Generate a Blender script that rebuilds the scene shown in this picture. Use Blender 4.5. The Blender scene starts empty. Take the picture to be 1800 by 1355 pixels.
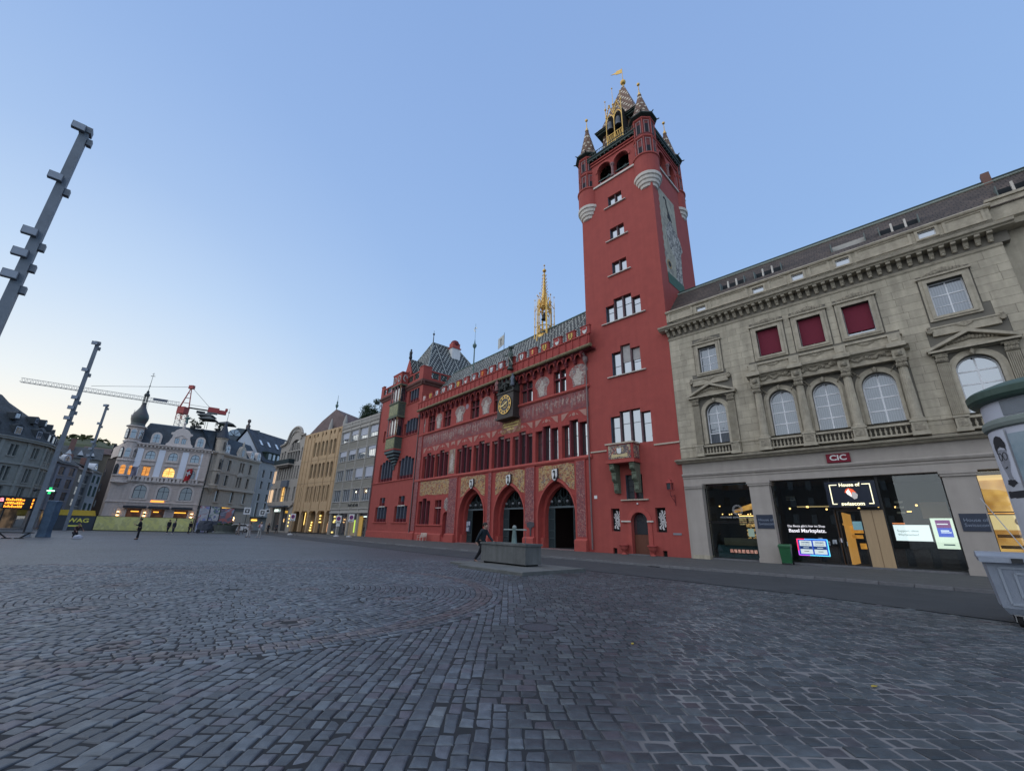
import bpy, math, random
from math import sin, cos, radians as rad, pi, hypot, atan2
from mathutils import Vector, Matrix
from mathutils.geometry import tessellate_polygon
R = random.Random(7)
MT = Matrix.Translation; MRo = Matrix.Rotation
S = bpy.context.scene
C = S.collection

# ------------------------------------------------------------------ camera, sky, sun
cam = bpy.data.objects.new('camera', bpy.data.cameras.new('camera'))
C.objects.link(cam)
cam.data.sensor_width = 36.0
cam.data.lens = 36.0 * 745.4 / 1800
cam.data.clip_end = 3000
cam.data.clip_start = 0.1
_p, _r = rad(18.808), rad(1.398)
_F = Vector((0, cos(_p), sin(_p))); _U = Vector((0, -sin(_p), cos(_p))); _X = Vector((1, 0, 0))
_x = _X * cos(_r) + _U * sin(_r); _u = -_X * sin(_r) + _U * cos(_r)
cam.matrix_world = Matrix(((_x.x, _u.x, -_F.x, 0), (_x.y, _u.y, -_F.y, 0), (_x.z, _u.z, -_F.z, 1.6), (0, 0, 0, 1)))
S.camera = cam
S.view_settings.view_transform = 'Standard'
S.view_settings.look = 'None'
S.view_settings.exposure = 0.5
S.view_settings.gamma = 1
S.view_settings.use_curve_mapping = False

SUN_AZ, SUN_EL = -52.0, 2.5      # azimuth from the view axis, low behind the houses on the left
W = bpy.data.worlds.new('World'); S.world = W; W.use_nodes = True
wn = W.node_tree; wn.nodes.clear()
def wnode(t, **k):
 n = wn.nodes.new(t)
 for a, b in k.items(): setattr(n, a, b)
 return n
w_out = wnode('ShaderNodeOutputWorld'); w_bg = wnode('ShaderNodeBackground')
w_sky = wnode('ShaderNodeTexSky', sky_type='NISHITA', sun_disc=False)
w_sky.sun_elevation = rad(SUN_EL); w_sky.sun_rotation = rad(SUN_AZ)
w_sky.altitude = 300; w_sky.air_density = 1.0; w_sky.dust_density = 0.6; w_sky.ozone_density = 2.0
# colour of the evening sky: blue overhead, paling to a cream glow low on the sunset side
w_tc = wnode('ShaderNodeTexCoord')
w_sep = wnode('ShaderNodeSeparateXYZ'); wn.links.new(w_tc.outputs['Generated'], w_sep.inputs[0])
w_el = wnode('ShaderNodeValToRGB'); wn.links.new(w_sep.outputs['Z'], w_el.inputs[0])
SKY = [(0.0, (0.54, 0.7, 0.88)), (0.12, (0.44, 0.62, 0.88)), (0.3, (0.36, 0.56, 0.88)), (0.55, (0.3, 0.48, 0.82)), (0.8, (0.27, 0.43, 0.77)), (1.0, (0.24, 0.39, 0.72))]
def ramp(node, stops):
 cr = node.color_ramp
 while len(cr.elements) < len(stops): cr.elements.new(0.5)
 for e, (p, c) in zip(cr.elements, stops): e.position = p; e.color = (*c, 1)
ramp(w_el, SKY)
w_dot = wnode('ShaderNodeVectorMath', operation='DOT_PRODUCT')
w_dot.inputs[1].default_value = (sin(rad(SUN_AZ)) * cos(rad(2)), cos(rad(SUN_AZ)) * cos(rad(2)), sin(rad(2)))
wn.links.new(w_tc.outputs['Generated'], w_dot.inputs[0])
w_gl = wnode('ShaderNodeValToRGB'); wn.links.new(w_dot.outputs['Value'], w_gl.inputs[0])
ramp(w_gl, [(0.0, (0, 0, 0)), (0.45, (0.03,)*3), (0.7, (0.14,)*3), (0.85, (0.37,)*3), (0.95, (0.72,)*3), (1.0, (0.95,)*3)])
w_c2 = wnode('ShaderNodeValToRGB'); wn.links.new(w_sep.outputs['Z'], w_c2.inputs[0])
ramp(w_c2, [(0.0, (1.06, 0.86, 0.58)), (0.1, (1.03, 0.94, 0.76)), (0.22, (0.86, 0.92, 0.93)), (0.4, (0.66, 0.80, 0.97)), (0.7, (0.45, 0.6, 0.9)), (1.0, (0.3, 0.45, 0.8))])
w_mix = wnode('ShaderNodeMixRGB'); wn.links.new(w_gl.outputs[0], w_mix.inputs[0])
wn.links.new(w_el.outputs[0], w_mix.inputs[1]); wn.links.new(w_c2.outputs[0], w_mix.inputs[2])
w_sc = wnode('ShaderNodeMixRGB', blend_type='MULTIPLY'); w_sc.inputs[0].default_value = 1.0; w_sc.inputs[2].default_value = (0.06, 0.06, 0.06, 1)
wn.links.new(w_sky.outputs[0], w_sc.inputs[1])
w_add = wnode('ShaderNodeMixRGB', blend_type='ADD'); w_add.inputs[0].default_value = 0.35
wn.links.new(w_mix.outputs[0], w_add.inputs[1]); wn.links.new(w_sc.outputs[0], w_add.inputs[2])
wn.links.new(w_add.outputs[0], w_bg.inputs[0]); w_bg.inputs[1].default_value = 0.68
wn.links.new(w_bg.outputs[0], w_out.inputs[0])

sun = bpy.data.objects.new('sun', bpy.data.lights.new('sun', 'SUN')); C.objects.link(sun)
sun.data.energy = 1.5; sun.data.angle = rad(125); sun.data.color = (1.0, 0.93, 0.82)  # wide fill added from behind left to brighten the facades; sunset lies elsewhere
_sd = Vector((sin(rad(-122)) * cos(rad(36)), cos(rad(-122)) * cos(rad(36)), sin(rad(36))))
sun.rotation_euler = _sd.to_track_quat('Z', 'Y').to_euler()

# ------------------------------------------------------------------ materials
MATS = {}
def nm(name):
 m = bpy.data.materials.new(name); m.use_nodes = True
 t = m.node_tree; b = t.nodes['Principled BSDF']
 return m, t, b
def pm(name, c1, c2=None, sc=3.0, rough=.85, bump=0.0, bsc=30.0, metal=0.0, spec=.4, vary=0.0, emit=None, es=0.0, streak=0.0, stretch=(1, 1, 1)):
 if name in MATS: return MATS[name]
 m, t, b = nm(name); N = t.nodes; L = t.links
 b.inputs['Roughness'].default_value = rough; b.inputs['Metallic'].default_value = metal
 b.inputs['Specular IOR Level'].default_value = spec
 tc = N.new('ShaderNodeTexCoord'); mp = N.new('ShaderNodeMapping'); L.new(tc.outputs['Object'], mp.inputs[0]); mp.inputs['Scale'].default_value = stretch
 if c2 is None: c2 = tuple(x * .82 for x in c1)
 n = N.new('ShaderNodeTexNoise'); n.inputs['Scale'].default_value = sc; n.inputs['Detail'].default_value = 6; n.inputs['Roughness'].default_value = .65
 L.new(mp.outputs[0], n.inputs[0])
 cr = N.new('ShaderNodeValToRGB'); ramp(cr, [(0.3, c2), (0.7, c1)]); L.new(n.outputs[0], cr.inputs[0])
 out = cr.outputs[0]
 if streak:
  mp2 = N.new('ShaderNodeMapping'); mp2.inputs['Scale'].default_value = (2.2, 2.2, .12); L.new(tc.outputs['Object'], mp2.inputs[0])
  n3 = N.new('ShaderNodeTexNoise'); n3.inputs['Scale'].default_value = 1.3; n3.inputs['Detail'].default_value = 5; L.new(mp2.outputs[0], n3.inputs[0])
  r3 = N.new('ShaderNodeValToRGB'); ramp(r3, [(0.35, (1 - streak,)*3), (0.62, (1, 1, 1))]); L.new(n3.outputs[0], r3.inputs[0])
  mx = N.new('ShaderNodeMixRGB'); mx.blend_type = 'MULTIPLY'; mx.inputs[0].default_value = 1; L.new(out, mx.inputs[1]); L.new(r3.outputs[0], mx.inputs[2]); out = mx.outputs[0]
 if vary:
  oi = N.new('ShaderNodeObjectInfo'); mr = N.new('ShaderNodeMapRange'); mr.inputs['To Min'].default_value = 1 - vary; mr.inputs['To Max'].default_value = 1 + vary
  L.new(oi.outputs['Random'], mr.inputs[0])
  hs = N.new('ShaderNodeHueSaturation'); L.new(mr.outputs[0], hs.inputs['Value']); L.new(out, hs.inputs['Color']); out = hs.outputs[0]
 L.new(out, b.inputs['Base Color'])
 if bump:
  n2 = N.new('ShaderNodeTexNoise'); n2.inputs['Scale'].default_value = bsc; n2.inputs['Detail'].default_value = 5; L.new(mp.outputs[0], n2.inputs[0])
  bp = N.new('ShaderNodeBump'); bp.inputs['Strength'].default_value = bump; bp.inputs['Distance'].default_value = .03
  L.new(n2.outputs[0], bp.inputs['Height']); L.new(bp.outputs[0], b.inputs['Normal'])
 if emit:
  b.inputs['Emission Color'].default_value = (*emit, 1); b.inputs['Emission Strength'].default_value = es
 MATS[name] = m
 return m
def em(name, col, st, c2=None, sc=3):
 if name in MATS: return MATS[name]
 m, t, b = nm(name); N = t.nodes; L = t.links
 b.inputs['Base Color'].default_value = (*[min(1, c) * .3 for c in col], 1); b.inputs['Roughness'].default_value = .5
 b.inputs['Emission Strength'].default_value = st * .72
 if c2:
  tc = N.new('ShaderNodeTexCoord'); n = N.new('ShaderNodeTexNoise'); n.inputs['Scale'].default_value = sc; L.new(tc.outputs['Object'], n.inputs[0])
  cr = N.new('ShaderNodeValToRGB'); ramp(cr, [(0.35, c2), (0.62, col)]); L.new(n.outputs[0], cr.inputs[0]); L.new(cr.outputs[0], b.inputs['Emission Color'])
 else: b.inputs['Emission Color'].default_value = (*col, 1)
 MATS[name] = m
 return m
def glass_mirror(name, tint=(.02, .03, .035), refl=.55, curtain=0):
 """closed window pane seen from outside: dark room behind, sky mirrored in slightly wavy glass"""
 if name in MATS: return MATS[name]
 m, t, b = nm(name); N = t.nodes; L = t.links
 tc = N.new('ShaderNodeTexCoord'); n = N.new('ShaderNodeTexNoise'); n.inputs['Scale'].default_value = 1.6; L.new(tc.outputs['Object'], n.inputs[0])
 oi = N.new('ShaderNodeObjectInfo')
 ad = N.new('ShaderNodeMath'); ad.operation = 'ADD'; L.new(n.outputs[0], ad.inputs[0]); L.new(oi.outputs['Random'], ad.inputs[1])
 bp = N.new('ShaderNodeBump'); bp.inputs['Strength'].default_value = .12; bp.inputs['Distance'].default_value = .03; L.new(ad.outputs[0], bp.inputs['Height'])
 b.inputs['Base Color'].default_value = (*tint, 1); b.inputs['Roughness'].default_value = .5
 if curtain:
  wv = N.new('ShaderNodeTexWave'); wv.inputs['Scale'].default_value = 3.0; wv.inputs['Distortion'].default_value = 2.5; L.new(tc.outputs['Object'], wv.inputs[0])
  cr = N.new('ShaderNodeValToRGB'); ramp(cr, [(0.2, tint), (0.9, tuple(x + curtain for x in tint))]); L.new(wv.outputs[0], cr.inputs[0]); L.new(cr.outputs[0], b.inputs['Base Color'])
 g = N.new('ShaderNodeBsdfGlossy'); g.inputs['Roughness'].default_value = .02; g.inputs['Color'].default_value = (.93, .97, 1, 1)
 L.new(bp.outputs[0], g.inputs['Normal'])
 lw = N.new('ShaderNodeLayerWeight'); lw.inputs[0].default_value = .35
 mr = N.new('ShaderNodeMapRange'); mr.inputs['To Min'].default_value = refl * .75; mr.inputs['To Max'].default_value = min(1, refl * 1.6); L.new(lw.outputs['Facing'], mr.inputs[0])
 mx = N.new('ShaderNodeMixShader'); L.new(mr.outputs[0], mx.inputs[0]); L.new(b.outputs[0], mx.inputs[1]); L.new(g.outputs[0], mx.inputs[2])
 L.new(mx.outputs[0], N['Material Output'].inputs[0])
 MATS[name] = m
 return m
def glass_clear(name, refl=.14, tint=(.8, .85, .85)):
 if name in MATS: return MATS[name]
 m, t, b = nm(name); N = t.nodes; L = t.links
 tr = N.new('ShaderNodeBsdfTransparent'); tr.inputs[0].default_value = (*tint, 1)
 g = N.new('ShaderNodeBsdfGlossy'); g.inputs['Roughness'].default_value = .01
 lw = N.new('ShaderNodeLayerWeight'); lw.inputs[0].default_value = .3
 mr = N.new('ShaderNodeMapRange'); mr.inputs['To Min'].default_value = refl * .6; mr.inputs['To Max'].default_value = min(1, refl * 4); L.new(lw.outputs['Facing'], mr.inputs[0])
 mx = N.new('ShaderNodeMixShader'); L.new(mr.outputs[0], mx.inputs[0]); L.new(tr.outputs[0], mx.inputs[1]); L.new(g.outputs[0], mx.inputs[2])
 L.new(mx.outputs[0], N['Material Output'].inputs[0])
 MATS[name] = m
 return m
def pattern(name, base, cols, sc=2.0, rough=.8, stretch=(1, 1, 1), thr=.5, kind='noise', detail=3, second=None):
 """painted decoration: patches of colours over a base colour"""
 if name in MATS: return MATS[name]
 m, t, b = nm(name); N = t.nodes; L = t.links
 b.inputs['Roughness'].default_value = rough
 tc = N.new('ShaderNodeTexCoord'); mp = N.new('ShaderNodeMapping'); L.new(tc.outputs['Object'], mp.inputs[0]); mp.inputs['Scale'].default_value = stretch
 out = None
 prev = base
 col = N.new('ShaderNodeRGB'); col.outputs[0].default_value = (*base, 1); out = col.outputs[0]
 for i, c in enumerate(cols):
  if kind == 'noise':
   n = N.new('ShaderNodeTexNoise'); n.inputs['Scale'].default_value = sc * (1 + .45 * i); n.inputs['Detail'].default_value = detail; n.inputs['Distortion'].default_value = 1.2
   v = n.outputs[0]
  elif kind == 'vor':
   n = N.new('ShaderNodeTexVoronoi'); n.feature = 'SMOOTH_F1'; n.inputs['Scale'].default_value = sc * (1 + .45 * i); v = n.outputs[0]
  else:
   n = N.new('ShaderNodeTexMagic'); n.turbulence_depth = 3; n.inputs['Scale'].default_value = sc * (1 + .3 * i); n.inputs['Distortion'].default_value = 1.6; v = n.outputs[1]
  of = N.new('ShaderNodeVectorMath'); of.operation = 'ADD'; of.inputs[1].default_value = (i * 13.7, i * 5.1, i * 7.7); L.new(mp.outputs[0], of.inputs[0]); L.new(of.outputs[0], n.inputs[0])
  r_ = N.new('ShaderNodeValToRGB'); ramp(r_, [(thr - .03, (0, 0, 0)), (thr + .05, (1, 1, 1))]); L.new(v, r_.inputs[0])
  mx = N.new('ShaderNodeMixRGB'); L.new(r_.outputs[0], mx.inputs[0]); L.new(out, mx.inputs[1]); mx.inputs[2].default_value = (*c, 1); out = mx.outputs[0]
 L.new(out, b.inputs['Base Color'])
 MATS[name] = m
 return m
def tiles(name, base, spots, tw=.22, th=.2, dot=.0, band=0.0, rough=.75, u='X', v='Y', bump=.5):
 """roof tiles in courses; spots = glazed pale tiles laid in a pattern. u,v = mesh axes (UV map is used)"""
 if name in MATS: return MATS[name]
 m, t, b = nm(name); N = t.nodes; L = t.links
 b.inputs['Roughness'].default_value = rough
 uv = N.new('ShaderNodeUVMap')
 br = N.new('ShaderNodeTexBrick'); br.inputs['Scale'].default_value = 1; br.inputs['Brick Width'].default_value = tw; br.inputs['Row Height'].default_value = th; br.inputs['Mortar Size'].default_value = .018
 br.inputs['Mortar Smooth'].default_value = .4
 br.inputs['Color1'].default_value = (*base, 1); br.inputs['Color2'].default_value = (*[x * 1.5 for x in base], 1); br.inputs['Mortar'].default_value = (*[x * .35 for x in base], 1)
 L.new(uv.outputs[0], br.inputs[0]); out = br.outputs[0]
 if dot:
  sx = N.new('ShaderNodeSeparateXYZ'); L.new(uv.outputs[0], sx.inputs[0])
  def M(op, a, bb=None):
   q = N.new('ShaderNodeMath'); q.operation = op
   for i, z in enumerate((a, bb)):
    if z is None: continue
    if isinstance(z, (int, float)): q.inputs[i].default_value = z
    else: L.new(z, q.inputs[i])
   return q.outputs[0]
  ux = M('DIVIDE', sx.outputs[0], dot); vy = M('DIVIDE', sx.outputs[1], dot * .9)
  a = M('ADD', ux, M('MULTIPLY', M('MODULO', M('FLOOR', vy), 2), .5))
  fx = M('ABSOLUTE', M('SUBTRACT', M('FRACT', M('ADD', a, 500)), .5)); fy = M('ABSOLUTE', M('SUBTRACT', M('FRACT', M('ADD', vy, 500)), .5))
  sp = M('LESS_THAN', M('ADD', M('MULTIPLY', fx, 1.0), M('MULTIPLY', fy, .9)), .27)
  fac = sp
  if band:
   bx = M('ABSOLUTE', M('SUBTRACT', M('FRACT', M('ADD', M('DIVIDE', sx.outputs[0], band), 500)), .5))
   st = M('LESS_THAN', bx, .1); ln = M('LESS_THAN', bx, .035)
   dd = M('LESS_THAN', M('FRACT', M('ADD', M('DIVIDE', sx.outputs[1], .42), 500)), .6)
   fac = M('MAXIMUM', M('MULTIPLY', sp, M('SUBTRACT', 1, st)), M('MULTIPLY', ln, dd))
  nn = N.new('ShaderNodeTexNoise'); nn.inputs['Scale'].default_value = 5; L.new(uv.outputs[0], nn.inputs[0])
  f2 = M('MULTIPLY', fac, M('ADD', .35, nn.outputs[0]))
  mx = N.new('ShaderNodeMixRGB'); L.new(f2, mx.inputs[0]); L.new(out, mx.inputs[1]); mx.inputs[2].default_value = (*spots, 1); out = mx.outputs[0]
 n = N.new('ShaderNodeTexNoise'); n.inputs['Scale'].default_value = .6; n.inputs['Detail'].default_value = 6; L.new(uv.outputs[0], n.inputs[0])
 r_ = N.new('ShaderNodeValToRGB'); ramp(r_, [(0.3, (.6,)*3), (0.7, (1.2,)*3)]); L.new(n.outputs[0], r_.inputs[0])
 mx = N.new('ShaderNodeMixRGB'); mx.blend_type = 'MULTIPLY'; mx.inputs[0].default_value = 1; L.new(out, mx.inputs[1]); L.new(r_.outputs[0], mx.inputs[2])
 L.new(mx.outputs[0], b.inputs['Base Color'])
 bp = N.new('ShaderNodeBump'); bp.inputs['Strength'].default_value = bump; bp.inputs['Distance'].default_value = .03; L.new(br.outputs[1], bp.inputs['Height']); bp.invert = True
 L.new(bp.outputs[0], b.inputs['Normal'])
 MATS[name] = m
 return m

# ------------------------------------------------------------------ geometry helpers
class MB:
 def __init__(s): s.v = []; s.f = []; s.sm = False; s.mi = []; s.cur = 0; s.uv = None
 def face(s, pts):
  n = len(s.v); s.v += [tuple(p) for p in pts]; s.f.append(tuple(range(n, n + len(pts)))); s.mi.append(s.cur); return s
 def box(s, x0, x1, y0, y1, z0, z1):
  n = len(s.v)
  s.v += [(x0, y0, z0), (x1, y0, z0), (x1, y1, z0), (x0, y1, z0), (x0, y0, z1), (x1, y0, z1), (x1, y1, z1), (x0, y1, z1)]
  for a in ((0, 1, 5, 4), (1, 2, 6, 5), (2, 3, 7, 6), (3, 0, 4, 7), (4, 5, 6, 7), (3, 2, 1, 0)):
   s.f.append(tuple(n + i for i in a)); s.mi.append(s.cur)
  return s
 def ext(s, poly, a, b, ax='y'):
  """extrude a 2-D polygon: ax='y' poly=(x,z); ax='x' poly=(y,z); ax='z' poly=(x,y)"""
  n = len(s.v); k = len(poly)
  for t in (a, b):
   for p, q in poly:
    s.v.append((p, t, q) if ax == 'y' else (t, p, q) if ax == 'x' else (p, q, t))
  s.f.append(tuple(n + i for i in range(k))); s.mi.append(s.cur)
  s.f.append(tuple(n + k + i for i in reversed(range(k)))); s.mi.append(s.cur)
  for i in range(k):
   j = (i + 1) % k
   s.f.append((n + i, n + j, n + k + j, n + k + i)); s.mi.append(s.cur)
  return s
 def rings(s, rings, cap=True, close=True):
  n = len(s.v); k = len(rings[0])
  for r_ in rings: s.v += [tuple(p) for p in r_]
  for a in range(len(rings) - 1):
   for i in range(k if close else k - 1):
    j = (i + 1) % k
    s.f.append((n + a * k + i, n + a * k + j, n + (a + 1) * k + j, n + (a + 1) * k + i)); s.mi.append(s.cur)
  if cap:
   s.f.append(tuple(n + i for i in reversed(range(k)))); s.mi.append(s.cur)
   e = n + (len(rings) - 1) * k; s.f.append(tuple(e + i for i in range(k))); s.mi.append(s.cur)
  return s
 def lathe(s, prof, cx=0, cy=0, n=16, a0=0, a1=2 * pi, cz=0, off=0):
  full = abs(a1 - a0 - 2 * pi) < 1e-6
  m_ = n if full else n + 1
  rr = [[(cx + max(r_, 1e-4) * cos(a0 + off + (a1 - a0) * i / n), cy + max(r_, 1e-4) * sin(a0 + off + (a1 - a0) * i / n), cz + z) for i in range(m_)] for r_, z in prof]
  return s.rings(rr, cap=full, close=full)
 def tube(s, p0, p1, r0, r1=None, n=6):
  r1 = r0 if r1 is None else r1
  p0 = Vector(p0); p1 = Vector(p1); d = (p1 - p0)
  if d.length < 1e-6: return s
  q = d.to_track_quat('Z', 'Y')
  rr = []
  for p, r_ in ((p0, r0), (p1, r1)):
   rr.append([tuple(p + q @ Vector((r_ * cos(2 * pi * i / n), r_ * sin(2 * pi * i / n), 0))) for i in range(n)])
  return s.rings(rr)
 def path(s, pts, r_, n=6):
  for a, b in zip(pts, pts[1:]): s.tube(a, b, r_, r_, n)
  return s
 def ball(s, c, r_, n=10, m_=7, sx=1, sy=1, sz=1):
  rr = []
  for j in range(m_ + 1):
   t = pi * j / m_; t = min(max(t, .02), pi - .02)
   rr.append([(c[0] + sx * r_ * sin(t) * cos(2 * pi * i / n), c[1] + sy * r_ * sin(t) * sin(2 * pi * i / n), c[2] - sz * r_ * cos(t)) for i in range(n)])
  return s.rings(rr)
 def wall(s, outer, holes, y0, y1, edges=False):
  """front face at y0 with openings, the reveals of the openings run back to y1"""
  loops = [[Vector((p[0], p[1], 0)) for p in outer]] + [[Vector((p[0], p[1], 0)) for p in h] for h in holes]
  flat = [p for l in loops for p in l]
  n = len(s.v); s.v += [(p.x, y0, p.y) for p in flat]
  for tri in tessellate_polygon(loops): s.f.append(tuple(n + i for i in tri)); s.mi.append(s.cur)
  ls = holes + ([outer] if edges else [])
  for h in ls:
   n = len(s.v); k = len(h)
   s.v += [(p[0], y0, p[1]) for p in h] + [(p[0], y1, p[1]) for p in h]
   for i in range(k):
    j = (i + 1) % k; s.f.append((n + i, n + j, n + k + j, n + k + i)); s.mi.append(s.cur)
  return s
 def slope(s, pts, uvs=None):
  """one roof face with UVs in metres: u along the first edge, v up the slope"""
  p = [Vector(q) for q in pts]; n = len(s.v)
  s.v += [tuple(q) for q in p]; s.f.append(tuple(range(n, n + len(p)))); s.mi.append(s.cur)
  u = (p[1] - p[0]).normalized(); nn = Vector((0, 0, 0))
  for i in range(len(p)): nn += (p[i] - p[0]).cross(p[(i + 1) % len(p)] - p[0])
  w = nn.normalized().cross(u)
  if s.uv is None: s.uv = {}
  s.uv[len(s.f) - 1] = [((q - p[0]).dot(u), (q - p[0]).dot(w)) for q in p]
  return s
 def tr(s, mat):
  s.v = [tuple(mat @ Vector(p)) for p in s.v]; return s
 def mesh(s, name):
  me = bpy.data.meshes.new(name); me.from_pydata(s.v, [], s.f)
  if s.sm: me.polygons.foreach_set('use_smooth', [True] * len(s.f))
  if any(s.mi): me.polygons.foreach_set('material_index', s.mi)
  if s.uv:
   l = me.uv_layers.new(name='UVMap')
   for fi, c in s.uv.items():
    for li, q in zip(me.polygons[fi].loop_indices, c): l.data[li].uv = q
  me.update(); return me
 def obj(s, name, mat, par=None, loc=None, rot=None, **kw):
  return mk(name, s.mesh(name), mat, par, loc, rot, **kw)
def mk(name, me, mat, par=None, loc=None, rot=None, **kw):
 o = bpy.data.objects.new(name, me); C.objects.link(o)
 if me is not None and mat is not None and len(me.materials) == 0:
  for q in (mat if isinstance(mat, (list, tuple)) else [mat]): me.materials.append(q)
 if par is not None: o.parent = par
 if loc is not None: o.location = loc
 if rot is not None: o.rotation_euler = rot
 for k, v in kw.items(): o[k] = v
 return o
def thing(name, label, cat, loc=(0, 0, 0), rz=0, group=None):
 o = bpy.data.objects.new(name, None); C.objects.link(o); o.location = loc; o.rotation_euler = (0, 0, rz); o.empty_display_size = .5
 o['label'] = label; o['category'] = cat
 if group: o['group'] = group
 return o
def tag(o, label, cat, group=None):
 o['label'] = label; o['category'] = cat
 if group: o['group'] = group
 return o
def kids(o): return [c for c in bpy.data.objects if c.parent == o]
def copytree(o, par=None):
 c = o.copy(); C.objects.link(c); c.parent = par
 for ch in o.children: copytree(ch, c)
 return c
def rect(x0, x1, z0, z1): return [(x0, z0), (x1, z0), (x1, z1), (x0, z1)]
def archpoly(x0, x1, z0, zs, n=10):
 c = (x0 + x1) / 2; r_ = (x1 - x0) / 2
 return [(x0, z0), (x1, z0)] + [(c + r_ * cos(pi * i / n), zs + r_ * sin(pi * i / n)) for i in range(n + 1)]
def segarch(x0, x1, z0, zs, h, n=8):
 """segmental (flat) arch with rise h"""
 c = (x0 + x1) / 2; w = (x1 - x0) / 2; r_ = (w * w + h * h) / (2 * h); t = math.asin(min(1, w / r_))
 return [(x0, z0), (x1, z0)] + [(c + r_ * sin(t - 2 * t * i / n), zs + h - r_ + r_ * cos(t - 2 * t * i / n)) for i in range(n + 1)]
def gothic(x0, x1, z0, zs, za, n=8, open_=False):
 c = (x0 + x1) / 2; w = (x1 - x0) / 2; h = za - zs; r_ = (w * w + h * h) / (2 * w); t = math.asin(min(1, h / r_))
 a = [(x1 - r_ + r_ * cos(t * i / n), zs + r_ * sin(t * i / n)) for i in range(n + 1)]
 b = [(x0 + r_ - r_ * cos(t * i / n), zs + r_ * sin(t * i / n)) for i in reversed(range(n))]
 return (a + b) if open_ else [(x0, z0), (x1, z0)] + a + b
def stepped(lights, m_=0.0):
 """outline of a group of lights (x0,x1,z0,z1) standing side by side"""
 z0 = lights[0][2]; out = [(lights[0][0], z0), (lights[-1][1], z0)]
 for i in reversed(range(len(lights))):
  l = lights[i]
  xr = l[1] if i == len(lights) - 1 else (lights[i][1] + lights[i + 1][0]) / 2
  xl = l[0] if i == 0 else (lights[i - 1][1] + lights[i][0]) / 2
  for x in (xr, xl):
   p = (x, l[3])
   if not (abs(out[-1][0] - p[0]) < 1e-6 and abs(out[-1][1] - p[1]) < 1e-6): out.append(p)
 return out
def simplify(poly):
 o = []
 for i, p in enumerate(poly):
  a = poly[i - 1]; b = poly[(i + 1) % len(poly)]
  if abs((p[0] - a[0]) * (b[1] - p[1]) - (p[1] - a[1]) * (b[0] - p[0])) > 1e-6: o.append(p)
 return o
CACHE = {}
def window(par, x0, x1, z0, z1, y, fm, gm, nv=0, nh=0, fw=.06, bw=.035, arch=0, name='window', rot=None, hz=None, thick=.06):
 """a window (frame with glazing bars) with its pane; nv, nh = number of bars; hz = heights of bars as fractions"""
 w, h = round(x1 - x0, 3), round(z1 - z0, 3)
 key = (w, h, fm.name, gm.name, nv, nh, fw, bw, arch, tuple(hz or ()), thick)
 if key not in CACHE:
  b = MB()
  if arch:
   r_ = w / 2; zs = h - r_ * arch
   prev = None
   rings = []
   for k, rr in ((0, 0), (1, fw)):
    pts = [(rr, rr), (w - rr, rr)] + [(w / 2 + (r_ - rr) * cos(pi * i / 10), zs + (r_ * arch - rr) * sin(pi * i / 10)) for i in range(11)]
    rings.append(pts)
   b.wall(rings[0], [rings[1]], 0, thick, edges=True)
   top = lambda x: zs + (r_ * arch - fw) * math.sqrt(max(0, 1 - ((x - w / 2) / (r_ - fw)) ** 2))
   pane = MB().ext(rings[1], thick * .5, thick * .5 + .01)
  else:
   b.box(0, fw, 0, thick, 0, h).box(w - fw, w, 0, thick, 0, h).box(fw, w - fw, 0, thick, 0, fw).box(fw, w - fw, 0, thick, h - fw, h)
   top = lambda x: h - fw
   pane = MB().box(fw, w - fw, thick * .5, thick * .5 + .01, fw, h - fw)
  for i in range(nv):
   x = w * (i + 1) / (nv + 1); b.box(x - bw / 2, x + bw / 2, .005, thick - .005, fw, top(x))
  hs = hz if hz is not None else [(i + 1) / (nh + 1) for i in range(nh)]
  for q in hs:
   z = h * q; b.box(fw, w - fw, .002, thick - .008, z - bw / 2, z + bw / 2)
  a = b.mesh(name); a.materials.append(fm); p = pane.mesh('pane'); p.materials.append(gm)
  CACHE[key] = (a, p)
 a, p = CACHE[key]
 o = mk(name, a, None, par, (x0, y, z0), rot)
 q = mk('pane', p, None, o)
 return o
def mullions(par, lights, y0, y1, mat, name='mullion'):
 b = MB()
 for l0, l1 in zip(lights, lights[1:]):
  b.box(l0[1], l1[0], y0, y1, l0[2], max(l0[3], l1[3]))
  if abs(l0[3] - l1[3]) > 1e-3:
   pass
 return b.obj(name, mat, par)
def split(x0, x1, n, gap, z0, zs):
 """n equal lights between x0 and x1 with mullions of width gap"""
 w = (x1 - x0 - gap * (n - 1)) / n
 return [(x0 + i * (w + gap), x0 + i * (w + gap) + w, z0, zs[i] if isinstance(zs, (list, tuple)) else zs) for i in range(n)]
def text(s, size, mat, par, loc, rot=(pi / 2, 0, 0), ext=.01, align='CENTER', name='lettering', bold=0.0, sx=1.0, **kw):
 cu = bpy.data.curves.new(name, 'FONT'); cu.body = s; cu.size = size; cu.extrude = ext; cu.align_x = align; cu.align_y = 'CENTER'; cu.offset = bold; cu.resolution_u = 3
 t = bpy.data.objects.new(name, cu); me = bpy.data.meshes.new_from_object(t); bpy.data.objects.remove(t); bpy.data.curves.remove(cu)
 me.materials.clear(); o = mk(name, me, mat, par, loc, rot, **kw); o.scale = (sx, 1, 1); return o
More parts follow.
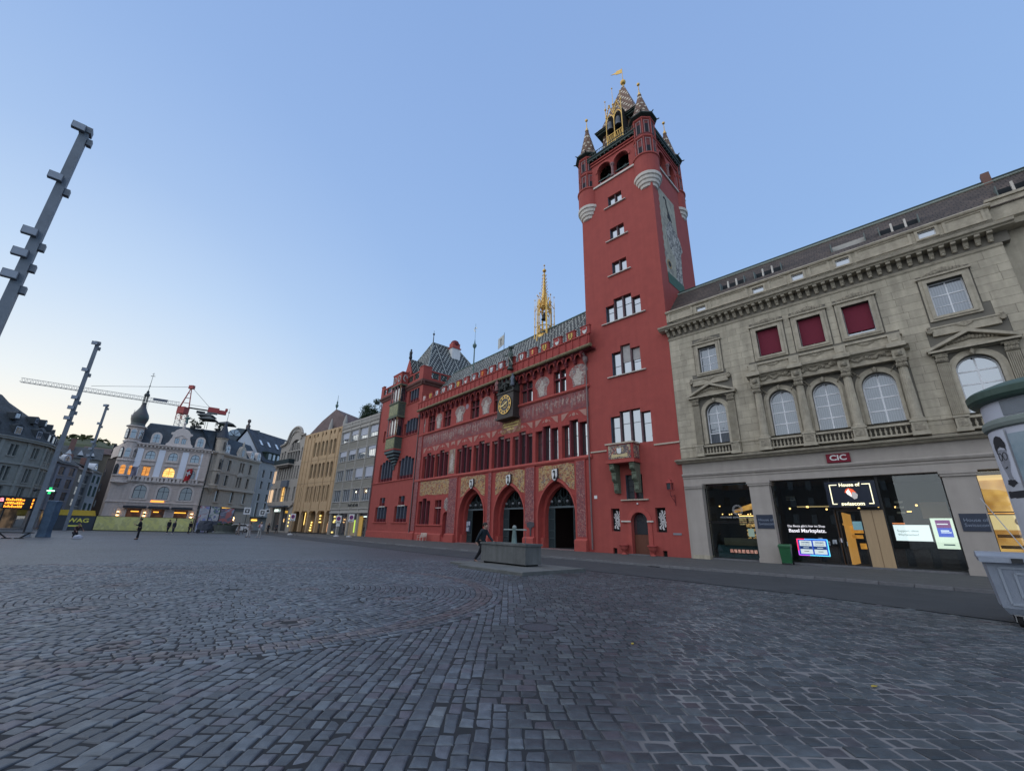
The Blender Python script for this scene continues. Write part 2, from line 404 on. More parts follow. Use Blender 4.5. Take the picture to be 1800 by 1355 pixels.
# ------------------------------------------------------------------ palette
red = pm('red_plaster', (.36, .073, .058), (.3, .06, .05), 1.2, .85, .35, 26, streak=.07)
red2 = pm('red_sandstone', (.38, .062, .05), (.28, .045, .04), 2.2, .8, .35, 22, streak=.12)
redd = pm('red_mullion', (.17, .028, .035), (.12, .02, .028), 3, .8, .2)
redp = pm('red_plinth', (.4, .08, .062), (.31, .06, .05), 2.5, .8, .3)
blueg = pm('blue_grey_mullion', (.085, .1, .135), (.055, .065, .09), 3, .7, .2)
gold = pm('gilding', (.75, .5, .16), (.5, .3, .07), 6, .35, .2, metal=.75)
white = pm('white_paint', (.72, .72, .7), (.6, .6, .58), 3, .6)
offw = pm('white_stone', (.62, .58, .52), (.5, .46, .4), 4, .8, .3)
dark = pm('dark_metal', (.03, .033, .035), (.02, .022, .024), 5, .5, .2, metal=.3)
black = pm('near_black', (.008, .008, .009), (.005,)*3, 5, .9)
verdi = pm('verdigris_stone', (.16, .19, .13), (.075, .085, .06), 7, .8, .6, 14)
darkgreen = pm('dark_green_trim', (.03, .055, .045), (.02, .035, .03), 5, .6)
copper = pm('copper_sheet', (.1, .17, .15), (.07, .12, .11), 3, .5)
GM = glass_mirror('window_glass', refl=.4)
GD = glass_mirror('window_glass_dim', (.012, .014, .02), refl=.22)
GL = glass_mirror('leaded_glass', (.015, .015, .02), refl=.3)
GC = glass_mirror('curtained_glass', (.03, .045, .06), refl=.17, curtain=.07)
# ------------------------------------------------------------------ frames of the facades
T0 = Vector((12.33, 30.57, 0)); RT = rad(-44.7)
O0 = Vector((6.893, 35.951, 0)); RR = rad(-50.2)
TX = Vector((cos(RT), sin(RT), 0)); TY = Vector((-sin(RT), cos(RT), 0))
RX = Vector((cos(RR), sin(RR), 0)); RY = Vector((-sin(RR), cos(RR), 0))

# ------------------------------------------------------------------ the square
def cobble_mat(name, light, darkc, island=True, vary=0.0):
 m, t, b = nm(name); N = t.nodes; L = t.links
 g = N.new('ShaderNodeNewGeometry'); tc = N.new('ShaderNodeTexCoord')
 cr = N.new('ShaderNodeValToRGB')
 mid = tuple((a + c) / 2 for a, c in zip(light, darkc))
 ramp(cr, [(0, darkc), (.35, mid), (.62, tuple(x * 1.08 for x in mid)), (.68, (mid[0] * 1.25, mid[1] * .95, mid[2] * .98)), (.8, light), (.93, tuple(x * 1.12 for x in light)), (1, (light[0] * 1.35, light[1] * 1.3, light[2] * 1.2))])
 L.new(g.outputs['Random Per Island'], cr.inputs[0])
 n = N.new('ShaderNodeTexNoise'); n.inputs['Scale'].default_value = 9; n.inputs['Detail'].default_value = 6; L.new(tc.outputs['Object'], n.inputs[0])
 n0 = N.new('ShaderNodeTexNoise'); n0.inputs['Scale'].default_value = .35; n0.inputs['Detail'].default_value = 4; L.new(tc.outputs['Object'], n0.inputs[0])
 r1 = N.new('ShaderNodeValToRGB'); ramp(r1, [(.3, (.72,)*3), (.7, (1.2,)*3)]); L.new(n.outputs[0], r1.inputs[0])
 r0 = N.new('ShaderNodeValToRGB'); ramp(r0, [(.35, (.8,)*3), (.65, (1.12,)*3)]); L.new(n0.outputs[0], r0.inputs[0])
 m1 = N.new('ShaderNodeMixRGB'); m1.blend_type = 'MULTIPLY'; m1.inputs[0].default_value = 1; L.new(cr.outputs[0], m1.inputs[1]); L.new(r1.outputs[0], m1.inputs[2])
 m2 = N.new('ShaderNodeMixRGB'); m2.blend_type = 'MULTIPLY'; m2.inputs[0].default_value = 1; L.new(m1.outputs[0], m2.inputs[1]); L.new(r0.outputs[0], m2.inputs[2])
 L.new(m2.outputs[0], b.inputs['Base Color'])
 b.inputs['Roughness'].default_value = .5; b.inputs['Specular IOR Level'].default_value = .45
 n2 = N.new('ShaderNodeTexNoise'); n2.inputs['Scale'].default_value = 38; n2.inputs['Detail'].default_value = 6; n2.inputs['Roughness'].default_value = .7; L.new(tc.outputs['Object'], n2.inputs[0])
 n3 = N.new('ShaderNodeTexNoise'); n3.inputs['Scale'].default_value = 9; n3.inputs['Detail'].default_value = 2; L.new(tc.outputs['Object'], n3.inputs[0])
 ad = N.new('ShaderNodeMath'); ad.operation = 'MULTIPLY_ADD'; ad.inputs[1].default_value = .5; L.new(n2.outputs[0], ad.inputs[0]); L.new(n3.outputs[0], ad.inputs[2])
 bp = N.new('ShaderNodeBump'); bp.inputs['Strength'].default_value = .55; bp.inputs['Distance'].default_value = .012; L.new(ad.outputs[0], bp.inputs['Height']); L.new(bp.outputs[0], b.inputs['Normal'])
 return m
COB = cobble_mat('cobble_stone', (.095, .112, .128), (.045, .053, .062))  # left field: paler and bluer, sky sheen put into the colour
COBR = cobble_mat('reddish_cobble', (.098, .088, .092), (.055, .05, .054))
COBD = cobble_mat('sheenless_dark_cobble', (.066, .078, .086), (.034, .041, .046))  # right field: same stone painted darker, without the sheen tone

# bed of the square: joints close by, shallow setts drawn by the surface relief farther out
m, t, b = nm('square_surface'); N = t.nodes; L = t.links
tc = N.new('ShaderNodeTexCoord'); sp = N.new('ShaderNodeSeparateXYZ'); L.new(tc.outputs['Object'], sp.inputs[0])
mp = N.new('ShaderNodeMapping'); mp.inputs['Rotation'].default_value = (0, 0, .1); L.new(tc.outputs['Object'], mp.inputs[0])
wob = N.new('ShaderNodeTexNoise'); wob.inputs['Scale'].default_value = .5; L.new(tc.outputs['Object'], wob.inputs[0])
va = N.new('ShaderNodeVectorMath'); va.operation = 'MULTIPLY_ADD'; va.inputs[1].default_value = (1.6, 1.6, 0); L.new(wob.outputs['Color'], va.inputs[0]); L.new(mp.outputs[0], va.inputs[2])
br = N.new('ShaderNodeTexBrick'); br.inputs['Scale'].default_value = 1; br.inputs['Brick Width'].default_value = .2; br.inputs['Row Height'].default_value = .15; br.inputs['Mortar Size'].default_value = .018; br.inputs['Mortar Smooth'].default_value = .6
br.inputs['Color1'].default_value = (.052, .062, .072, 1); br.inputs['Color2'].default_value = (.095, .108, .122, 1); br.inputs['Mortar'].default_value = (.03, .032, .038, 1)
L.new(va.outputs[0], br.inputs[0])
n0 = N.new('ShaderNodeTexNoise'); n0.inputs['Scale'].default_value = .16; n0.inputs['Detail'].default_value = 5; L.new(tc.outputs['Object'], n0.inputs[0])
r0 = N.new('ShaderNodeValToRGB'); ramp(r0, [(.35, (.78,)*3), (.65, (1.15,)*3)]); L.new(n0.outputs[0], r0.inputs[0])
mx = N.new('ShaderNodeMixRGB'); mx.blend_type = 'MULTIPLY'; mx.inputs[0].default_value = 1; L.new(br.outputs[0], mx.inputs[1]); L.new(r0.outputs[0], mx.inputs[2])
L.new(mx.outputs[0], b.inputs['Base Color']); b.inputs['Roughness'].default_value = .5; b.inputs['Specular IOR Level'].default_value = .45
bp = N.new('ShaderNodeBump'); bp.invert = True; bp.inputs['Strength'].default_value = .7; bp.inputs['Distance'].default_value = .03; L.new(br.outputs[1], bp.inputs['Height'])
n4 = N.new('ShaderNodeTexNoise'); n4.inputs['Scale'].default_value = 3.5; n4.inputs['Detail'].default_value = 4; L.new(tc.outputs['Object'], n4.inputs[0])
bp2 = N.new('ShaderNodeBump'); bp2.inputs['Strength'].default_value = .5; bp2.inputs['Distance'].default_value = .06; L.new(n4.outputs[0], bp2.inputs['Height']); L.new(bp.outputs[0], bp2.inputs['Normal']); L.new(bp2.outputs[0], b.inputs['Normal'])
SQM = m
square = MB().face([(-900, -400, -.012), (900, -400, -.012), (900, 1200, -.012), (-900, 1200, -.012)]).obj('ground', SQM, kind='structure')

# joint bed under the laid stones (dark soil on the left, pale sand on the right)
m, t, b = nm('joint_filling'); N = t.nodes; L = t.links
tc = N.new('ShaderNodeTexCoord'); sp = N.new('ShaderNodeSeparateXYZ'); L.new(tc.outputs['Object'], sp.inputs[0])
n = N.new('ShaderNodeTexNoise'); n.inputs['Scale'].default_value = .8; n.inputs['Detail'].default_value = 5; L.new(tc.outputs['Object'], n.inputs[0])
a = N.new('ShaderNodeMath'); a.operation = 'MULTIPLY_ADD'; a.inputs[1].default_value = 2.2; L.new(n.outputs[0], a.inputs[0]); L.new(sp.outputs[0], a.inputs[2])
a2 = N.new('ShaderNodeMath'); a2.operation = 'MULTIPLY_ADD'; a2.inputs[1].default_value = -.42; L.new(sp.outputs[1], a2.inputs[0]); L.new(a.outputs[0], a2.inputs[2])
cr = N.new('ShaderNodeValToRGB'); ramp(cr, [(0.0, (.012, .014, .017)), (.45, (.014, .016, .02)), (1, (.16, .153, .15))])
mr = N.new('ShaderNodeMapRange'); mr.inputs['From Min'].default_value = -.9; mr.inputs['From Max'].default_value = .8; L.new(a2.outputs[0], mr.inputs[0]); L.new(mr.outputs[0], cr.inputs[0])
L.new(cr.outputs[0], b.inputs['Base Color']); b.inputs['Roughness'].default_value = .95
JOINT = m

RE = [(-60, 98), (-40, 73), (-21.8, 50), (-10.5, 36.5), (-4.2, 28.6), (1.5, 22.6), (6, 17.2), (8.6, 13.9), (10.6, 10.3), (14.5, 3), (25, -14), (60, -70)]     # edge of the asphalt towards the square
KB = [(-70, 120), (-45, 87), (-24.5, 60), (-8.3, 40.5), (-2.83, 34.2), (3.8, 27.6), (8.1, 22.8), (13.3, 17.9), (17.2, 13.6), (30, -1.5), (60, -40)]          # kerb line
def right_of(px, py, line, off=0):
 for (x0, y0), (x1, y1) in zip(line, line[1:]):
  if y0 >= py >= y1:
   x = x0 + (x1 - x0) * (py - y0) / (y1 - y0); return px > x - off
 return False
CC, CR_ = (-7.0, 12.0), 6.9
C2 = (-15.2, 23.5, 7.2)
MED = [(-5.3, 12.4, 1.0), (-8.2, 9.0, 1.25), (-3.75, 8.3, .95), (-5.3, 6.6, .7), (-2.6, 11.2, .85), (-10.2, 12.2, 1.3)]
stones = []    # (poly, kind)
def visible(x, y):
 d = hypot(x, y)
 if d > 24.5 or y < 2.6 or d < 3.0: return False
 if abs(math.degrees(atan2(x, y))) > 57: return False
 return not right_of(x, y, RE, .12)
def quad_stone(c, hx, hy, ang, kind, skew=0.0):
 ca, sa = cos(ang), sin(ang); p = []
 for sx, sy in ((-1, -1), (1, -1), (1, 1), (-1, 1)):
  x = sx * hx + R.uniform(-.009, .009); y = sy * hy + R.uniform(-.009, .009)
  p.append((c[0] + x * ca - y * sa, c[1] + x * sa + y * ca))
 stones.append((c, p, kind, hx, hy))
def incircle(x, y, pad=0): return hypot(x - CC[0], y - CC[1]) < CR_ + pad or hypot(x - C2[0], y - C2[1]) < C2[2] + pad
G = .0085
SE = []
# left field: rows run away from the camera; right field: rows run across; they are toothed into each other
strips = [-20.5]
while strips[-1] < 1.4: strips.append(strips[-1] + R.uniform(.13, .165))
def seam(y): return .12 + .42 * sin(y * .55 + 1) + .18 * sin(y * 2.3)
blk = 2.4
while blk < 24.6:
 bh = R.choice((.36, .54, .54, .72)); xe = min(range(len(strips)), key=lambda i: abs(strips[i] - seam(blk) - R.uniform(-.2, .2)))
 xs = strips[xe]
 for i in range(max(0, xe - 4), xe):      # teeth: cut to the block height
  x, w, n_ = strips[i], strips[i + 1] - strips[i], max(1, round(bh / R.uniform(.16, .23)))
  for k in range(n_):
   l = bh / n_; cx_, cy_ = x + w / 2, blk + (k + .5) * l
   if visible(cx_, cy_) and not incircle(cx_, cy_, .03): quad_stone((cx_, cy_), w / 2 - G * .8, l / 2 - G * .8, .0, 0)
 for i in range(0, max(0, xe - 4)):
  pass
 edge_l = strips[max(0, xe - 4)]
 SE.append((blk, blk + bh, edge_l))
 nr = round(bh / .165)
 for r_ in range(nr):
  h = bh / nr; y = blk + (r_ + .5) * h; x = xs
  while x < 16:
   l = R.uniform(.15, .255); cx_ = x + l / 2
   if visible(cx_, y) and not incircle(cx_, y, .03) and hypot(cx_ - .58, y - 8.4) > .47:
    quad_stone((cx_, y + .012 * sin(cx_ * 1.7)), l / 2 - G * (1.3 if cx_ > .6 else .8), h / 2 - G * (1.2 if cx_ > .6 else .8), .02 * sin(cx_) + R.uniform(-.02, .02), 2)
   x += l
 blk += bh
for i in range(len(strips) - 1):
 x, w = strips[i], strips[i + 1] - strips[i]; y = 2.4 + R.random() * .2
 while y < 24.6:
  l = R.uniform(.15, .24); cx_, cy_ = x + w / 2, y + l / 2
  lim = [e for a, b_, e in SE if a <= cy_ < b_]
  if lim and x + w <= lim[0] + .01 and visible(cx_, cy_) and not incircle(cx_, cy_, .03): quad_stone((cx_, cy_), w / 2 - G * .8, l / 2 - G * .8, .03 * sin(cy_ * .9 + cx_) + R.uniform(-.015, .015), 0)
  y += l
# circle of setts laid in rings, with smaller rings inside
def ringfield(cx_, cy_, r0, r1, test, kindf, wr=(.125, .155), wl=(.14, .22)):
 r_ = r1
 while r_ > r0 + .05:
  w = R.uniform(*wr); rm = r_ - w / 2
  n = max(5, int(2 * pi * rm / R.uniform(*wl))); a0 = R.random() * 6
  for i in range(n):
   a_ = a0 + 2 * pi * i / n; px, py = cx_ + rm * cos(a_), cy_ + rm * sin(a_)
   if visible(px, py) and test(px, py): quad_stone((px, py), pi * rm / n - G * .8, w / 2 - G * .8, a_ + pi / 2, kindf(rm))
  r_ -= w
ringfield(CC[0], CC[1], .2, CR_, lambda x, y: all(hypot(x - a, y - b_) > c for a, b_, c in MED), lambda r_: 1 if 6.15 < r_ < 6.6 else 0)
ringfield(C2[0], C2[1], .2, C2[2], lambda x, y: hypot(x - CC[0], y - CC[1]) > CR_, lambda r_: 1 if 6.3 < r_ < 6.8 else 0)
for i, (a, b_, c) in enumerate(MED):
 ringfield(a, b_, .1, c, lambda x, y: incircle(x, y, -.05), lambda r_: 1 if r_ < .35 else 0)
# manhole surround of small stones
for k in range(16):
 a_ = 2 * pi * k / 16; quad_stone((.58 + .385 * cos(a_), 8.4 + .385 * sin(a_)), .07, .05, a_ + pi / 2, 2)
stones = [s for s in stones if abs(s[0][0]) > 1e-9]
stones.sort(key=lambda s: -(s[3] * s[4]) / (hypot(*s[0]) ** 2.6))
def add_stone(b, c, p, hx, hy, org=(0, 0)):
 k = 1 - .016 / hx; k2 = 1 - .016 / hy; zz = R.uniform(-.008, .007); tx, ty = R.uniform(-.035, .035), R.uniform(-.035, .035)
 mx_ = sum(q[0] for q in p) / 4; my_ = sum(q[1] for q in p) / 4; kk = min(k, k2)
 f = lambda q, s_, z: (q[0] * s_ + mx_ * (1 - s_) - org[0], q[1] * s_ + my_ * (1 - s_) - org[1], z + (q[0] - mx_) * tx + (q[1] - my_) * ty)
 rg = [[f(q, 1, -.03) for q in p], [f(q, 1.0, zz - .010) for q in p], [f(q, (1 + kk) / 2 + .01, zz - .002) for q in p], [f(q, kk * .9, zz + .001) for q in p]]
 n_ = len(b.v)
 b.rings(rg, cap=False); q0 = n_ + 12
 b.f.append((q0, q0 + 1, q0 + 2, q0 + 3)); b.mi.append(b.cur)
poly = [(-1.9, 2.3), (2.3, 2.3), (5.2, 3.2), (11.5, 8.4)] + [(10.2, 10.3), (8.3, 13.8), (5.7, 17.1), (1.3, 22.3), (-.6, 24.3)] + [(24.3 * sin(rad(a_)), 24.3 * cos(rad(a_))) for a_ in range(-4, -58, -4)] + [(-5.0, 3.2)]
pav = MB().face([(x, y, -.009) for x, y in poly]).obj('cobbled_paving', JOINT, kind='structure')
big = stones[:300]
for c, p, kd, hx, hy in big:
 b = MB(); add_stone(b, c, p, hx, hy, c)
 # random-per-island needs the colour to differ between objects too
 b.obj('cobblestone', (COB, COBR, COBD)[kd], pav, (c[0], c[1], 0))
for kd in (0, 1, 2):
 b = MB()
 for c, p, k_, hx, hy in stones[300:]:
  if k_ == kd: add_stone(b, c, p, hx, hy)
 if b.v: b.obj('cobblestones', (COB, COBR, COBD)[kd], pav, kind='stuff')
for mt in (COB, COBR, COBD):    # stones that are objects of their own take their shade from the object
 t = mt.node_tree; oi = t.nodes.new('ShaderNodeObjectInfo'); ad = t.nodes.new('ShaderNodeMath'); ad.operation = 'ADD'; fr = t.nodes.new('ShaderNodeMath'); fr.operation = 'FRACT'
 ge = [n for n in t.nodes if n.type == 'NEW_GEOMETRY'][0]; crn = [l.to_node for l in t.links if l.from_node == ge][0]
 t.links.new(ge.outputs['Random Per Island'], ad.inputs[0]); t.links.new(oi.outputs['Random'], ad.inputs[1]); t.links.new(ad.outputs[0], fr.inputs[0]); t.links.new(fr.outputs[0], crn.inputs[0])

# road, kerb, pavement
asph = pm('asphalt', (.056, .062, .066), (.038, .042, .046), .8, .75, .5, 60, spec=.3)
asph2 = pm('patched_asphalt', (.05, .052, .056), (.036, .038, .042), 1.5, .8, .5, 60, spec=.3)
pavm = pm('pavement_asphalt', (.08, .083, .082), (.056, .059, .06), 1.2, .8, .4, 50)
kerbm = pm('granite_kerb', (.17, .17, .175), (.11, .11, .118), 6, .7, .4, vary=.15)
def strip(l1, l2, z, name, mt):
 b = MB()
 pts = [(x, y, z) for x, y in l1] + [(x, y, z) for x, y in reversed(l2)]
 loops = [[Vector((p[0], p[1], 0)) for p in pts]]
 n = len(b.v); b.v += pts
 for tri in tessellate_polygon(loops): b.f.append(tuple(tri)); b.mi.append(0)
 return b.obj(name, mt, kind='structure')
strip(RE, KB, .003, 'road', asph)
BACK = [(-85, 130), (-50, 118), (-20, 76), (10, 44), (24, 34), (60, 0), (80, -20)]
strip(KB, BACK, .10, 'pavement', pavm)
kp = bpy.data.objects['pavement']
def along(line, step, x_max=1e9):
 out = []; carry = 0
 for (x0, y0), (x1, y1) in zip(line, line[1:]):
  L_ = hypot(x1 - x0, y1 - y0); d = carry
  while d < L_: out.append((x0 + (x1 - x0) * d / L_, y0 + (y1 - y0) * d / L_, atan2(y1 - y0, x1 - x0))); d += step
  carry = d - L_
 return out
kme = MB().box(-.49, .49, -.15, .0, -.05, .0).mesh('kerb_stone');
b = MB()
for x0, x1 in ((-.492, .492),):
 b.ext([(-.07, -.06), (.08, -.06), (.08, .112), (-.05, .112), (-.07, .09)], x0, x1, 'x')
kme = b.mesh('kerb_stone'); kme.materials.append(kerbm)
far = MB()
for x, y, a_ in along(KB[2:10], 1.0):
 mk('kerb_stone', kme, None, kp, (x, y, 0), (0, 0, a_ + pi))
b = MB()
for (x0, y0), (x1, y1) in zip(KB[:3], KB[1:3]):
 a_ = atan2(y1 - y0, x1 - x0); nx, ny = sin(a_) * .08, -cos(a_) * .08
 b.ext([(x0 - nx, y0 - ny), (x0 + nx, y0 + ny), (x1 + nx, y1 + ny), (x1 - nx, y1 - ny)], -.05, .112, 'z')
b.obj('far_kerb', kerbm, kp)
# gully grates in the gutter, patches, manhole covers
iron = pm('cast_iron', (.035, .036, .04), (.022, .023, .026), 8, .6, .4)
for x, y in ((7.45, 23.3), (1.4, 29.9)):
 o = thing('gully_grate', 'small dark iron gully grate in the gutter below the red tower' if x > 5 else 'small dark iron gully grate in the gutter beyond the fountain', 'drain grate', (x, y, .006), rad(-47))
 MB().box(-.26, .26, -.2, -.16, 0, .03).box(-.26, .26, .16, .2, 0, .03).box(-.26, -.22, -.16, .16, 0, .03).box(.22, .26, -.16, .16, 0, .03).obj('frame', iron, o)
 b = MB()
 for i in range(6): b.box(-.2 + i * .072, -.165 + i * .072, -.16, .16, 0, .025)
 b.obj('grate', iron, o)
o = thing('manhole_cover', 'round manhole cover ringed by small cobbles, in front of the square', 'manhole cover', (.58, 8.4, -.006))
MB().lathe([(.0, 0), (.3, 0), (.3, .008), (.0, .008)], n=28).obj('lid', pm('worn_manhole', (.06, .064, .074), (.04, .042, .05), 8, .55, .5), o)
b = MB().lathe([(.3, 0), (.335, 0), (.335, .012), (.3, .012), (.3, 0)], n=28); b.obj('rim', iron, o)
o = thing('manhole_cover', 'dark manhole plate in the paving at the foot of the fountain plinth', 'manhole cover', (2.3, 18.0, -.004))
MB().lathe([(.0, 0), (.42, 0), (.42, .012), (.0, .012)], n=24).obj('lid', iron, o)
MB().lathe([(.42, 0), (.5, 0), (.5, .016), (.42, .016), (.42, 0)], n=24).obj('rim', pm('manhole_rim', (.07,)*3, (.05,)*3), o)
leafm = pm('yellow_leaf', (.42, .33, .05), (.3, .2, .03), 20, .7)
def leaf(x, y, s, lab, a_):
 b = MB(); pts = [(-.5, 0), (-.2, .22), (.2, .24), (.5, 0), (.2, -.2), (-.2, -.22)]
 b.rings([[(p * s, q * s, .004 + .012 * abs(q)) for p, q in pts], [(p * s, q * s, .007 + .05 * abs(q) * s * 4) for p, q in pts]])
 b.tube((.5 * s, 0, .006), (.8 * s, .03 * s, .012), .002, .001, 4)
 tag(b.obj('fallen_leaf', leafm, None, (x, y, .004), (0, 0, a_)), lab, 'leaf')
leaf(4.22, 5.66, .1, 'yellow fallen leaf lying on the dark cobbles, the larger and nearer one', .4)
leaf(1.93, 7.36, .1, 'slim yellowish leaf on the cobbles beyond, left of the larger leaf', 1.2)
leaf(6.9, 5.1, .08, 'pale yellow leaf on the cobbles nearest the right edge', 2.2)
# ================================================================== RED TOWER
def leadlights(par, lights, y, fm, gm, nh=1, hz=None, bw=.03, name='window', nv=0):
 for l in lights: window(par, l[0], l[1], l[2], l[3], y, fm, gm, nv, nh, .045, bw, 0, name, hz=hz)
tower = thing('clock_tower', 'tall red plastered tower with four corner turrets and patterned steep roof', 'tower', T0, RT)
tower.name = 'town_hall_tower'
W0, W1, TZ = -7.7, 0.0, 35.0
greyred = pm('weathered_mullion', (.13, .075, .08), (.09, .055, .06), 4, .8, .3)
w1 = split(-4.6, -3.12, 2, .12, 31.8, 33.05)
w2 = split(-4.6, -3.12, 2, .12, 27.93, 29.25)
w3 = split(-4.6, -3.12, 2, .12, 24.1, 25.45)
w4 = split(-5.5, -2.1, 4, .13, 19.4, [21.1, 21.62, 21.62, 21.1])
w5 = split(-5.17, -2.5, 3, .14, 14.25, [16.42, 16.9, 16.4])
w6 = split(-5.62, -2.03, 4, .14, 8.3, [10.74, 11.1, 11.1, 10.74])
w7 = split(-4.57, -3.16, 2, .13, 4.02, 5.9)
swl, swr = (-6.03, -5.27, 1.7, 3.39), (-2.32, -1.54, 1.7, 3.39)
door = archpoly(-4.3, -2.96, .12, 2.42, 10)
vents = [(-5.99, -5.64, .09, .49), (-2.0, -1.66, .1, .47)]
holes = [simplify(stepped(w)) for w in (w1, w2, w3, w4, w5, w6, w7)] + [rect(*swl), rect(*swr), door] + [rect(*v) for v in vents]
b = MB().wall(rect(W0, W1, 0, TZ), holes, 0, .38)
b.face([(W1, 0, 0), (W1, 7.7, 0), (W1, 7.7, TZ), (W1, 0, TZ)]).face([(W0, 0, 0), (W0, 7.7, 0), (W0, 7.7, TZ), (W0, 0, TZ)]).face([(W0, 7.7, 0), (W1, 7.7, 0), (W1, 7.7, TZ), (W0, 7.7, TZ)])
b.face([(W0, 0, TZ), (W1, 0, TZ), (W1, 7.7, TZ), (W0, 7.7, TZ)])
b.obj('wall', red, tower)
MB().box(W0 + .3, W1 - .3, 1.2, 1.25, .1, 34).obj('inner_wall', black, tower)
for i, w in enumerate((w1, w2, w3, w4, w5, w6, w7)):
 mullions(tower, w, .1, .36, greyred if i < 6 else redd)
 leadlights(tower, w, .26, pm('window_frame_dark', (.03, .03, .035)), GL if i == 6 else GM, nh=1, hz=(.62,) if i in (3, 5) else (.3, .55, .8) if i == 6 else (.42,) if i == 4 else ())
 zc = w[0][2]; x0, x1 = w[0][0] - .45, w[-1][1] + .42
 if i not in (5,): MB().ext([(-.16, -.07), (-.16, .0), (.1, .05), (.1, -.07)], x0, x1, 'x').tr(MT((0, 0, zc))).obj('sill', offw if i < 5 else pm('cream_sill', (.5, .42, .33)), tower)
 # coloured blue-grey left jambs of the reveals
 b = MB().box(w[0][0] - .0, w[0][0] + .015, .02, .25, zc, w[0][3]); b.obj('painted_jamb', blueg, tower)
# closed blinds on two lights of the fifth-floor window
for l in w5[1:]: MB().box(l[0] + .04, l[1] - .04, .24, .25, l[2] + 1.1, l[3] - .04).obj('blind', pm('linen_blind', (.42, .4, .38)), tower)
# sun-burst panels
for q in (swl, swr):
 fr = window(tower, *q, .3, pm('window_frame_dark', (.03,)*3), black, 0, 0, .03, name='sunburst_panel')
 cx, cz = (q[0] + q[1]) / 2, (q[2] + q[3]) / 2
 b = MB(); wd, hd = (q[1] - q[0]) / 2 - .05, (q[3] - q[2]) / 2 - .05
 for k in range(16):
  a_ = 2 * pi * k / 16 + .1; pts = []
  for s_ in range(7):
   r_ = .06 + .155 * s_; tt = a_ + .16 * sin(s_ * 1.5); hw = .012 + .028 * s_ * .6
   pts.append((r_, tt, hw))
  for (ra, ta, ha), (rb, tb, hb) in zip(pts, pts[1:]):
   f = lambda r_, t_, h_: (r_ * cos(t_) - h_ * sin(t_), r_ * sin(t_) + h_ * cos(t_))
   c_ = [f(ra, ta, -ha), f(rb, tb, -hb), f(rb, tb, hb), f(ra, ta, ha)]
   if all(abs(x) < wd and abs(z) < hd for x, z in c_): b.face([(cx + x, .31, cz + z) for x, z in c_])
 b.obj('sunburst', white, tower, loc=(0, -.02, 0))
# string course
MB().box(-7.68, -5.75, -.08, 0, 7.93, 8.04).box(-1.95, .04, -.08, 0, 7.93, 8.04).obj('string_course', pm('cream_sill', (.5, .42, .33)), tower)
# stone bay box with carved shield and consoles
carved = pattern('painted_relief', (.13, .1, .1), [(.42, .36, .28), (.3, .05, .05), (.5, .38, .2), (.04, .05, .06)], 3.2, .7, thr=.56)
ori = MB().box(-5.52, -3.22, -1.02, 0, 6.95, 8.18).obj('bay_box', red2, tower)
MB().box(-5.62, -3.12, -1.12, 0, 8.18, 8.3).obj('cap_moulding', pm('cream_sill', (.5, .42, .33)), ori)
MB().box(-5.62, -3.12, -1.12, 0, 6.72, 6.95).obj('base_moulding', redp, ori)
MB().box(-5.35, -3.4, -1.05, -1.02, 7.05, 8.1).obj('relief_panel', carved, ori)
MB().box(-3.22, -3.19, -.9, -.1, 7.05, 8.1).obj('relief_panel', carved, ori)
b = MB().ext([(-5.1, 7.2), (-4.95, 7.13), (-4.37, 7.2), (-3.8, 7.13), (-3.65, 7.2), (-3.7, 7.42), (-4.37, 7.34), (-5.05, 7.42)], -1.075, -1.05); b.obj('scroll', pm('pale_gold_scroll', (.6, .48, .26)), ori)
MB().ext([(-4.55, 7.5), (-4.37, 7.4), (-4.2, 7.5), (-4.18, 7.85), (-4.58, 7.85)], -1.08, -1.05).obj('shield', white, ori)
for sx in (-5.2, -3.45):
 c_ = MB();
 for k, (d, z0, z1) in enumerate(((.95, 6.05, 6.72), (.68, 5.3, 6.05), (.4, 4.5, 5.3))):
  c_.ext([(0, z0), (-d * .72, z0), (-d, z0 + .18), (-d, z1), (0, z1)], sx - .19, sx + .19, 'x')
  c_.tube((sx - .2, -d + .06, z1 - .12), (sx + .2, -d + .06, z1 - .12), .1, .1, 8)
  c_.ball((sx, -d + .05, z0 + .3), .15, 8, 6)
 c_.obj('console', verdi, tower)
# doorway
b = MB().wall(archpoly(-4.62, -2.64, .1, 2.42, 12), [archpoly(-4.3, -2.96, .11, 2.42, 10)], -.07, .02, edges=True); b.obj('door_surround', redp, tower)
MB().box(-4.26, -3.0, .34, .4, .14, 1.5).obj('door', pm('brown_door', (.16, .06, .035), (.1, .035, .02), 5, .6, stretch=(6, 6, .6)), tower)
MB().ext(archpoly(-4.26, -3.0, 1.52, 2.42, 10), .36, .38).obj('door_glass', GD, tower)
MB().box(-5.1, -4.3, -.14, .0, 2.38, 2.48).box(-2.96, -2.5, -.14, .0, 2.38, 2.48).obj('impost', offw, tower)
MB().box(-4.45, -2.8, -.42, .3, .1, .15).obj('doorstep', kerbm, tower)
for v in vents: MB().box(v[0], v[1], .2, .22, v[2], v[3]).obj('vent', black, tower)
for i, x in enumerate((-4.78, -2.5)):
 o = thing('flower_pot', ('red stone urn at the left foot of the arched tower door' if i == 0 else 'red stone urn at the right foot of the arched tower door'), 'urn', T0 + TX * x + TY * -.45 + Vector((0, 0, .1)), RT, 'urns flanking the tower door')
 MB().lathe([(.0, 0), (.2, 0), (.2, .06), (.1, .12), (.13, .2), (.27, .4), (.33, .6), (.36, .62), (.36, .7), (.3, .7), (.26, .62), (0, .62)], n=18).obj('bowl', redp, o)
 MB().lathe([(.37, .6), (.39, .64), (.37, .68)], n=18).obj('rim', red2, o)
